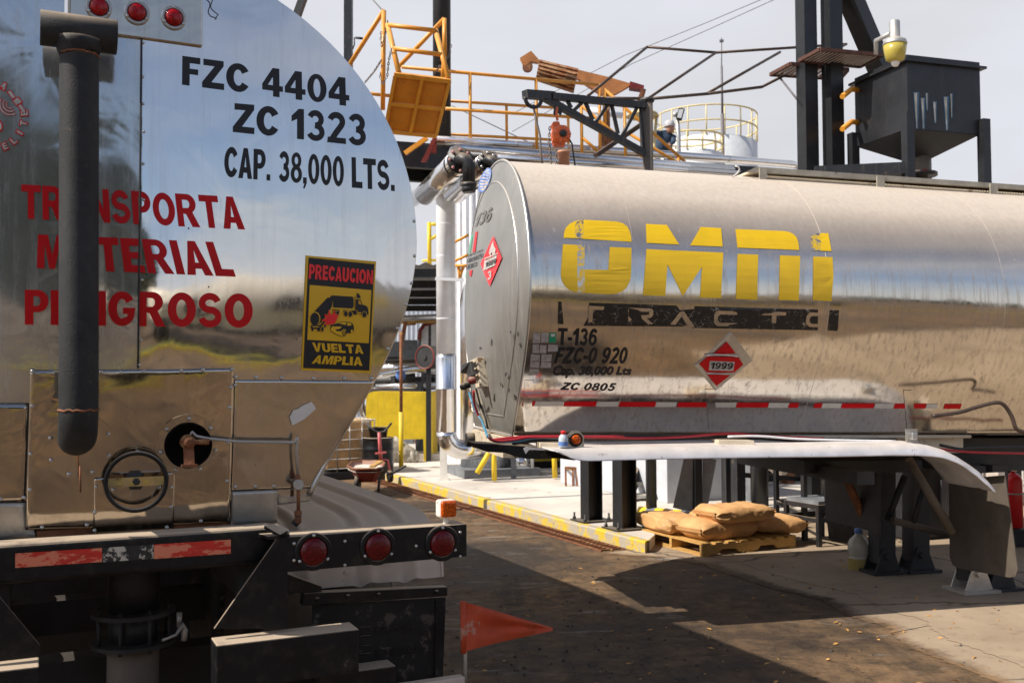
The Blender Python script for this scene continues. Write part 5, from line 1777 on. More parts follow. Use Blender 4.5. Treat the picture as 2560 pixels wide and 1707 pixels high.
# ---- stacks, posts
b_ = MB(); p = at(1105, 330, 16.0); b_.lathe(V((p.x, p.y, zt)), Z, [(.144, 0), (.144, 7)], 24); b_.lathe(V((p.x, p.y, zt)), Z, [(.20, 0), (.20, .03)], 24)
sit('chimney_stack', 'tall black round chimney stack behind the orange gangway', 'chimney', b_, M['blackfar'])
ps_ = thing('steel_post', 'thin black square steel post with a crank handle, rising behind the near tank', 'post', V((at(871, 120, 21).x, 21, 0)))
b_ = MB(); p = at(871, 120, 21); b_.box(V((p.x, p.y, 6)), .168, .168, 12); b_.build('shaft', M['blackfar'], ps_)
b_ = MB(); b_.tube([at(882, 123, 20.9), at(886, 112, 20.9), at(886, 95, 20.9), at(891, 95, 20.9)], .014, 8); b_.tube([at(889, 95, 20.9), at(907, 97, 20.9)], .025, 10); b_.build('crank_handle', M['dark'], ps_)
b_ = MB(); b_.bar(at(790, -95, 13), at(700, 160, 13), .09, .09); b_.bar(at(700, 160, 13), V((at(700, 160, 13).x, 13, 0)), .09, .09)
sit('steel_brace', 'slanted black steel brace showing above the curved rim of the near tank', 'brace', b_, M['blackfar'])
# ---- insulated pipes along the deck
def pipe(name, label, pts, r, mt='insul', n=20, bands=0.0, cat='pipe', group='insulated pipes under the gantry'):
    b_ = MB()
    P = [at(*p) for p in pts]
    b_.tube(P, r, n)
    if bands:
        for a, c in zip(P[:-1], P[1:]):
            d = c - a; k = int(d.length / bands)
            for i in range(1, k):
                q = a + d * (i / k); dn = d.normalized()
                b_.lathe(q, dn, [(r, -.02), (r * 1.03, -.018), (r * 1.03, .018), (r, .02)], n, 0, False, caps=False)
    return sit(name, label, cat, b_, M[mt], group)
pipe('insulated_pipe', 'upper silver clad pipe running along the edge of the gantry deck', [(1085, 351, 14.9), (1640, 385, 17.3), (1982, 411, 18.9), (1996, 416, 19.3)], .070, bands=1.1)
pipe('insulated_pipe', 'lower silver clad pipe with a rounded bend at its left end, beside the flanged valve', [(1128, 416, 14.4), (1129, 392, 14.2), (1136, 378, 14.1), (1150, 373, 14.1), (1300, 384, 14.6), (1582, 405, 15.6), (1830, 426, 16.6)], .078, bands=1.2)
pipe('insulated_pipe', 'thin silver pipe lowest of the clad pipes, just above the far tank top', [(1240, 395, 14.0), (1560, 414, 15.2), (1840, 434, 16.4)], .05, bands=0)
for nm, (a, c, r), lb in (('flanged_pipe', ((1150, 402, 13.0), (1064, 486, 15.2), .165), 'fat steel pipe with a bolted black flange above the far tank nose'), ('flanged_pipe', ((1218, 404, 13.2), (1128, 484, 15.6), .13), 'narrower steel pipe with a rust-brown collar, right beside the fat flanged pipe')):
    t_ = thing(nm, lb, 'pipe', at(*a), 'flanged pipes')
    b_ = MB(); tube2(b_, [a, c], r, 28); b_.build('pipe_body', M['insul'], t_)
    A_p, C_p = at(*a), at(*c); ax = (A_p - C_p).normalized()
    b_ = MB(); b_.lathe(A_p - ax * .01, ax, [(r * 1.05, 0), (r * 1.05, .035), (r * .55, .035), (r * .55, .04)], 28)
    e1, e2 = basis(ax)
    for k in range(8):
        b_.stud(A_p + ax * .026 + (e1 * math.cos(k * .785) + e2 * math.sin(k * .785)) * r * .85, ax, .022, 1)
    b_.build('flange', [M['blackfar'], pm('bolt_pink', (.45, .22, .2), .6, bmp=0) if r > .15 else M['zinc']], t_)
    b_ = MB()
    q = A_p + ax * .03
    b_.tube([q, q + ax * .08, q + ax * .13 + EX * .05 - Z * .02, q + ax * .14 + EX * .08 - Z * .08, q + ax * .14 + EX * .08 - Z * .32], r * .5, 16)
    b_.lathe(q + ax * .14 + EX * .08 - Z * .32, -Z, [(r * .6, 0), (r * .62, .04), (r * .52, .05), (r * .6, .07), (r * .5, .12)], 16)
    b_.build('elbow', M['blackfar'], t_)
    b_ = MB(); b_.lathe(A_p - ax * .22, ax, [(r * 1.06, 0), (r * 1.06, .05)], 28, caps=False); b_.build('collar', M['rust' if r < .15 else 'blackfar'], t_)
pipe('crossing_pipe', 'brown dusty steel pipe passing under the deck, left of the fat flanged pipe', [(1120, 442, 15.0), (1030, 500, 18.5)], .14, 'insul', group='pipes crossing under the deck')
pipe('crossing_pipe', 'steel pipe crossing under the deck directly above the white duct', [(1200, 440, 15.4), (1145, 490, 17.5)], .13, 'insul', group='pipes crossing under the deck')
# ---- vertical white duct
du = thing('vertical_duct', 'tall white round duct, polished at its foot, bending into the silver vessel', 'duct', at(1115, 1130, 16.4))
c = at(1115, 900, 16.4)
zz = lambda y, d=16.4: at(1115, y, d).z
b_ = MB(); b_.lathe(V((c.x, c.y, 0)), Z, [(.157, zz(888)), (.157, zz(440)), (.157, zz(430))], 28)
for y in (560, 640, 698, 797):
    b_.lathe(V((c.x, c.y, zz(y))), Z, [(.157, -.008), (.160, -.006), (.160, .006), (.157, .008)], 28, 0, False, caps=False)
b_.build('upper_duct', M['galvw'], du)
b_ = MB(); b_.lathe(V((c.x, c.y, 0)), Z, [(.150, zz(1082)), (.166, zz(1078)), (.166, zz(975)), (.172, zz(974)), (.172, zz(970)), (.166, zz(969)), (.166, zz(895)), (.157, zz(884))], 28); b_.build('lower_duct', M['insul'], du)
el = [V((c.x, c.y, zz(1078)))]
for i in range(9):
    a = R_(i * 10 + 10)
    el.append(V((c.x + .28 * (1 - math.cos(a)), c.y + .1 * (1 - math.cos(a)), zz(1082) - .28 * math.sin(a))))
el.append(el[-1] + V((.3, .1, 0)))
b_ = MB(); b_.tube(el, .162, 28); b_.build('elbow', M['insul'], du)
b_ = MB(); q = at(1109, 1195, 16.6); b_.box(V((q.x, q.y, .45)), .12, .04, .68); b_.box(V((q.x, q.y, PZ + .01)), .2, .15, .02); b_.build('foot_post', M['white'], du)
b_ = MB(); b_.bar(at(1088, 697, 16.2), at(1160, 700, 16.2), .06, .05); b_.build('bracket', M['galvw'], du)
# ---- silos and vessel
vs0 = thing('silver_vessel', 'large upright silver process vessel on a black plinth, half hidden by the far tank nose', 'vessel', V((at(1225, 1190, 17.6).x, 17.6, PZ)))
c = at(1225, 1190, 17.6)
b_ = MB(); b_.lathe(V((c.x, c.y, 0)), Z, [(.52, PZ + .12), (.52, 3.2), (.45, 3.45), (.2, 3.6), (.01, 3.62)], 40); b_.build('vessel_body', M['insul'], vs0)
b_ = MB(); b_.box(V((c.x + .05, c.y - .1, PZ + .07)), 1.35, 1.2, .14, (GD, GN, Z)); b_.build('plinth', M['greyplate'], vs0)
b_ = MB(); q = at(1175, 1005, 17.0); b_.lathe(q, V((-1, -.3, 0)), [(.10, -.08), (.10, 0), (.06, .01)], 20); b_.build('hatch', M['rust'], vs0)
def corrug(c, r, z0, z1, n=120, amp=.018, mt='galvw'):
    b_ = MB(); vs2 = []
    for z in (z0, z1):
        for j in range(n):
            t = 2 * math.pi * j / n
            rr = r + amp * (1 if j % 4 in (0, 1) else -1)
            vs2.append(V((c.x + rr * math.cos(t), c.y + rr * math.sin(t), z)))
    b_.add(vs2, [(j, (j + 1) % n, n + (j + 1) % n, n + j) for j in range(n)])
    b_.add(vs2[n:], [list(range(n))])
    return b_
c = at(1188, 600, 20.5)
sit('corrugated_silo', 'pale corrugated metal silo between the white duct and the far tank nose', 'silo', corrug(c, .60, 0, 5.6), M['galvw'])
lp = thing('ladder_landing', 'orange ladder landing on the side of the corrugated silo', 'ladder', at(1150, 680, 19.5))
for a, c2 in (((1133, 607, 19.4), (1170, 588, 19.2)), ((1133, 654, 19.4), (1170, 637, 19.2)), ((1134, 664, 19.4), (1172, 664, 19.2)), ((1146, 664, 19.4), (1150, 700, 19.4)), ((1160, 664, 19.4), (1146, 700, 19.4))):
    b_ = MB(); tube2(b_, [a, c2], .03, 8); b_.build('rail', M['orange'], lp)
yr = thing('yellow_guardrail', 'yellow guard rail post standing left of the white duct above the shed roof', 'railing', at(1073, 660, 24))
for a, c2, r in (((1073, 556, 24), (1074, 664, 24), .05), ((1073, 560, 24), (1100, 562, 24), .04), ((1075, 598, 24), (1100, 585, 24), .04), ((1056, 652, 24), (1100, 650, 24), .03)):
    b_ = MB(); tube2(b_, [a, c2], r, 8); b_.build('rail', M['yelrail'], yr)
# ---- open shed with corrugated roof
shd = thing('open_shed', 'open shed with a corrugated roof on dark purlins, seen beyond the near tank edge', 'shed', V((at(1060, 900, 24).x, 24, 0)))
def roofp(u, v):
    x = -4.5 + 6.0 * u; y = 20 + 9 * v
    return V((x, y, 4.10 + .012 * y * 0 - .14 * v * 1.0 + .028 * math.sin(u * 6.0 / .15 * 2 * math.pi * .5)))
b_ = MB(); b_.grid(roofp, 240, 2, sm=False); b_.build('roof', M['galv'], shd)
b_ = MB()
for k in range(5):
    b_.bar(V((-4.5, 20.2 + k * 2.1, 3.93 - k * .03)), V((1.5, 20.2 + k * 2.1, 3.93 - k * .03)), .16, .16)
b_.build('purlin', M['blackfar'], shd)
for x in (-4.2, 1.2):
    for y in (20.6, 28.4):
        b_ = MB(); b_.box(V((x, y, 1.9)), .15, .15, 3.8); b_.build('shed_post', M['blackfar'], shd)
b_ = MB(); b_.box(V((-3, 34, 2.4)), 14, .2, 4.8)
for k in range(90):
    b_.box(V((-9.9 + k * .155, 33.88, 2.4)), .03, .04, 4.7)
sit('sheet_metal_wall', 'pale blue-white ribbed sheet wall far behind the open shed', 'wall', b_, M['wallw'])
# piping rack between shed and yellow block
rk = thing('pipe_rack', 'rack of silver and dark pipes above the yellow concrete block', 'pipe rack', V((at(1020, 980, 22).x, 22, 0)))
for pts, r, mt in (([(900, 905, 21), (1100, 899, 21)], .035, 'blackfar'), ([(905, 922, 22.5), (1140, 914, 22.5)], .10, 'insul'), ([(900, 938, 22), (960, 936, 22), (1010, 926, 22), (1040, 922, 22), (1150, 930, 22)], .085, 'insul'),
                   ([(900, 952, 23), (1150, 950, 23)], .09, 'dark'), ([(940, 966, 22), (1100, 962, 22)], .06, 'insul'), ([(1050, 978, 22), (1150, 975, 22)], .05, 'insul'), ([(880, 800, 24), (1100, 792, 24)], .07, 'insul'), ([(880, 808, 24.2), (1100, 802, 24.2)], .05, 'wood')):
    b_ = MB(); tube2(b_, pts, r, 14); b_.build('pipe', M[mt], rk)
for x, y0, y1, d in ((1065, 925, 1150, 22.5), (1052, 955, 1150, 22), (990, 925, 1150, 22.5), (1090, 935, 1150, 23)):
    b_ = MB(); b_.bar(at(x, y0, d), V((at(x, y1, d).x, d, 0)), .16, .16); b_.build('rack_post', M['blackfar'], rk)
b_ = MB(); b_.bar(at(1014, 805, 21.5), at(1000, 880, 21.5), .07, .07); b_.bar(at(1012, 812, 21.5), at(1040, 810, 21.5), .04, .04); b_.build('bracket', M['rust'], rk)
b_ = MB()
tube2(b_, [(905, 960, 24), (1150, 958, 24)], .14, 14); tube2(b_, [(905, 914, 24.5), (1150, 910, 24.5)], .10, 14); tube2(b_, [(905, 975, 23.5), (1150, 973, 23.5)], .10, 14)
b_.build('dark_pipe', M['dark'], rk)
b_ = MB()
for x, y, w, h in ((1010, 945, .5, .35), (1060, 965, .45, .3), (985, 905, .35, .25), (1078, 915, .3, .5), (1040, 985, .6, .25), (1125, 950, .5, .7)):
    b_.box(at(x, y, 23.4), w, .4, h)
b_.build('valve_boxes', M['dark'], rk, .03)
b_ = MB(); b_.lathe(at(1002, 938, 21.6), V((0, -1, 0)), [(.11, 0), (.11, .05), (.04, .06), (.04, .12)], 18); b_.build('blue_valve', M['blue'], rk)
b_ = MB(); b_.bar(at(1020, 850, 26), V((at(1020, 850, 26).x, 26, 0)), .25, .2); b_.bar(at(930, 885, 25), at(1045, 875, 25), .3, .5); b_.build('dark_frame', M['greyplate'], rk)
t_ = thing('hose_reel', 'black round hose reel with an orange-red rim left of the white duct', 'hose reel', at(1064, 893, 20))
c = at(1062, 893, 20.3); ax = V((-.55, -.83, 0)).normalized()
b_ = MB(); b_.lathe(c, ax, [(.24, -.24), (.24, 0), (.05, .004)], 32, 0, False); b_.lathe(c, ax, [(.05, 0), (.05, .03)], 16); b_.build('drum', M['dark'], t_)
b_ = MB(); b_.torus(c, ax, .235, .016, 32, 8); b_.build('rim', M['redpaint'], t_)
b_ = MB(); b_.bar(c - ax * .12 - Z * .24, V((c.x, c.y, 0)) - ax * .12, .1, .1); b_.build('stand', M['blackfar'], t_)
cb = thing('grey_cab', 'grey vehicle cab with a rounded window frame parked behind the hose reel', 'cab', V((at(1070, 900, 26).x, 26, 0)))
b_ = MB()
p_ = [at(1045, 930, 26), at(1130, 930, 26), at(1130, 802, 26), at(1068, 804, 26), at(1052, 815, 26), at(1046, 830, 26)]
b_.prism(p_, V((0, .8, 0))); b_.build('cab_body', M['greyplate'], cb)
b_ = MB(); b_.prism([at(1053, 880, 25.95), at(1071, 880, 25.95), at(1071, 812, 25.95), at(1060, 818, 25.95), at(1053, 830, 25.95)], -V((0, .02, 0))); b_.build('window', M['tankw'], cb)
b_ = MB(); b_.prism([at(1078, 880, 25.95), at(1100, 880, 25.95), at(1100, 808, 25.95), at(1078, 810, 25.95)], -V((0, .02, 0))); b_.build('window', M['tankw'], cb)
b_ = MB(); b_.tube([at(1048, 850, 25.9), at(1050, 826, 25.9), at(1060, 812, 25.9), at(1090, 804, 25.9)], .05, 8); b_.build('window_trim', M['redpaint'], cb)
lt = thing('lying_tank', 'silver horizontal tank lying on top of the yellow concrete block', 'tank', at(975, 990, 21))
b_ = MB(); b_.lathe(at(905, 1012, 21.2), V((1, .1, 0)), [(.01, -.1), (.30, 0), (.36, .1), (.36, .75), (.26, .95), (.01, 1.05)], 32); b_.build('tank_body', M['insul'], lt)
# low retaining kerb and yellow block
b_ = MB(); b_.box(V((at(1040, 1160, 20.6).x, 20.9, .13)), 5.0, .8, .26)
sit('low_plinth', 'low grey concrete plinth carrying the yellow block and the thin pole', 'plinth', b_, M['concrete'])
yb = MB()
def yp(x, y): return at(x, y, 20.4)
yb.prism([yp(915, 1158), yp(915, 984), yp(935, 978), yp(1072, 980), yp(1076, 1158), yp(1060, 1158), yp(1058, 1097), yp(970, 1099), yp(965, 1158)], V((.12, .45, 0)))
sit('concrete_block', 'bright yellow painted concrete block with an opening in its foot', 'concrete block', yb, M['yellow'])
sk = MB()
random.seed(21)
for x, y, rx, rz in ((985, 1128, .22, .26), (1010, 1135, .24, .22), (1032, 1142, .14, .14)):
    c = at(x, y, 20.15)
    vs2 = []
    def sf(u, v, c=c, rx=rx, rz=rz):
        t, f = u * 2 * math.pi, (v - .5) * math.pi
        k = 1 + .35 * mnoise.noise(V((math.cos(t) * 2 + x, math.sin(t) * 2, v * 3)))
        return c + V((rx * k * math.cos(t) * math.cos(f), .18 * k * math.sin(t) * math.cos(f), rz * k * math.sin(f)))
    sk.grid(sf, 18, 10)
sit('crumpled_sack', 'crumpled dusty grey plastic sacking stuffed under the yellow block', 'sack', sk, pm('sacking', (.30, .27, .22), .7, var=.4, scale=14, bmp=.5, bs=18))
tp = thing('thin_pole', 'thin rusty pole with a yellow lower half in front of the yellow block', 'pole', V((at(1003, 1178, 18.8).x, 18.8, 0)))
c = at(1003, 1178, 18.8)
b_ = MB(); b_.tube([V((c.x, c.y, at(1003, 1030, 18.8).z)), V((c.x, c.y, at(1003, 828, 18.8).z))], .032, 10); b_.build('upper_pole', M['rust'], tp)
b_ = MB(); b_.tube([V((c.x, c.y, 0)), V((c.x, c.y, at(1003, 1030, 18.8).z))], .045, 10); b_.build('lower_pole', M['yellow'], tp)
# IBC tote
ib = thing('caged_tote', 'orange-stained plastic liquid tote in a galvanised cage beside the near tank', 'tote', V((at(855, 1190, 18.2).x, 18.2, 0)))
c = at(856, 1190, 18.4); ax3 = (EX, EY, Z)
b_ = MB(); b_.box(V((c.x, c.y, .62)), .86, .9, .88, ax3); b_.build('plastic_tank', pm('stained_plastic', (.55, .33, .14), .45, var=.3, scale=2.5, wear=(.62, .52, .38), wearamt=.6, wscale=2, bmp=.1, bs=8), ib, .05, 3)
b_ = MB()
for k in range(6):
    z = .2 + k * .17
    b_.tube([V((c.x, c.y, z)) + EX * i * .46 + EY * j * .48 for i, j in ((-1, -1), (1, -1), (1, 1), (-1, 1))], .012, 6, closed=True)
for k in range(5):
    for s_ in (-.48, .48):
        b_.tube([V((c.x, c.y, .12)) + EX * (-.46 + k * .23) + EY * s_, V((c.x, c.y, 1.08)) + EX * (-.46 + k * .23) + EY * s_], .012, 6)
    for s_ in (-.46, .46):
        b_.tube([V((c.x, c.y, .12)) + EY * (-.48 + k * .24) + EX * s_, V((c.x, c.y, 1.08)) + EY * (-.48 + k * .24) + EX * s_], .012, 6)
b_.build('cage', M['galv'], ib)
b_ = MB(); b_.box(V((c.x, c.y, .07)), .98, 1.0, .13, ax3); b_.build('pallet_base', M['dark'], ib, .02)
# drum with a bucket, cart with handlebar
dm = thing('black_drum', 'black steel drum with a bucket on top, behind the red wheelbarrow', 'drum', V((at(945, 1190, 18).x, 18, 0)))
c = at(946, 1195, 18.0); c.z = 0
b_ = MB(); b_.lathe(c, Z, [(.27, 0), (.28, .01), (.27, .03), (.27, .25), (.28, .27), (.27, .29), (.27, .52), (.28, .54), (.27, .56), (.27, .72), (.285, .74), (.25, .75), (.24, .70), (.01, .70)], 28); b_.build('drum_body', M['black'], dm)
b_ = MB(); b_.lathe(c + Z * .71, Z, [(.14, 0), (.18, .22), (.185, .22), (.17, .20), (.12, .02)], 24); b_.build('bucket', M['rubber'], dm)
ct = thing('upright_cart', 'red hand cart standing on end with black handlebars spread like a V', 'cart', V((at(955, 1190, 17).x, 17, 0)))
b_ = MB(); tube2(b_, [(917, 1060, 16.9), (938, 1078, 16.9), (950, 1081, 16.9), (962, 1078, 16.9), (979, 1057, 16.9)], .018, 8); b_.build('handlebar', M['dark'], ct)
b_ = MB(); tube2(b_, [(948, 1080, 16.9), (950, 1118, 16.9), (952, 1150, 17)], .03, 8); b_.bar(at(938, 1133, 16.9), at(965, 1130, 16.9), .03); tube2(b_, [(955, 1148, 17), (970, 1150, 17), (975, 1180, 17)], .02, 8); b_.build('stem', pm('pink_red', (.55, .12, .12), .5, bmp=0), ct)
b_ = MB(); b_.lathe(at(975, 1190, 17), EX, [(.05, -.03), (.10, -.03), (.10, .03), (.05, .03)], 18); b_.build('wheel', M['rubber'], ct)
b_ = MB(); tube2(b_, [(952, 1150, 17), (950, 1205, 17)], .02, 8); b_.build('leg', M['dark'], ct)
# wheelbarrow
wb = thing('wheelbarrow', 'red wheelbarrow with a dusty pale tray parked on the dirt behind the near trailer fender', 'wheelbarrow', V((at(930, 1235, 15.7).x, 15.7, 0)))
d0 = 15.6
b_ = MB()
rim_ = [(869, 1168), (876, 1152), (905, 1147), (955, 1150), (962, 1156), (960, 1170), (945, 1173), (886, 1173)]
dep = [15.5, 16.0, 16.3, 16.3, 16.0, 15.4, 15.2, 15.2]
base = [(885, 1196), (892, 1192), (908, 1188), (938, 1190), (944, 1193), (940, 1200), (930, 1202), (892, 1202)]
R0 = [at(x, y, d) for (x, y), d in zip(rim_, dep)]
zr = sum(p.z for p in R0) / 8
R0 = [onplane(x, y, V((0, 0, zr)), Z) for x, y in [(869, 1165), (878, 1155), (905, 1151), (950, 1152), (962, 1157), (958, 1167), (940, 1172), (886, 1172)]]
cen = sum(R0, V()) / 8
B0 = [V((cen.x + (p.x - cen.x) * .55, cen.y + (p.y - cen.y) * .45, zr - .24)) for p in R0]
b_.add(R0 + B0, [(i, (i + 1) % 8, (i + 1) % 8 + 8, i + 8) for i in range(8)] + [tuple(range(8, 16))])
o = b_.build('tray', M['redpaint'], wb); o.modifiers.new('thickness', 'SOLIDIFY').thickness = .008
b_ = MB(); b_.tube(R0, .016, 8, closed=True); b_.build('tray_rim', M['rust'], wb)
b_ = MB(); b_.add([p * 1 - Z * .05 for p in R0], [tuple(range(8))]); b_.build('cement_residue', M['concrete'], wb)
b_ = MB()
for s_ in (-.17, .17):
    q = cen + EX * s_
    b_.tube([V((q.x, q.y + .2, zr - .26)), V((q.x, q.y + .05, .02))], .022, 8)
    b_.tube([q + V((.1, .35, -.20)), q + V((.3, -.35, -.10)), q + V((.50, -.6, .02))], .018, 8)
b_.build('frame', M['dark'], wb)
b_ = MB(); c = cen + V((-.1, -.35, 0)); c.z = .17; b_.lathe(c - V((.04, 0, 0)), V((1, 0, 0)), [(.10, 0), (.17, .01), (.17, .07), (.10, .08)], 22); b_.build('wheel', M['rubber'], wb)
b_ = MB(); b_.bar(onplane(930, 1166, V((0, 0, zr + .02)), Z), onplane(952, 1153, V((0, 0, zr + .05)), Z), .08, .03)
sit('wood_scrap', 'short wood offcut lying across the wheelbarrow tray', 'wood', b_, M['wood'])
# ---- yellow pipe guards by the vessel
def yguard(label, segs, d):
    q = thing('pipe_guard', label, 'guard rail', V((at(*segs[0][1], d).x, d, PZ)), 'yellow pipe guards')
    for a, c2 in segs:
        b_ = MB(); tube2(b_, [(*a, d), (*c2, d)], .042, 12); b_.build('bar', M['yelrail'], q)
yguard('yellow guard of two bars, one upright and one leaning, before the silver vessel', [((1234, 1100), (1236, 1201)), ((1228, 1122), (1193, 1182))], 16.2)
yguard('single upright yellow guard bar right of the silver vessel', [((1385, 1100), (1387, 1194))], 16.6)
b_ = MB()
d = 15.6
for x in (1414, 1432, 1442, 1454):
    b_.bar(at(x, 1170, d), V((at(x, 1170, d).x, d, PZ)), .03, .03)
b_.bar(at(1412, 1170, d), at(1456, 1172, d), .05, .05)
b_.bar(at(1412, 1170, d + .4), at(1456, 1172, d + .4), .05, .05)
for x in (1414, 1454):
    b_.bar(at(x, 1170, d + .4), V((at(x, 1170, d + .4).x, d + .4, PZ)), .03, .03); b_.bar(at(x, 1170, d), at(x, 1170, d + .4), .03, .03)
sit('rusty_stool', 'low rusty brown slatted metal stool beyond the left black column', 'stool', b_, M['rust'])
mc = thing('pump_skid', 'dark pump skid with yellow and grey pipes under the far tank', 'machine', V((at(1370, 1150, 18.5).x, 18.5, PZ)))
b_ = MB(); b_.box(V((at(1420, 1150, 19).x, 19, .95)), 2.6, .5, 1.7, (GD, GN, Z)); b_.build('housing', M['dark'], mc, .05)
b_ = MB(); b_.box(V((at(1385, 1150, 18.2).x, 18.2, .75)), 1.3, .1, .9, (GD, GN, Z)); b_.build('yellow_panel', pm('dull_yellow', (.38, .26, .02), .6, var=.3), mc)
b_ = MB()
tube2(b_, [(1330, 1100, 17.2), (1331, 1178, 17.2), (1460, 1172, 17.6)], .045, 10); tube2(b_, [(1332, 1186, 17.2), (1460, 1182, 17.6)], .03, 10)
b_.build('grey_pipe', M['galv'], mc)
b_ = MB(); b_.lathe(at(1303, 1160, 17.3), V((0, -1, 0)), [(.16, 0), (.16, .05), (.01, .06)], 28); b_.build('round_cover', M['insul'], mc)
b_ = MB(); b_.box(V((at(1284, 1150, 16.9).x, 16.9, .55)), .09, .09, .9); b_.build('post', M['greyplate'], mc)
# ---- black steel columns on the platform
def hcol(label, px, py, w, h):
    p = gnd(px, py, PZ)
    q = thing('steel_column', label, 'column', p, 'black steel columns on the platform')
    b_ = MB()
    ax3 = (EX, EY, Z)
    z0, hh = PZ + .02, h - .02
    for s_ in (-1, 1):
        b_.box(p + EX * (s_ * w * .44) + Z * (hh / 2 + .02), .014, w, hh, ax3)
    b_.box(p + Z * (hh / 2 + .02), w * .85, .012, hh, ax3)
    b_.build('shaft', M['column'], q)
    b_ = MB(); b_.box(p + Z * .012, w * 2.0, w * 1.7, .02, ax3); b_.build('base_plate', M['column'], q)
    for i in (-1, 1):
        for j in (-1, 1):
            b_ = MB(); b_.lathe(p + EX * (i * w * .82) + EY * (j * w * .65) + Z * .02, Z, [(.02, 0), (.02, .03), (.012, .032), (.012, .08)], 8); b_.build('bolt', M['dark'], q)
hcol('left of two black steel columns standing by the kerb, bolted to the platform', 1479, 1302, .195, 2.3)
hcol('right of two black steel columns by the kerb, next to the pallet of bags', 1562, 1322, .20, 2.3)
# ---- stairs
st = thing('steel_stairs', 'short steel stairs with pale treads behind the right black column', 'stairs', V((at(1640, 1245, 14).x, 14, PZ)))
for k, (x0, x1, y) in enumerate(((1570, 1664, 1238), (1590, 1664, 1205), (1600, 1664, 1178), (1612, 1664, 1150), (1620, 1664, 1125))):
    d = 13.6 + k * .28
    b_ = MB(); b_.prism([at(x0, y, d), at(x1 + 20, y - 1, d), at(x1 + 20, y - 1, d) + V((0, .28, 0)), at(x0, y, d) + V((0, .28, 0))], -Z * .04); b_.build('tread', M['galv'], st)
for x, d in ((1560, 13.4), (1690, 13.9)):
    b_ = MB(); b_.bar(at(x, 1262, d), at(x + 70, 1112, d + 1.3), .05, .20); b_.build('stringer', M['blackfar'], st)
b_ = MB(); tube2(b_, [(1650, 1100, 14.9), (1651, 1200, 14.9)], .045, 10); b_.build('orange_post', M['orange'], st)
b_ = MB(); b_.bar(at(1655, 1222, 13.7), V((at(1655, 1222, 13.7).x, 13.7, PZ)), .2, .2); b_.build('support', M['blackfar'], st)
# ---- wall, plates, posts under the trailer
b_ = MB()
w0, w1 = gnd(1668, 1258, PZ), gnd(1900, 1262, PZ)
dw = EX
b_.prism([w0, w0 + EX * 1.15, w0 + EX * 1.15 + EY * 3, w0 + EY * 3], Z * 1.5)
sit('grey_wall', 'pale grey painted wall behind the leaning black plate', 'wall', b_, M['wall'], bevel=.01)
pc = thing('plate_column', 'black column with two dark trapezoid plates spread like wings behind the bags', 'column', gnd(1742, 1292, PZ))
c = gnd(1742, 1292, PZ)
b_ = MB(); b_.box(c + Z * .75, .10, .10, 1.5, (EX, EY, Z)); b_.build('post', M['column'], pc)
dd = (c - CAM).dot(FW)
b_ = MB(); b_.prism([at(1682, 1268, dd), at(1734, 1282, dd), at(1734, 1090, dd), at(1722, 1090, dd)], V((.02, .06, 0))); b_.build('plate', M['greyplate'], pc)
b_ = MB(); b_.prism([at(1756, 1262, dd + .1), at(1770, 1258, dd + .1), at(1790, 1150, dd + .1), at(1756, 1140, dd + .1)], V((.02, .06, 0))); b_.build('plate', M['greyplate'], pc)
b_ = MB(); b_.box(c + Z * .015, .3, .3, .03, (EX, EY, Z)); b_.build('base_plate', M['greyplate'], pc)
for i, (x, y, w, d, mt, lb) in enumerate(((1818, 1255, .10, 12.9, 'blackfar', 'black square post nearest the grey wall corner behind the bags'), (1846, 1255, .13, 12.7, 'blackfar', 'black square post in the middle of the row behind the bags'), (1900, 1265, .14, 12.3, 'column', 'stout black round post right behind the topmost bag'), (1878, 1250, .12, 13.6, 'greyplate', 'slim dark grey post set back behind the row of black posts'))):
    p = at(x, y, d); p.z = PZ
    b_ = MB()
    if i == 2: b_.lathe(p, Z, [(w * .75, 0), (w * .75, 1.6)], 20)
    else: b_.box(p + Z * .8, w, w, 1.6, (EX, EY, Z))
    sit('steel_post', lb, 'post', b_, M[mt], 'posts behind the bags')
b_ = MB()
b_.bar(at(1860, 1187, 12.8), at(2050, 1200, 13.2), .06, .06)
sit('cross_rail', 'dark horizontal rail running from the posts towards the workbench', 'rail', b_, M['blackfar'])
b_ = MB()
c = at(1950, 1150, 13.4)
b_.lathe(c - Z * .25, Z, [(.05, 0), (.08, .06), (.5, .40), (.52, .75)], 4, 0, False)
sit('hopper_chute', 'grey pyramid chute hanging above the workbench under the tank', 'chute', b_, M['fender'])
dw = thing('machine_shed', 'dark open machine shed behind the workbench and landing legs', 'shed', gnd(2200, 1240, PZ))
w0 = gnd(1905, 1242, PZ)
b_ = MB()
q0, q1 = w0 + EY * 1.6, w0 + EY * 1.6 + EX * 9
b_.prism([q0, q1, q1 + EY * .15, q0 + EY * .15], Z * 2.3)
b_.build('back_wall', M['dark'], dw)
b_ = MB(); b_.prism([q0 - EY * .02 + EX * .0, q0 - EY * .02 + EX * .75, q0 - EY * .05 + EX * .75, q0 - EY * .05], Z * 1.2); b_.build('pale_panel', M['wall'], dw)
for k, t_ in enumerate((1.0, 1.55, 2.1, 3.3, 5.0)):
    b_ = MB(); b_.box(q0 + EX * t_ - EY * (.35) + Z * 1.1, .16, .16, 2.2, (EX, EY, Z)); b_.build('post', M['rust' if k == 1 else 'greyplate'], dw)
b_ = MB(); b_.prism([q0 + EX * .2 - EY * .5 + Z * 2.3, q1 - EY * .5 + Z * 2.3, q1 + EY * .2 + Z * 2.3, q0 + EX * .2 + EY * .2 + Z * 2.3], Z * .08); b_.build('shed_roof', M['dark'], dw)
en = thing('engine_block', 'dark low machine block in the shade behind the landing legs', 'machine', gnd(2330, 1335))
q = gnd(2330, 1335)
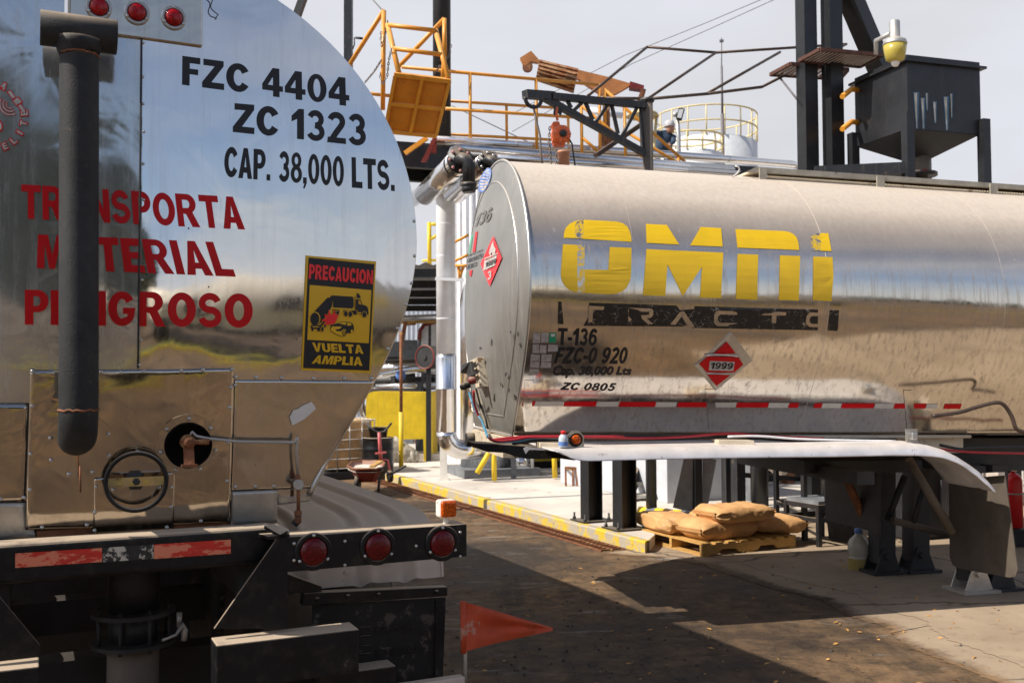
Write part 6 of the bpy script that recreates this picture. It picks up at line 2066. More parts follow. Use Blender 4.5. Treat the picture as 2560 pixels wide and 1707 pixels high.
b_ = MB(); b_.box(q + Z * .42 + EX * .2, 1.7, .6, .84, (EX, EY, Z)); b_.build('block', M['dark'], en, .04)
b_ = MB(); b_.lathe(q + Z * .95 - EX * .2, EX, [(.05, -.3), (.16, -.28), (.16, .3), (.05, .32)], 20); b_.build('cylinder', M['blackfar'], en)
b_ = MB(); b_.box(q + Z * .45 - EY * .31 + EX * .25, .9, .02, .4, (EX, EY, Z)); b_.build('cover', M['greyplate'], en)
# workbench and step
def table(name, label, cat, corners, ztop, leg, mt='blackfar', shelf=True):
    P = corners
    c = sum(P, V()) / 4
    q = thing(name, label, cat, V((c.x, c.y, P[0].z)))
    b_ = MB(); b_.prism([V((p.x, p.y, ztop)) for p in P], -Z * .035); b_.build('top', M['greyplate'], q)
    b_ = MB()
    for i in range(4):
        a, d = P[i], P[(i + 1) % 4]
        b_.bar(V((a.x, a.y, ztop - .06)), V((d.x, d.y, ztop - .06)), .035, .05)
        b_.bar(V((a.x, a.y, P[0].z + .28)), V((d.x, d.y, P[0].z + .28)), .035, .04)
    b_.build('rails', M[mt], q)
    for p in P:
        b_ = MB(); b_.box(V((p.x, p.y, (p.z + ztop - .036) / 2)), leg, leg, ztop - .036 - p.z, (EX, EY, Z)); b_.build('leg', M[mt], q)
t0 = gnd(1940, 1305, 0); t1 = gnd(2015, 1358, 0)
tv_ = t1 - t0
bx = EX * 1.15
def atg(px, py): return gnd(px, py, 0)
A0 = atg(2012, 1352); A1 = atg(1942, 1312)
table('workbench', 'black steel workbench with a dusty plate top beyond the bags', 'workbench', [A1, A0, A0 + EX * .75, A1 + EX * .75], A0.z + .80, .05)
A0 = atg(2048, 1368); A1 = A0 + EY * .5
table('step_stool', 'low black steel step stool in front of the workbench', 'stool', [A1, A0, A0 + EX * .5, A1 + EX * .5], .48, .045)
# striped bollard lying on the platform
bl = MB()
p0, p1 = gnd(1600, 1296, PZ) + Z * .075, gnd(1700, 1306, PZ) + Z * .075
p0 = p0; ax = (p1 - p0).normalized(); L_ = 1.0
for k in range(8):
    a = p0 + ax * (k * .115)
    bl.lathe(a, ax, [(.072, 0), (.072, .115)], 24, k % 2)
sit('fallen_bollard', 'black and yellow striped bollard lying on the platform behind the bags', 'bollard', bl, [M['yelrail'], M['greyplate']])
# ---- pallet and bags
PX, PY = EX, EY
pc0 = gnd(1757, 1393, 0)
pl_ = thing('wooden_pallet', 'yellowish wooden pallet loaded with brown paper bags', 'pallet', pc0)
PW, PL = 1.20, 1.12
def pp(x, y, z): return pc0 + PX * x + PY * y + Z * z
for y in (.03, PL / 2, PL - .03):
    b_ = MB()
    b_.prism([pp(0, y - .02, .02), pp(.20, y - .02, .02), pp(.235, y - .02, .06), pp(.43, y - .02, .06), pp(.465, y - .02, .02), pp(.70, y - .02, .02), pp(.735, y - .02, .06), pp(.92, y - .02, .06), pp(.955, y - .02, .02), pp(PW, y - .02, .02), pp(PW, y - .02, .115), pp(0, y - .02, .115)], PY * .04)
    b_.build('stringer', M['wood'], pl_)
for k in range(8):
    b_ = MB(); x = .05 + k * (PW - .1) / 7; b_.box(pp(x, PL / 2, .126), .095, PL, .018, (PX, PY, Z)); b_.build('deck_board', M['wood'], pl_)
for x in (.05, PW / 2, PW - .05):
    b_ = MB(); b_.box(pp(x, PL / 2, .010), .095, PL, .018, (PX, PY, Z)); b_.build('bottom_board', M['wood'], pl_)
def bag(label, c, ax, l, w, h, seed, tilt=0):
    ax = ax.normalized(); ay = Z.cross(ax)
    b_ = MB()
    def f(u, v):
        t = u * 2 * math.pi; s_ = (v - .5) * 2
        e = (1 - abs(s_) ** 7) ** .5 if abs(s_) < 1 else 0
        ex_ = max(.22, e)
        ct, st_ = math.cos(t), math.sin(t)
        yy = w / 2 * math.copysign(abs(ct) ** .42, ct) * (.90 + .10 * e)
        zz = h / 2 * math.copysign(abs(st_) ** .62, st_) * ex_ * (1 + .10 * (1 - s_ * s_))
        xx = l / 2 * s_
        k = mnoise.noise(V((s_ * 2.2 + seed, ct * 1.6, st_ * 1.6))) * .022 + mnoise.noise(V((s_ * 7 + seed * 3, ct * 5, st_ * 5))) * .008
        k += (.012 * math.sin(t * 9 + seed) * max(0, abs(s_) - .6) / .4)
        zz += k * (1 if zz > 0 else .4) + tilt * xx
        return c + ax * (xx + k * .5) + ay * (yy + k) + Z * (h / 2 + zz)
    b_.grid(f, 56, 48)
    for e0 in (0, 1):
        b_.add([f(q / 56, e0) for q in range(56)], [list(range(56))])
    for e0 in (0, 1):          # sewn strip across each end
        q0, q1 = f(.02, e0), f(.48, e0)
        dx = ax * (.012 if e0 else -.012)
        b_.add([q0 + dx - Z * .02, q1 + dx - Z * .02, q1 + dx * 2 + Z * .02, q0 + dx * 2 + Z * .02, q0 - Z * .02, q1 - Z * .02, q1 + Z * .02, q0 + Z * .02], [(0, 1, 2, 3), (0, 1, 5, 4), (3, 2, 6, 7)])
    return sit('paper_bag', label, 'bag', b_, M['bag'], 'brown paper bags on the pallet')
zt_ = .136
bag('brown paper bag at the left end of the pallet, its folded end facing the camera', gnd(1672, 1323, zt_ + .004), PY + PX * .10, .84, .44, .175, 1)
bag('brown paper bag at the front of the pallet, nearest the camera', gnd(1794, 1339, zt_ + .004), PX + PY * .04, .74, .46, .185, 5)
bag('brown paper bag hanging over the right end of the pallet', gnd(1918, 1324, zt_ + .012), PX - PY * .16, .66, .56, .17, 9, -.06)
bag('brown paper bag in the back middle of the bottom layer, under the topmost bag', gnd(1812, 1312, zt_ + .006), PX, .74, .42, .17, 13)
bag('topmost brown paper bag, lying alone on the others', gnd(1836, 1298, zt_ + .172), PX - PY * .05, .72, .46, .155, 17)
# ---- fire extinguisher, white machine frame at right
fe = thing('fire_extinguisher', 'large red fire extinguisher cylinder with a chain, at the right edge beside the mud flap', 'fire extinguisher', V((at(2538, 1318, 10.8).x, 10.8, .1)))
c = at(2536, 1318, 10.6)
b_ = MB(); b_.lathe(V((c.x, c.y, c.z)), Z, [(.07, 0), (.088, .01), (.088, .50), (.075, .545), (.04, .57), (.025, .575), (.025, .60)], 28); b_.build('cylinder', M['ext'], fe)
b_ = MB(); b_.torus(V((c.x, c.y, c.z + .36)), Z, .094, .008, 28, 6); b_.build('chain', M['galv'], fe)
b_ = MB(); b_.box(V((c.x, c.y, c.z / 2 - .005)), .24, .24, c.z - .01); b_.build('base_block', M['dark'], fe)
b_ = MB(); b_.box(V((c.x, c.y, c.z + .62)), .06, .05, .05); b_.build('valve', M['zinc'], fe)
wm = thing('white_machine', 'white painted machine frame with gauges behind the far trailer fender', 'machine', V((at(2480, 1200, 11.6).x, 11.8, 0)))
m0, m1 = at(2300, 1105, 11.6), at(2700, 1112, 12.4)
b_ = MB(); b_.prism([m0, m1, m1 - Z * .14, m0 - Z * .14], V((0, .2, 0))); b_.build('top_beam', M['white'], wm)
for x in (2330, 2420, 2500, 2590):
    b_ = MB(); a = at(x, 1120, 12); b_.box(V((a.x, a.y + .1, a.z / 2)), .14, .14, a.z); b_.build('upright', M['white'], wm)
for x, y, r in ((2436, 1140, .05), (2484, 1140, .05), (2536, 1138, .07)):
    b_ = MB(); b_.lathe(at(x, y, 11.75), V((0, -1, 0)), [(r, 0), (r, .03), (r * .6, .035), (.01, .03)], 20); b_.build('gauge', M['strip'], wm)
b_ = MB(); b_.box(at(2510, 1160, 12.3), .5, .3, .12); b_.build('yellow_box', M['yelrail'], wm)
b_ = MB(); b_.box(at(2450, 1185, 12.2), .9, .3, .35); b_.build('motor', M['dark'], wm, .04)
b_ = MB(); tube2(b_, [(2448, 1170, 10), (2462, 1163, 10), (2600, 1126, 10)], .04, 10); b_.tube([at(2448, 1170, 10), V((at(2440, 1175, 10).x, 10, 0))], .03, 8); sit('brown_pole', 'brown rusty pole slanting in from the right edge above the mud flap', 'pole', b_, M['rust'])
jg = thing('water_jug', 'big clear plastic jug with yellowish liquid standing in the shade by the landing legs', 'jug', gnd(2147, 1424))
c = gnd(2147, 1424)
b_ = MB(); b_.lathe(c, Z, [(.085, 0), (.095, .01), (.097, .12), (.09, .13), (.097, .14), (.097, .24), (.08, .28), (.03, .33), (.03, .36)], 28); b_.build('jug_body', pm('hazy_plastic', (.42, .40, .34), .2, var=.2, bmp=0), jg)
b_ = MB(); b_.lathe(c + Z * .005, Z, [(.0955, .005), (.0985, .01), (.0985, .11)], 28, caps=False); b_.build('liquid', pm('yellow_liquid', (.36, .28, .10), .2, var=.2, bmp=0), jg)
b_ = MB(); b_.lathe(c + Z * .37, Z, [(.034, -.03), (.034, .012), (.028, .015)], 18); b_.build('cap', M['blue'], jg)
# ================================================================== ROOFLINE THINGS
# jib crane
jb = thing('jib_crane', 'black lattice jib crane on a round post above the far tank', 'crane', V((at(1620, 410, 12).x, 12, 0)))
c = at(1620, 410, 12.0)
b_ = MB(); zt = at(1620, 252, 12).z
b_.lathe(V((c.x, c.y, 0)), Z, [(.065, 0), (.065, zt)], 20)
b_.lathe(V((c.x, c.y, zt - .02)), Z, [(.068, 0), (.085, .02), (.085, .05), (.01, .06)], 20)
b_.build('post', M['blackfar'], jb)
JP = (at(1312, 240, 11.0), at(1612, 262, 12.0))
b_ = MB(); b_.bar(at(1312, 236, 11.0), at(1382, 241, 11.25), .10, .09); b_.bar(at(1378, 241, 11.2), at(1614, 264, 12), .075, .075); b_.build('top_boom', M['blackfar'], jb)
b_ = MB(); b_.bar(at(1355, 242, 11.15), at(1616, 386, 12), .07, .07); b_.build('lower_chord', M['blackfar'], jb)
for a, d in (((1460, 252, 11.5), (1435, 276, 11.4)), ((1416, 248, 11.35), (1428, 270, 11.38)), ((1462, 253, 11.5), (1482, 300, 11.57)), ((1520, 260, 11.7), (1490, 305, 11.6)), ((1528, 258, 11.7), (1545, 335, 11.77)), ((1596, 263, 11.93), (1554, 342, 11.8)), ((1602, 264, 11.95), (1606, 372, 11.95))):
    b_ = MB(); b_.bar(at(*a), at(*d), .035, .035); b_.build('web_bar', M['blackfar'], jb)
b_ = MB(); b_.torus(at(1333, 246, 11.05), EY, .10, .022, 20, 8, a0=math.pi, a1=2 * math.pi); b_.build('hook_eye', M['blackfar'], jb)
b_ = MB(); b_.prism([at(1386, 262, 11.2), at(1408, 274, 11.2), at(1402, 290, 11.2), at(1394, 282, 11.2), at(1388, 290, 11.2), at(1383, 284, 11.2)], V((0, .02, 0))); b_.build('hoist_lug', M['blackfar'], jb)
b_ = MB(); b_.bar(at(1490, 389, 11.9), at(1611, 306, 12.2), .10, .05); b_.build('back_brace', M['hose'], jb)
ho = thing('chain_hoist', 'orange chain hoist hanging from the black lattice jib', 'hoist', at(1402, 350, 11.2))
b_ = MB(); c = at(1402, 338, 11.2); ax = V((.25, -.95, 0)).normalized()
b_.lathe(c + ax * -.1, ax, [(.02, 0), (.09, .01), (.105, .06), (.105, .14), (.10, .16), (.06, .175)], 24)
for k in range(10):
    t = k * .628; a1, a2 = basis(ax)
    b_.bar(c + ax * .075 + (a1 * math.cos(t) + a2 * math.sin(t)) * .045, c + ax * .072 + (a1 * math.cos(t) + a2 * math.sin(t)) * .098, .014, .012, ax)
b_.build('gear_case', M['hoist'], ho)
b_ = MB(); b_.lathe(c + ax * .07, ax, [(.04, 0), (.04, .03), (.01, .035)], 18); b_.build('hub_cap', M['dark'], ho)
b_ = MB(); b_.box(c + V((-.06, .03, .0)), .08, .12, .19); b_.box(c + V((-.02, .03, -.10)), .14, .10, .06); b_.build('chain_guide', M['hoist'], ho, .02)
b_ = MB(); tube2(b_, [(1393, 268, 11.2), (1391, 290, 11.2), (1394, 302, 11.2)], .014, 8); b_.prism([at(1376, 316, 11.2), at(1384, 304, 11.2), at(1398, 304, 11.2), at(1402, 318, 11.2), at(1392, 314, 11.2), at(1381, 322, 11.2)], V((0, .04, 0))); b_.build('top_hook', M['hoist'], ho)
for pts in ([(1375, 318, 11.15), (1372, 350, 11.15), (1378, 410, 11.15), (1377, 425, 11.15)], [(1390, 375, 11.15), (1392, 430, 11.15)]):
    b_ = MB(); chain_links(b_, pts, .045, .006); b_.build('chain', M['chain'], ho)
b_ = MB(); tube2(b_, [(1333, 262, 11.05), (1340, 300, 11.05), (1350, 340, 11.05), (1352, 380, 11.05), (1358, 430, 11.05)], .014, 6); sit('rope_sling', 'dark rope sling hanging from the tip of the jib', 'rope', b_, M['chain'])
b_ = MB(); tube2(b_, [(1423, 348, 11.2), (1430, 360, 11.2), (1434, 390, 11.2), (1440, 430, 11.2)], .010, 6); sit('control_cable', 'thin dark control cable hanging right of the orange chain hoist', 'cable', b_, M['cable_black'])
b_ = MB(); c = at(1409, 410, 14.55); zs = lambda y: at(1409, y, 14.55).z; b_.lathe(V((c.x, c.y, 0)), Z, [(.086, zs(455)), (.086, zs(384)), (.095, zs(384)), (.095, zs(378))], 18); b_.tube([V((c.x, c.y, zs(440))), V((c.x, c.y + .6, zs(440)))], .06, 12); sit('standpipe', 'pinkish orange standpipe below the chain hoist', 'pipe', b_, pm('pink_pipe', (.55, .25, .15), .6, var=.15))
# orange crane arm with a corrugated weight
oc = thing('boom_arm', 'orange steel boom arm with a rusty corrugated weight, against the sky', 'crane arm', at(1500, 230, 17.5))
def z2(x, y): return 1300 + x * .3061, 80 + y * .3061
D5 = 17.5
b_ = MB(); b_.prism([at(*z2(x, y), D5) for x, y in ((0, 212), (90, 155), (160, 232), (150, 250), (85, 240), (45, 275), (28, 270))], V((0, .12, 0))); b_.build('nose_plate', M['rustor'], oc)
b_ = MB(); b_.lathe(at(*z2(62, 280), D5), V((0, 1, 0)), [(.09, 0), (.09, .1)], 14); b_.build('pulley', M['rust'], oc)
b_ = MB()
TL5, TR5, BR5, BL5 = (160, 225), (478, 300), (438, 505), (125, 400)
ring = []
for v in range(0, 25):
    f = v / 24
    k = 1 if v % 4 in (1, 2) else 0
    a = at(*z2(TL5[0] + (BL5[0] - TL5[0]) * f, TL5[1] + (BL5[1] - TL5[1]) * f), D5 - .25 - .25 * math.sin(f * math.pi) - .06 * k)
    c = at(*z2(TR5[0] + (BR5[0] - TR5[0]) * f, TR5[1] + (BR5[1] - TR5[1]) * f), D5 - .25 - .25 * math.sin(f * math.pi) - .06 * k)
    ring.append((a, c))
vs2 = [p for q in ring for p in q]
n_ = len(ring)
b_.add(vs2, [(2 * i, 2 * i + 1, 2 * i + 3, 2 * i + 2) for i in range(n_ - 1)])
b_.add([r0[0] for r0 in ring], [list(range(n_))]); b_.add([r0[1] for r0 in ring], [list(range(n_))])
b_.add([ring[0][0], ring[0][1], ring[-1][1], ring[-1][0]], [(0, 1, 2, 3)])
b_.build('corrugated_weight', pm('rusty_sheet', (.36, .20, .10), .7, var=.35, wear=(.24, .085, .03), wearamt=.9, wscale=5, bmp=.2), oc)
b_ = MB(); b_.prism([at(*z2(x, y), D5 + .05) for x, y in ((470, 308), (720, 368), (905, 422), (892, 442), (790, 500), (720, 527), (650, 500), (560, 440), (465, 372))], V((0, .14, 0))); b_.build('arm', M['rustor'], oc)
b_ = MB(); b_.prism([at(*z2(x, y), D5) for x, y in ((900, 403), (1015, 438), (1010, 472), (900, 455))], V((0, .2, 0))); b_.build('tail_block', M['redpaint'], oc)
for a, d in (((1005, 470), (970, 560)), ((1016, 470), (990, 560)), ((690, 470), (700, 900)), ((715, 600), (722, 930))):
    b_ = MB(); b_.bar(at(*z2(*a), D5), at(*z2(*d), D5), .06, .06); b_.build('stay', M['rust'], oc)
b_ = MB(); p = at(1518, 330, D5); b_.box(V((p.x, p.y + .1, p.z / 2)), .2, .2, p.z); b_.build('mast', M['rust'], oc)
# lamp shade, tube lamp, floodlight
b_ = MB(); c = at(1606, 285, 20); b_.lathe(c, Z, [(.33, -.06), (.30, 0), (.2, .07), (.05, .10), (.01, .11)], 28); b_.tube([at(1642, 284, 20), at(1636, 350, 20), V((at(1636, 350, 20).x, 20, 0))], .03, 8)
sit('dish_lamp', 'tan dish-shaped lamp shade half hidden by the jib post', 'lamp', b_, M['creamrail'])
b_ = MB(); tube2(b_, [(1474, 276, 19), (1556, 290, 19)], .06, 12); b_.tube([at(1515, 283, 19), V((at(1515, 283, 19).x, 19, 0))], .025, 8); sit('tube_lamp', 'pale fluorescent tube lamp fitting behind the jib webs', 'lamp', b_, M['galvw'])
fl = thing('floodlight', 'square floodlight on a thin pole left of the white storage tank', 'floodlight', V((at(1697, 350, 24).x, 24, 0)))
b_ = MB(); b_.tube([V((at(1697, 350, 24).x, 24, 0)), at(1697, 345, 24), at(1693, 297, 24)], .05, 8); b_.tube([at(1683, 286, 24), at(1694, 288, 24)], .06, 8); b_.build('pole', M['galv'], fl)
b_ = MB(); b_.prism([at(1690, 297, 23.9), at(1704, 300, 23.9), at(1712, 272, 23.9), at(1697, 270, 23.9)], V((.02, .12, 0))); b_.build('housing', M['dark'], fl)
b_ = MB(); b_.prism([at(1693, 294, 23.88), at(1703, 296, 23.88), at(1709, 274, 23.88), at(1698, 273, 23.88)], V((0, .01, 0))); b_.build('glass', M['tankw'], fl)
# storage tank with railing
def rtank(label, cx, d, r, ytop, yr, hh, mt, rmt, n=24, stair=False):
    c = at(cx, ytop, d); zt = c.z
    q = thing('storage_tank', label, 'tank', V((c.x, c.y, 0)), 'white storage tanks on the skyline')
    b_ = MB(); b_.lathe(V((c.x, c.y, 0)), Z, [(r, 0), (r, zt), (r * .97, zt + .03), (.01, zt + .25)], 48); b_.build('shell', M['tankw'], q)
    for z in (zt + hh, zt + hh * .5):
        b_ = MB(); b_.torus(V((c.x, c.y, z)), Z, r, .035, 48, 6); b_.build('handrail', M[rmt], q)
    for k in range(n):
        t = 2 * math.pi * k / n
        b_ = MB(); b_.tube([V((c.x + r * math.cos(t), c.y + r * math.sin(t), zt)), V((c.x + r * math.cos(t), c.y + r * math.sin(t), zt + hh))], .03, 6); b_.build('rail_post', M[rmt], q)
    return q, c
q_, c_ = rtank('white storage tank with a cream railing round its roof, rightmost on the skyline', 1764, 42, 2.12, 366, 275, 1.2, 'tankw', 'creamrail', 18)
rtank('lower, nearer white storage tank left of the rightmost one, with its own cream railing', 1722, 34, 1.15, 392, 340, .62, 'tankw', 'creamrail', 14)
b_ = MB(); tube2(b_, [(1352, 338, 36), (1370, 336, 36), (1376, 345, 36)], .04, 6)
b_ = MB(); b_.tube([V((at(1806, 285, 38).x, 38, 0)), at(1806, 285, 38)], .07, 8); b_.tube([at(1806, 285, 38), at(1804, 165, 38)], .045, 8); b_.tube([at(1804, 165, 38), at(1804, 95, 38)], .02, 6); b_.box(at(1804, 103, 38), .15, .1, .08)
sit('antenna_mast', 'tall thin antenna mast in front of the storage tanks', 'antenna', b_, M['wire'])
# awning frame of thin tubes
af = thing('awning_frame', 'bare awning frame of thin rusty tubes against the sky', 'frame', at(1800, 190, 13))
def afp(x, y):      # tilted plane of the frame
    d = 12.2 + (x - 1470) / 650 * 1.0 + (250 - y) / 130 * 1.6
    return at(x, y, d)
for a, d in (((1618, 118), (1471, 239)), ((1618, 118), (1790, 132)), ((1790, 132), (2116, 111)), ((1790, 132), (1624, 244)), ((1950, 131), (1768, 234)), ((1514, 246), (1630, 247)), ((1630, 247), (1768, 235)), ((1768, 235), (1904, 218)), ((1904, 218), (2116, 111))):
    b_ = MB(); b_.tube([afp(*a), afp(*d)], .020, 8); b_.build('tube', M['hose'], af)
# right columns, brace, grating
cx0 = at(2018, 428, 13.2)
rc = thing('twin_column', 'pair of tall black steel columns with a slanted brace, right of the awning frame', 'column', V((cx0.x, cx0.y, 0)))
for xx in (2019, 2083):
    b_ = MB(); p = at(xx, 300, 13.2)
    b_.box(V((p.x, p.y, 4.5)), .20, .19, 9.0, (V((.93, .36, 0)).normalized(), V((-.36, .93, 0)).normalized(), Z)); b_.build('shaft', M['column'], rc)
b_ = MB(); b_.bar(at(2110, -40, 13.3), at(2203, 178, 13.6), .26, .2); b_.build('brace', M['column'], rc)
gr = thing('grating_platform', 'rusty brown slatted grating fixed across the twin black columns', 'platform', at(2070, 150, 13))
def gpl(x, y): return onplane(x, y, V((0, 0, at(2070, 160, 13.2).z)), Z)
def grate(c4, n):
    b_ = MB()
    P = [gpl(*p) for p in c4]
    for k in range(n):
        f = (k + .5) / n
        b_.bar(P[0].lerp(P[1], f), P[3].lerp(P[2], f), .035, .02)
    b_.build('slats', M['hose'], gr)
    for i in range(4):
        b_ = MB(); b_.bar(P[i], P[(i + 1) % 4], .035, .045); b_.build('edge', M['darkrust'], gr)
grate([(1998, 152), (2150, 167), (2206, 138), (2050, 124)], 16)
grate([(1926, 187), (2100, 198), (2120, 175), (1976, 160)], 14)
b_ = MB(); b_.tube([afp(1948, 193), at(1992, 248, 13.1)], .014, 6); b_.build('stay', M['wire'], gr)
# hopper
H1 = V((.955, .297, 0)).normalized(); H2 = V((-.297, .955, 0)).normalized()
HN = at(2267, 155, 12.2)
hz1, hz0 = HN.z, at(2270, 323, 12.2).z
HC = V((HN.x, HN.y, 0))
W1, W2 = 1.09, 1.02
def hq(a, b2, z): return HC + H1 * (a * W1) + H2 * (b2 * W2) + Z * z
hp_ = thing('steel_hopper', 'black steel box hopper on legs with pale drip streaks, at the upper right', 'hopper', hq(.5, .5, 0))
stk = pm('hopper_black', (.013, .0145, .018), .42, var=.45, scale=3, dust=.3, wear=(.05, .05, .05), wearamt=.2, wscale=5, streak=(.03, .03, .03))
b_ = MB()
b_.prism([hq(0, 0, hz0), hq(1, 0, hz0), hq(1, 1, hz0), hq(0, 1, hz0)], Z * (hz1 - hz0))
b_.build('box', stk, hp_)
b_ = MB()
zl = hz0 - .24
sm_ = [(.38, .38), (.62, .38), (.62, .62), (.38, .62)]
lo_ = [hq(a, b2, zl) for a, b2 in sm_]; hi_ = [hq(a, b2, hz0 - .003) for a, b2 in ((.01, .01), (.99, .01), (.99, .99), (.01, .99))]
b_.add(hi_ + lo_, [(i, (i + 1) % 4, (i + 1) % 4 + 4, i + 4) for i in range(4)]); b_.build('cone', stk, hp_)
b_ = MB(); b_.prism([hq(-.05, -.05, hz1), hq(1.06, -.05, hz1), hq(1.06, 1.06, hz1), hq(-.05, 1.06, hz1)], Z * .03); b_.prism([hq(-.0, -.0, hz1 + .03), hq(1.0, 0, hz1 + .03), hq(1, 1, hz1 + .03), hq(0, 1, hz1 + .03)], Z * .06); b_.build('lid', stk, hp_)
for a, b2 in ((-.02, -.02), (1.02, -.02), (1.02, 1.02), (-.02, 1.02)):
    b_ = MB(); p = hq(a, b2, 0)
    b_.box(p + Z * (hz0 + .18) / 2, .11, .11, hz0 + .18, (H1, H2, Z)); b_.prism([p + Z * (hz0 + .18) + H1 * i * .055 + H2 * j * .055 for i, j in ((-1, -1), (1, -1), (1, 1), (-1, 1))], Z * .004)
    b_.build('leg', stk, hp_)
b_ = MB(); q = hq(.5, .5, 0)
b_.lathe(q, Z, [(.16, zl + .02), (.16, zl - .18), (.24, zl - .18), (.24, zl - .22), (.14, zl - .22), (.14, zl - .6), (.2, zl - .75)], 20); b_.build('outlet', M['blackfar'], hp_)
b_ = MB(); b_.lathe(q, Z, [(.26, zl - .2), (.26, zl - .17)], 4); b_.build('outlet_flange', M['redpaint'], hp_)
for a0, b0_, a1, b1 in ((-.02, -.02, -.02, 1.02), (-.02, 1.02, 1.02, 1.02), (-.02, -.02, -.9, .5)):
    b_ = MB(); z = zl - .25; b_.bar(hq(a0, b0_, z), hq(a1, b1, z), .08, .14); b_.build('cross_beam', M['blackfar'], hp_)
wstr = pm('drip_stain', (.42, .40, .34), .6, var=.4, scale=12, bmp=0); bstr = pm('drip_stain_blue', (.05, .13, .22), .5, var=.3, scale=8, bmp=0)
def z3(x, y): return 1920 + x * .3061, y * .3061
for x0, y0, y1, w in ((1210, 755, 1050, 24), (1265, 800, 1050, 20), (1297, 760, 900, 12), (1362, 830, 1000, 18), (1455, 790, 1060, 24), (1498, 765, 960, 12)):
    b_ = MB(); fp_h = lambda x, y, o: onplane(*z3(x, y), HC - H2 * o, H2)
    b_.add([fp_h(x, y, .003) for x, y in ((x0 - w, y0), (x0 + w, y0), (x0 + w * .7, y1), (x0 - w * .1, y1 + 10))], [(0, 1, 2, 3)], 1)
    b_.add([fp_h(x, y, .005) for x, y in ((x0 - w * .7, y0 + 5), (x0 + w * .3, y0 + 5), (x0 + w * .35, y1), (x0 + w * .1, y1))], [(0, 1, 2, 3)], 0)
    b_.build('drip_streak', [wstr, bstr], hp_)
for y in (745, 1010):
    b_ = MB(); b_.tube([onplane(*z3(735, y - 10), HC - H1 * 0, H1), onplane(*z3(735, y - 10), HC, H1) - H1 * .10, at(*z3(608, y + 45), 12.8)], .035, 10); sit('orange_pipe', ('upper' if y < 900 else 'lower') + ' short orange pipe joining the twin columns to the hopper', 'pipe', b_, M['orange'])
# yard lamp
yl = thing('yard_lamp', 'old yard lamp with a yellowed glass bowl hanging beside the hopper', 'lamp', at(2240, 150, 11.2))
c = at(2238, 150, 11.2)
zq = lambda y: at(2238, y, 11.2).z
b_ = MB(); b_.lathe(V((c.x, c.y, 0)), Z, [(.13, zq(113)), (.133, zq(110)), (.12, zq(102)), (.065, zq(95)), (.058, zq(94)), (.058, zq(54)), (.05, zq(51)), (.01, zq(50))], 28); b_.build('housing', M['galv'], yl)
b_ = MB(); b_.lathe(V((c.x, c.y, 0)), Z, [(.128, zq(112)), (.118, zq(130)), (.10, zq(150)), (.06, zq(155)), (.01, zq(155))], 28); b_.build('bowl', pm('yellowed_glass', (.45, .36, .07), .25, var=.12, bmp=0), yl)
b_ = MB(); b_.lathe(V((c.x, c.y, 0)), Z, [(.045, zq(149)), (.045, zq(160)), (.03, zq(166)), (.01, zq(168))], 16); b_.build('bulb', M['white'], yl)
b_ = MB(); tube2(b_, [(2226, 85, 11.2), (2190, 102, 11.6), (2190, 138, 11.6)], .026, 8); b_.build('arm', M['galv'], yl)
# overhead wires
for lb, pts in (('upper thin overhead wire crossing the sky', [(1290, 280, 30), (1560, 140, 30), (1760, 60, 30), (1950, -20, 30)]), ('lower thin overhead wire crossing the sky', [(1280, 330, 30), (1580, 160, 30), (1790, 66, 30), (1990, -25, 30)]), ('thin stay wire running up from the orange gangway', [(959, 30, 16), (905, -30, 18)]), ('thin stay wire left of the hoist behind the gantry rails', [(1130, 265, 22), (1330, 360, 22)])):
    b_ = MB(); tube2(b_, pts, .011, 5); sit('overhead_wire', lb, 'wire', b_, M['wire'], 'thin wires across the sky')
# person on the gantry
pe = thing('person', 'person in dark blue work clothes and a pale cap leaning over the gantry rail', 'person', at(1662, 400, 22))
cp = at(1662, 400, 22.0)
def px_(x, y, d=22.0): return at(x, y, d)
sk = bpy.data.meshes.new('body')
hips = px_(1655, 372) ; 
joints = [hips, px_(1664, 350, 21.95), px_(1668, 338, 21.9), px_(1672, 330, 21.85), px_(1674, 318, 21.8), px_(1675, 310, 21.8),
          px_(1652, 334, 21.8), px_(1636, 332, 21.7), px_(1620, 334, 21.6), px_(1684, 344, 21.8), px_(1684, 356, 21.6), px_(1672, 362, 21.4),
          hips + V((-.12, 0, -.1)), hips + V((-.13, -.05, -.52)), hips + V((-.13, .05, -.93)), hips + V((.12, 0, -.1)), hips + V((.13, -.05, -.52)), hips + V((.13, .05, -.93))]
edges = [(0, 1), (1, 2), (2, 3), (3, 4), (4, 5), (2, 6), (6, 7), (7, 8), (2, 9), (9, 10), (10, 11), (0, 12), (12, 13), (13, 14), (0, 15), (15, 16), (16, 17)]
rad = [.16, .18, .17, .07, .095, .09, .07, .05, .04, .07, .05, .04, .1, .07, .05, .1, .07, .05]
o_ = V(pe['_o'])
sk.from_pydata([tuple(p - o_) for p in joints], edges, [])
bo_ = bpy.data.objects.new('body', sk); COL.objects.link(bo_); bo_.parent = pe
md = bo_.modifiers.new('skin', 'SKIN')
for i, v_ in enumerate(sk.skin_vertices[0].data):
    v_.radius = (rad[i], rad[i])
sk.skin_vertices[0].data[0].use_root = True
bo_.modifiers.new('sub', 'SUBSURF').levels = 1
sk.materials.append(M['cloth'])
b_ = MB(); c = px_(1676, 318, 21.72); b_.lathe(c, Z, [(.02, -.13), (.075, -.11), (.092, -.03), (.09, .03)], 16); b_.build('face', M['skin'], pe)
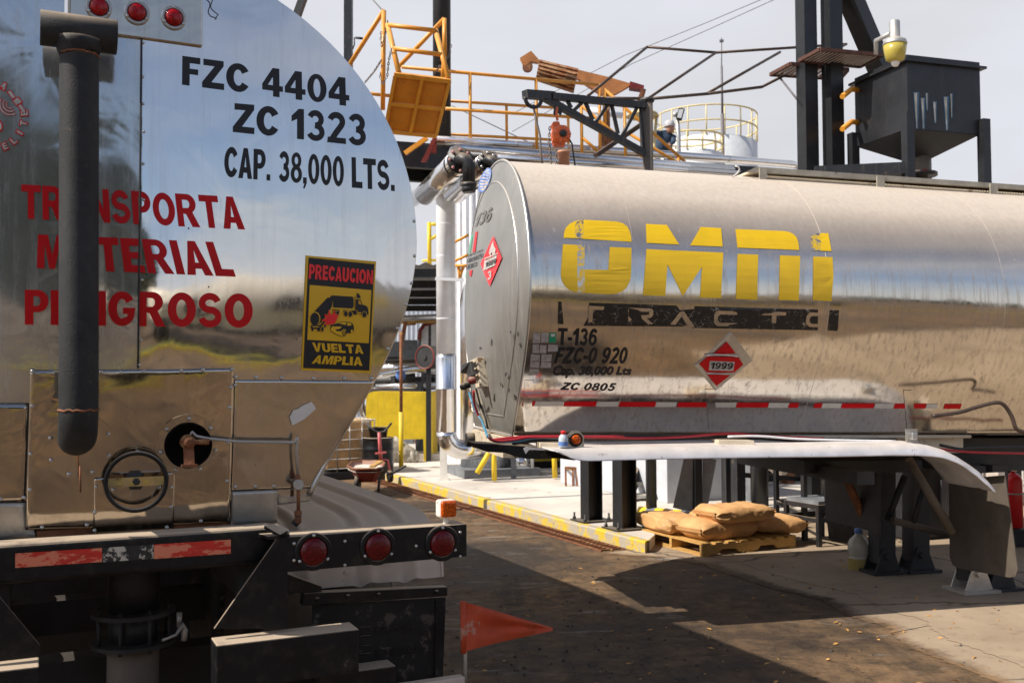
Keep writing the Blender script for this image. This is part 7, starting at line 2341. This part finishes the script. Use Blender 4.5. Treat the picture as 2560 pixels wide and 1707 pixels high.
b_ = MB(); b_.lathe(px_(1674, 315, 21.75), Z, [(.112, -.03), (.115, .03), (.09, .10), (.03, .125), (.01, .126)], 18); b_.prism([px_(1674, 315, 21.75) + V((.10 * math.cos(t) , -.06 + -.12 * math.sin(t), -.03)) for t in [math.pi * k / 8 for k in range(9)]], Z * .012); b_.build('cap', M['capcloth'], pe)
for p in (joints[8], joints[11]):
    b_ = MB()
    for k in range(4):
        b_.tube([p + V((-.03 + k * .018, -.02, -.01)), p + V((-.05 + k * .018, -.06, -.03)), p + V((-.05 + k * .018, -.07, -.06 + .004 * k))], [.012, .011, .008], 6)
    b_.tube([p + V((.03, -.01, 0)), p + V((.04, -.05, -.02))], [.013, .010], 6)
    b_.lathe(p + V((0, -.02, -.01)), V((-.2, -1, 0)), [(.02, -.03), (.042, 0), (.035, .04)], 10)
    b_.build('hand', M['skin'], pe)
# ================================================================== WHAT THE POLISHED STEEL REFLECTS (behind the camera)
pt = thing('parked_tanker', 'white parked tank trailer behind the camera, seen only as a reflection', 'tank trailer', V((10, -6.2, 0)))
A3 = V((.985, .17, 0)).normalized(); N3 = V((-.17, .985, 0)).normalized()
def Q3(s_, l, z): return V((4.6, -9.6, 0)) + A3 * s_ + N3 * l + Z * z
b_ = MB(); n = len(RING)
vs2 = [Q3(s_, a, z) for s_ in (0, 13) for a, z in RING]
b_.add(vs2, [(i, (i + 1) % n, n + (i + 1) % n, n + i) for i in range(n)], 0, True)
for k in (0, 1): b_.add(vs2[k * n:k * n + n], [list(range(n))])
b_.build('tank_shell', pm('cream_tank', (.62, .56, .47), .4, var=.1), pt)
for tx_, s0_, s1_, z0_, z1_, mt in (('OMNI', 7.2, 10.2, 2.25, 2.75, 'yelrail'), ('OMNI', 1.2, 3.8, 2.2, 2.7, 'dark'), ('TRACTOR', 1.2, 3.8, 1.85, 2.05, 'dark')):
    b_ = MB(); block_text(b_, tx_, [(0, 0), (1, 0), (1, 1), (0, 1)], lambda u, v, o: Q3(s1_ + (s0_ - s1_) * u, hw(z0_ + (z1_ - z0_) * v) + .012, z0_ + (z1_ - z0_) * v), 0); b_.build('lettering', M[mt], pt)
b_ = MB(); b_.prism([Q3(5.2, 1.17, 1.95), Q3(6.6, 1.17, 1.95), Q3(6.4, 1.17, 2.6), Q3(5.6, 1.17, 2.6)], N3 * .01); b_.build('stripe', M['dark'], pt)
b_ = MB(); b_.prism([Q3(0, -.9, .95), Q3(13, -.9, .95), Q3(13, .9, .95), Q3(0, .9, .95)], Z * .3); b_.build('chassis', M['dark'], pt)
for s_ in (1.2, 2.5, 11.5):
    for l in (-1, 1):
        b_ = MB(); b_.lathe(Q3(s_, l * .85, .5), N3 * l, [(.3, 0), (.5, .02), (.5, .26), (.3, .28)], 28); b_.build('wheel', M['rubber'], pt)
b_ = MB(); b_.grid(lambda u, v: V((-40 + 80 * u, -6.6 - 1.6 * v + 1.2 * u, .05)), 2, 2)
tag(b_.build('grass', pm('grass', (.075, .098, .024), .9, var=.4, scale=12)), 'strip of dry grass behind the camera', 'grass', kind='stuff')
b_ = MB(); b_.bar(V((-40, -6.5, .08)), V((40, -5.3, .08)), .15, .16); tag(b_.build('rear_kerb', M['yelrail']), 'yellow kerb beside the grass strip behind the camera', kind='structure')
random.seed(77)
leafm = pm('foliage', (.055, .075, .028), .8, var=.5, scale=3, bmp=0)
for i in range(15):
    x = -26 + i * 6.0 + random.uniform(-1.5, 1.5); y = -24 - random.uniform(0, 6)
    h_ = random.uniform(4.2, 6.0)
    if i > 12: x, y, h_ = ((2.6, -14.5, 11.0), (6.4, -16.5, 10.0))[i - 13]
    t_ = thing('tree', 'bushy green tree in the row behind the camera', 'tree', V((x, y, 0)), 'trees behind the camera')
    b_ = MB(); b_.tube([V((x, y, 0)), V((x + .1, y, h_ * .5)), V((x, y + .2, h_ * .8))], [.2, .14, .05], 8); b_.build('trunk', M['woodend'], t_)
    b_ = MB()
    for k in range(700 if i < 13 else 1500):
        a = random.uniform(0, 6.283); f = random.uniform(-1, 1); rr = random.uniform(.4, 1) ** .5
        c = V((x + 3.1 * rr * math.cos(a) * math.sqrt(1 - f * f), y + 2.4 * rr * math.sin(a) * math.sqrt(1 - f * f), h_ * .62 + h_ * .38 * f * rr))
        d1 = V((random.gauss(0, 1), random.gauss(0, 1), random.gauss(0, 1))).normalized() * .34
        d2 = V((random.gauss(0, 1), random.gauss(0, 1), random.gauss(0, 1))).normalized() * .3
        b_.add([c - d1, c + d2, c + d1, c - d2], [(0, 1, 2, 3)])
    b_.build('crown', leafm, t_)
# ================================================================== LITTER
random.seed(31)
b_ = MB()
for k in range(150):
    px, py = random.uniform(1080, 2540), random.uniform(1400, 1720)
    if px < 1180 and py > 1480: continue
    p = gnd(px, py, .008); a = random.uniform(0, 6.28); l = random.uniform(.012, .032); w = l * random.uniform(.25, .4)
    u, v = V((math.cos(a), math.sin(a), random.uniform(-.2, .3))), V((-math.sin(a), math.cos(a), random.uniform(-.2, .5)))
    b_.add([p - u * l, p + v * w + Z * .006, p + u * l, p - v * w], [(0, 1, 2, 3)])
tag(b_.build('leaf_litter', pm('dry_leaf', (.52, .27, .07), .7, var=.45, scale=30, bmp=0)), 'small dry orange leaves scattered on the yard', kind='stuff')
b_ = MB()
for k in range(900):
    px, py = random.uniform(1040, 2560), random.uniform(1390, 1730)
    if px > 1850 and random.random() < .8: continue
    p = gnd(px, py, .004); r = .003 + .014 * random.random() ** 4
    b_.add([p + V((r, 0, 0)), p + V((0, r * random.uniform(.6, 1.2), 0)), p + V((-r, 0, 0)), p + V((0, -r, 0)), p + Z * r * .8], [(0, 1, 4), (1, 2, 4), (2, 3, 4), (3, 0, 4)])
tag(b_.build('gravel', pm('dark_grit', (.05, .042, .036), .9, var=.6, scale=60, bmp=0)), 'dark grit scattered on the yard', kind='stuff')
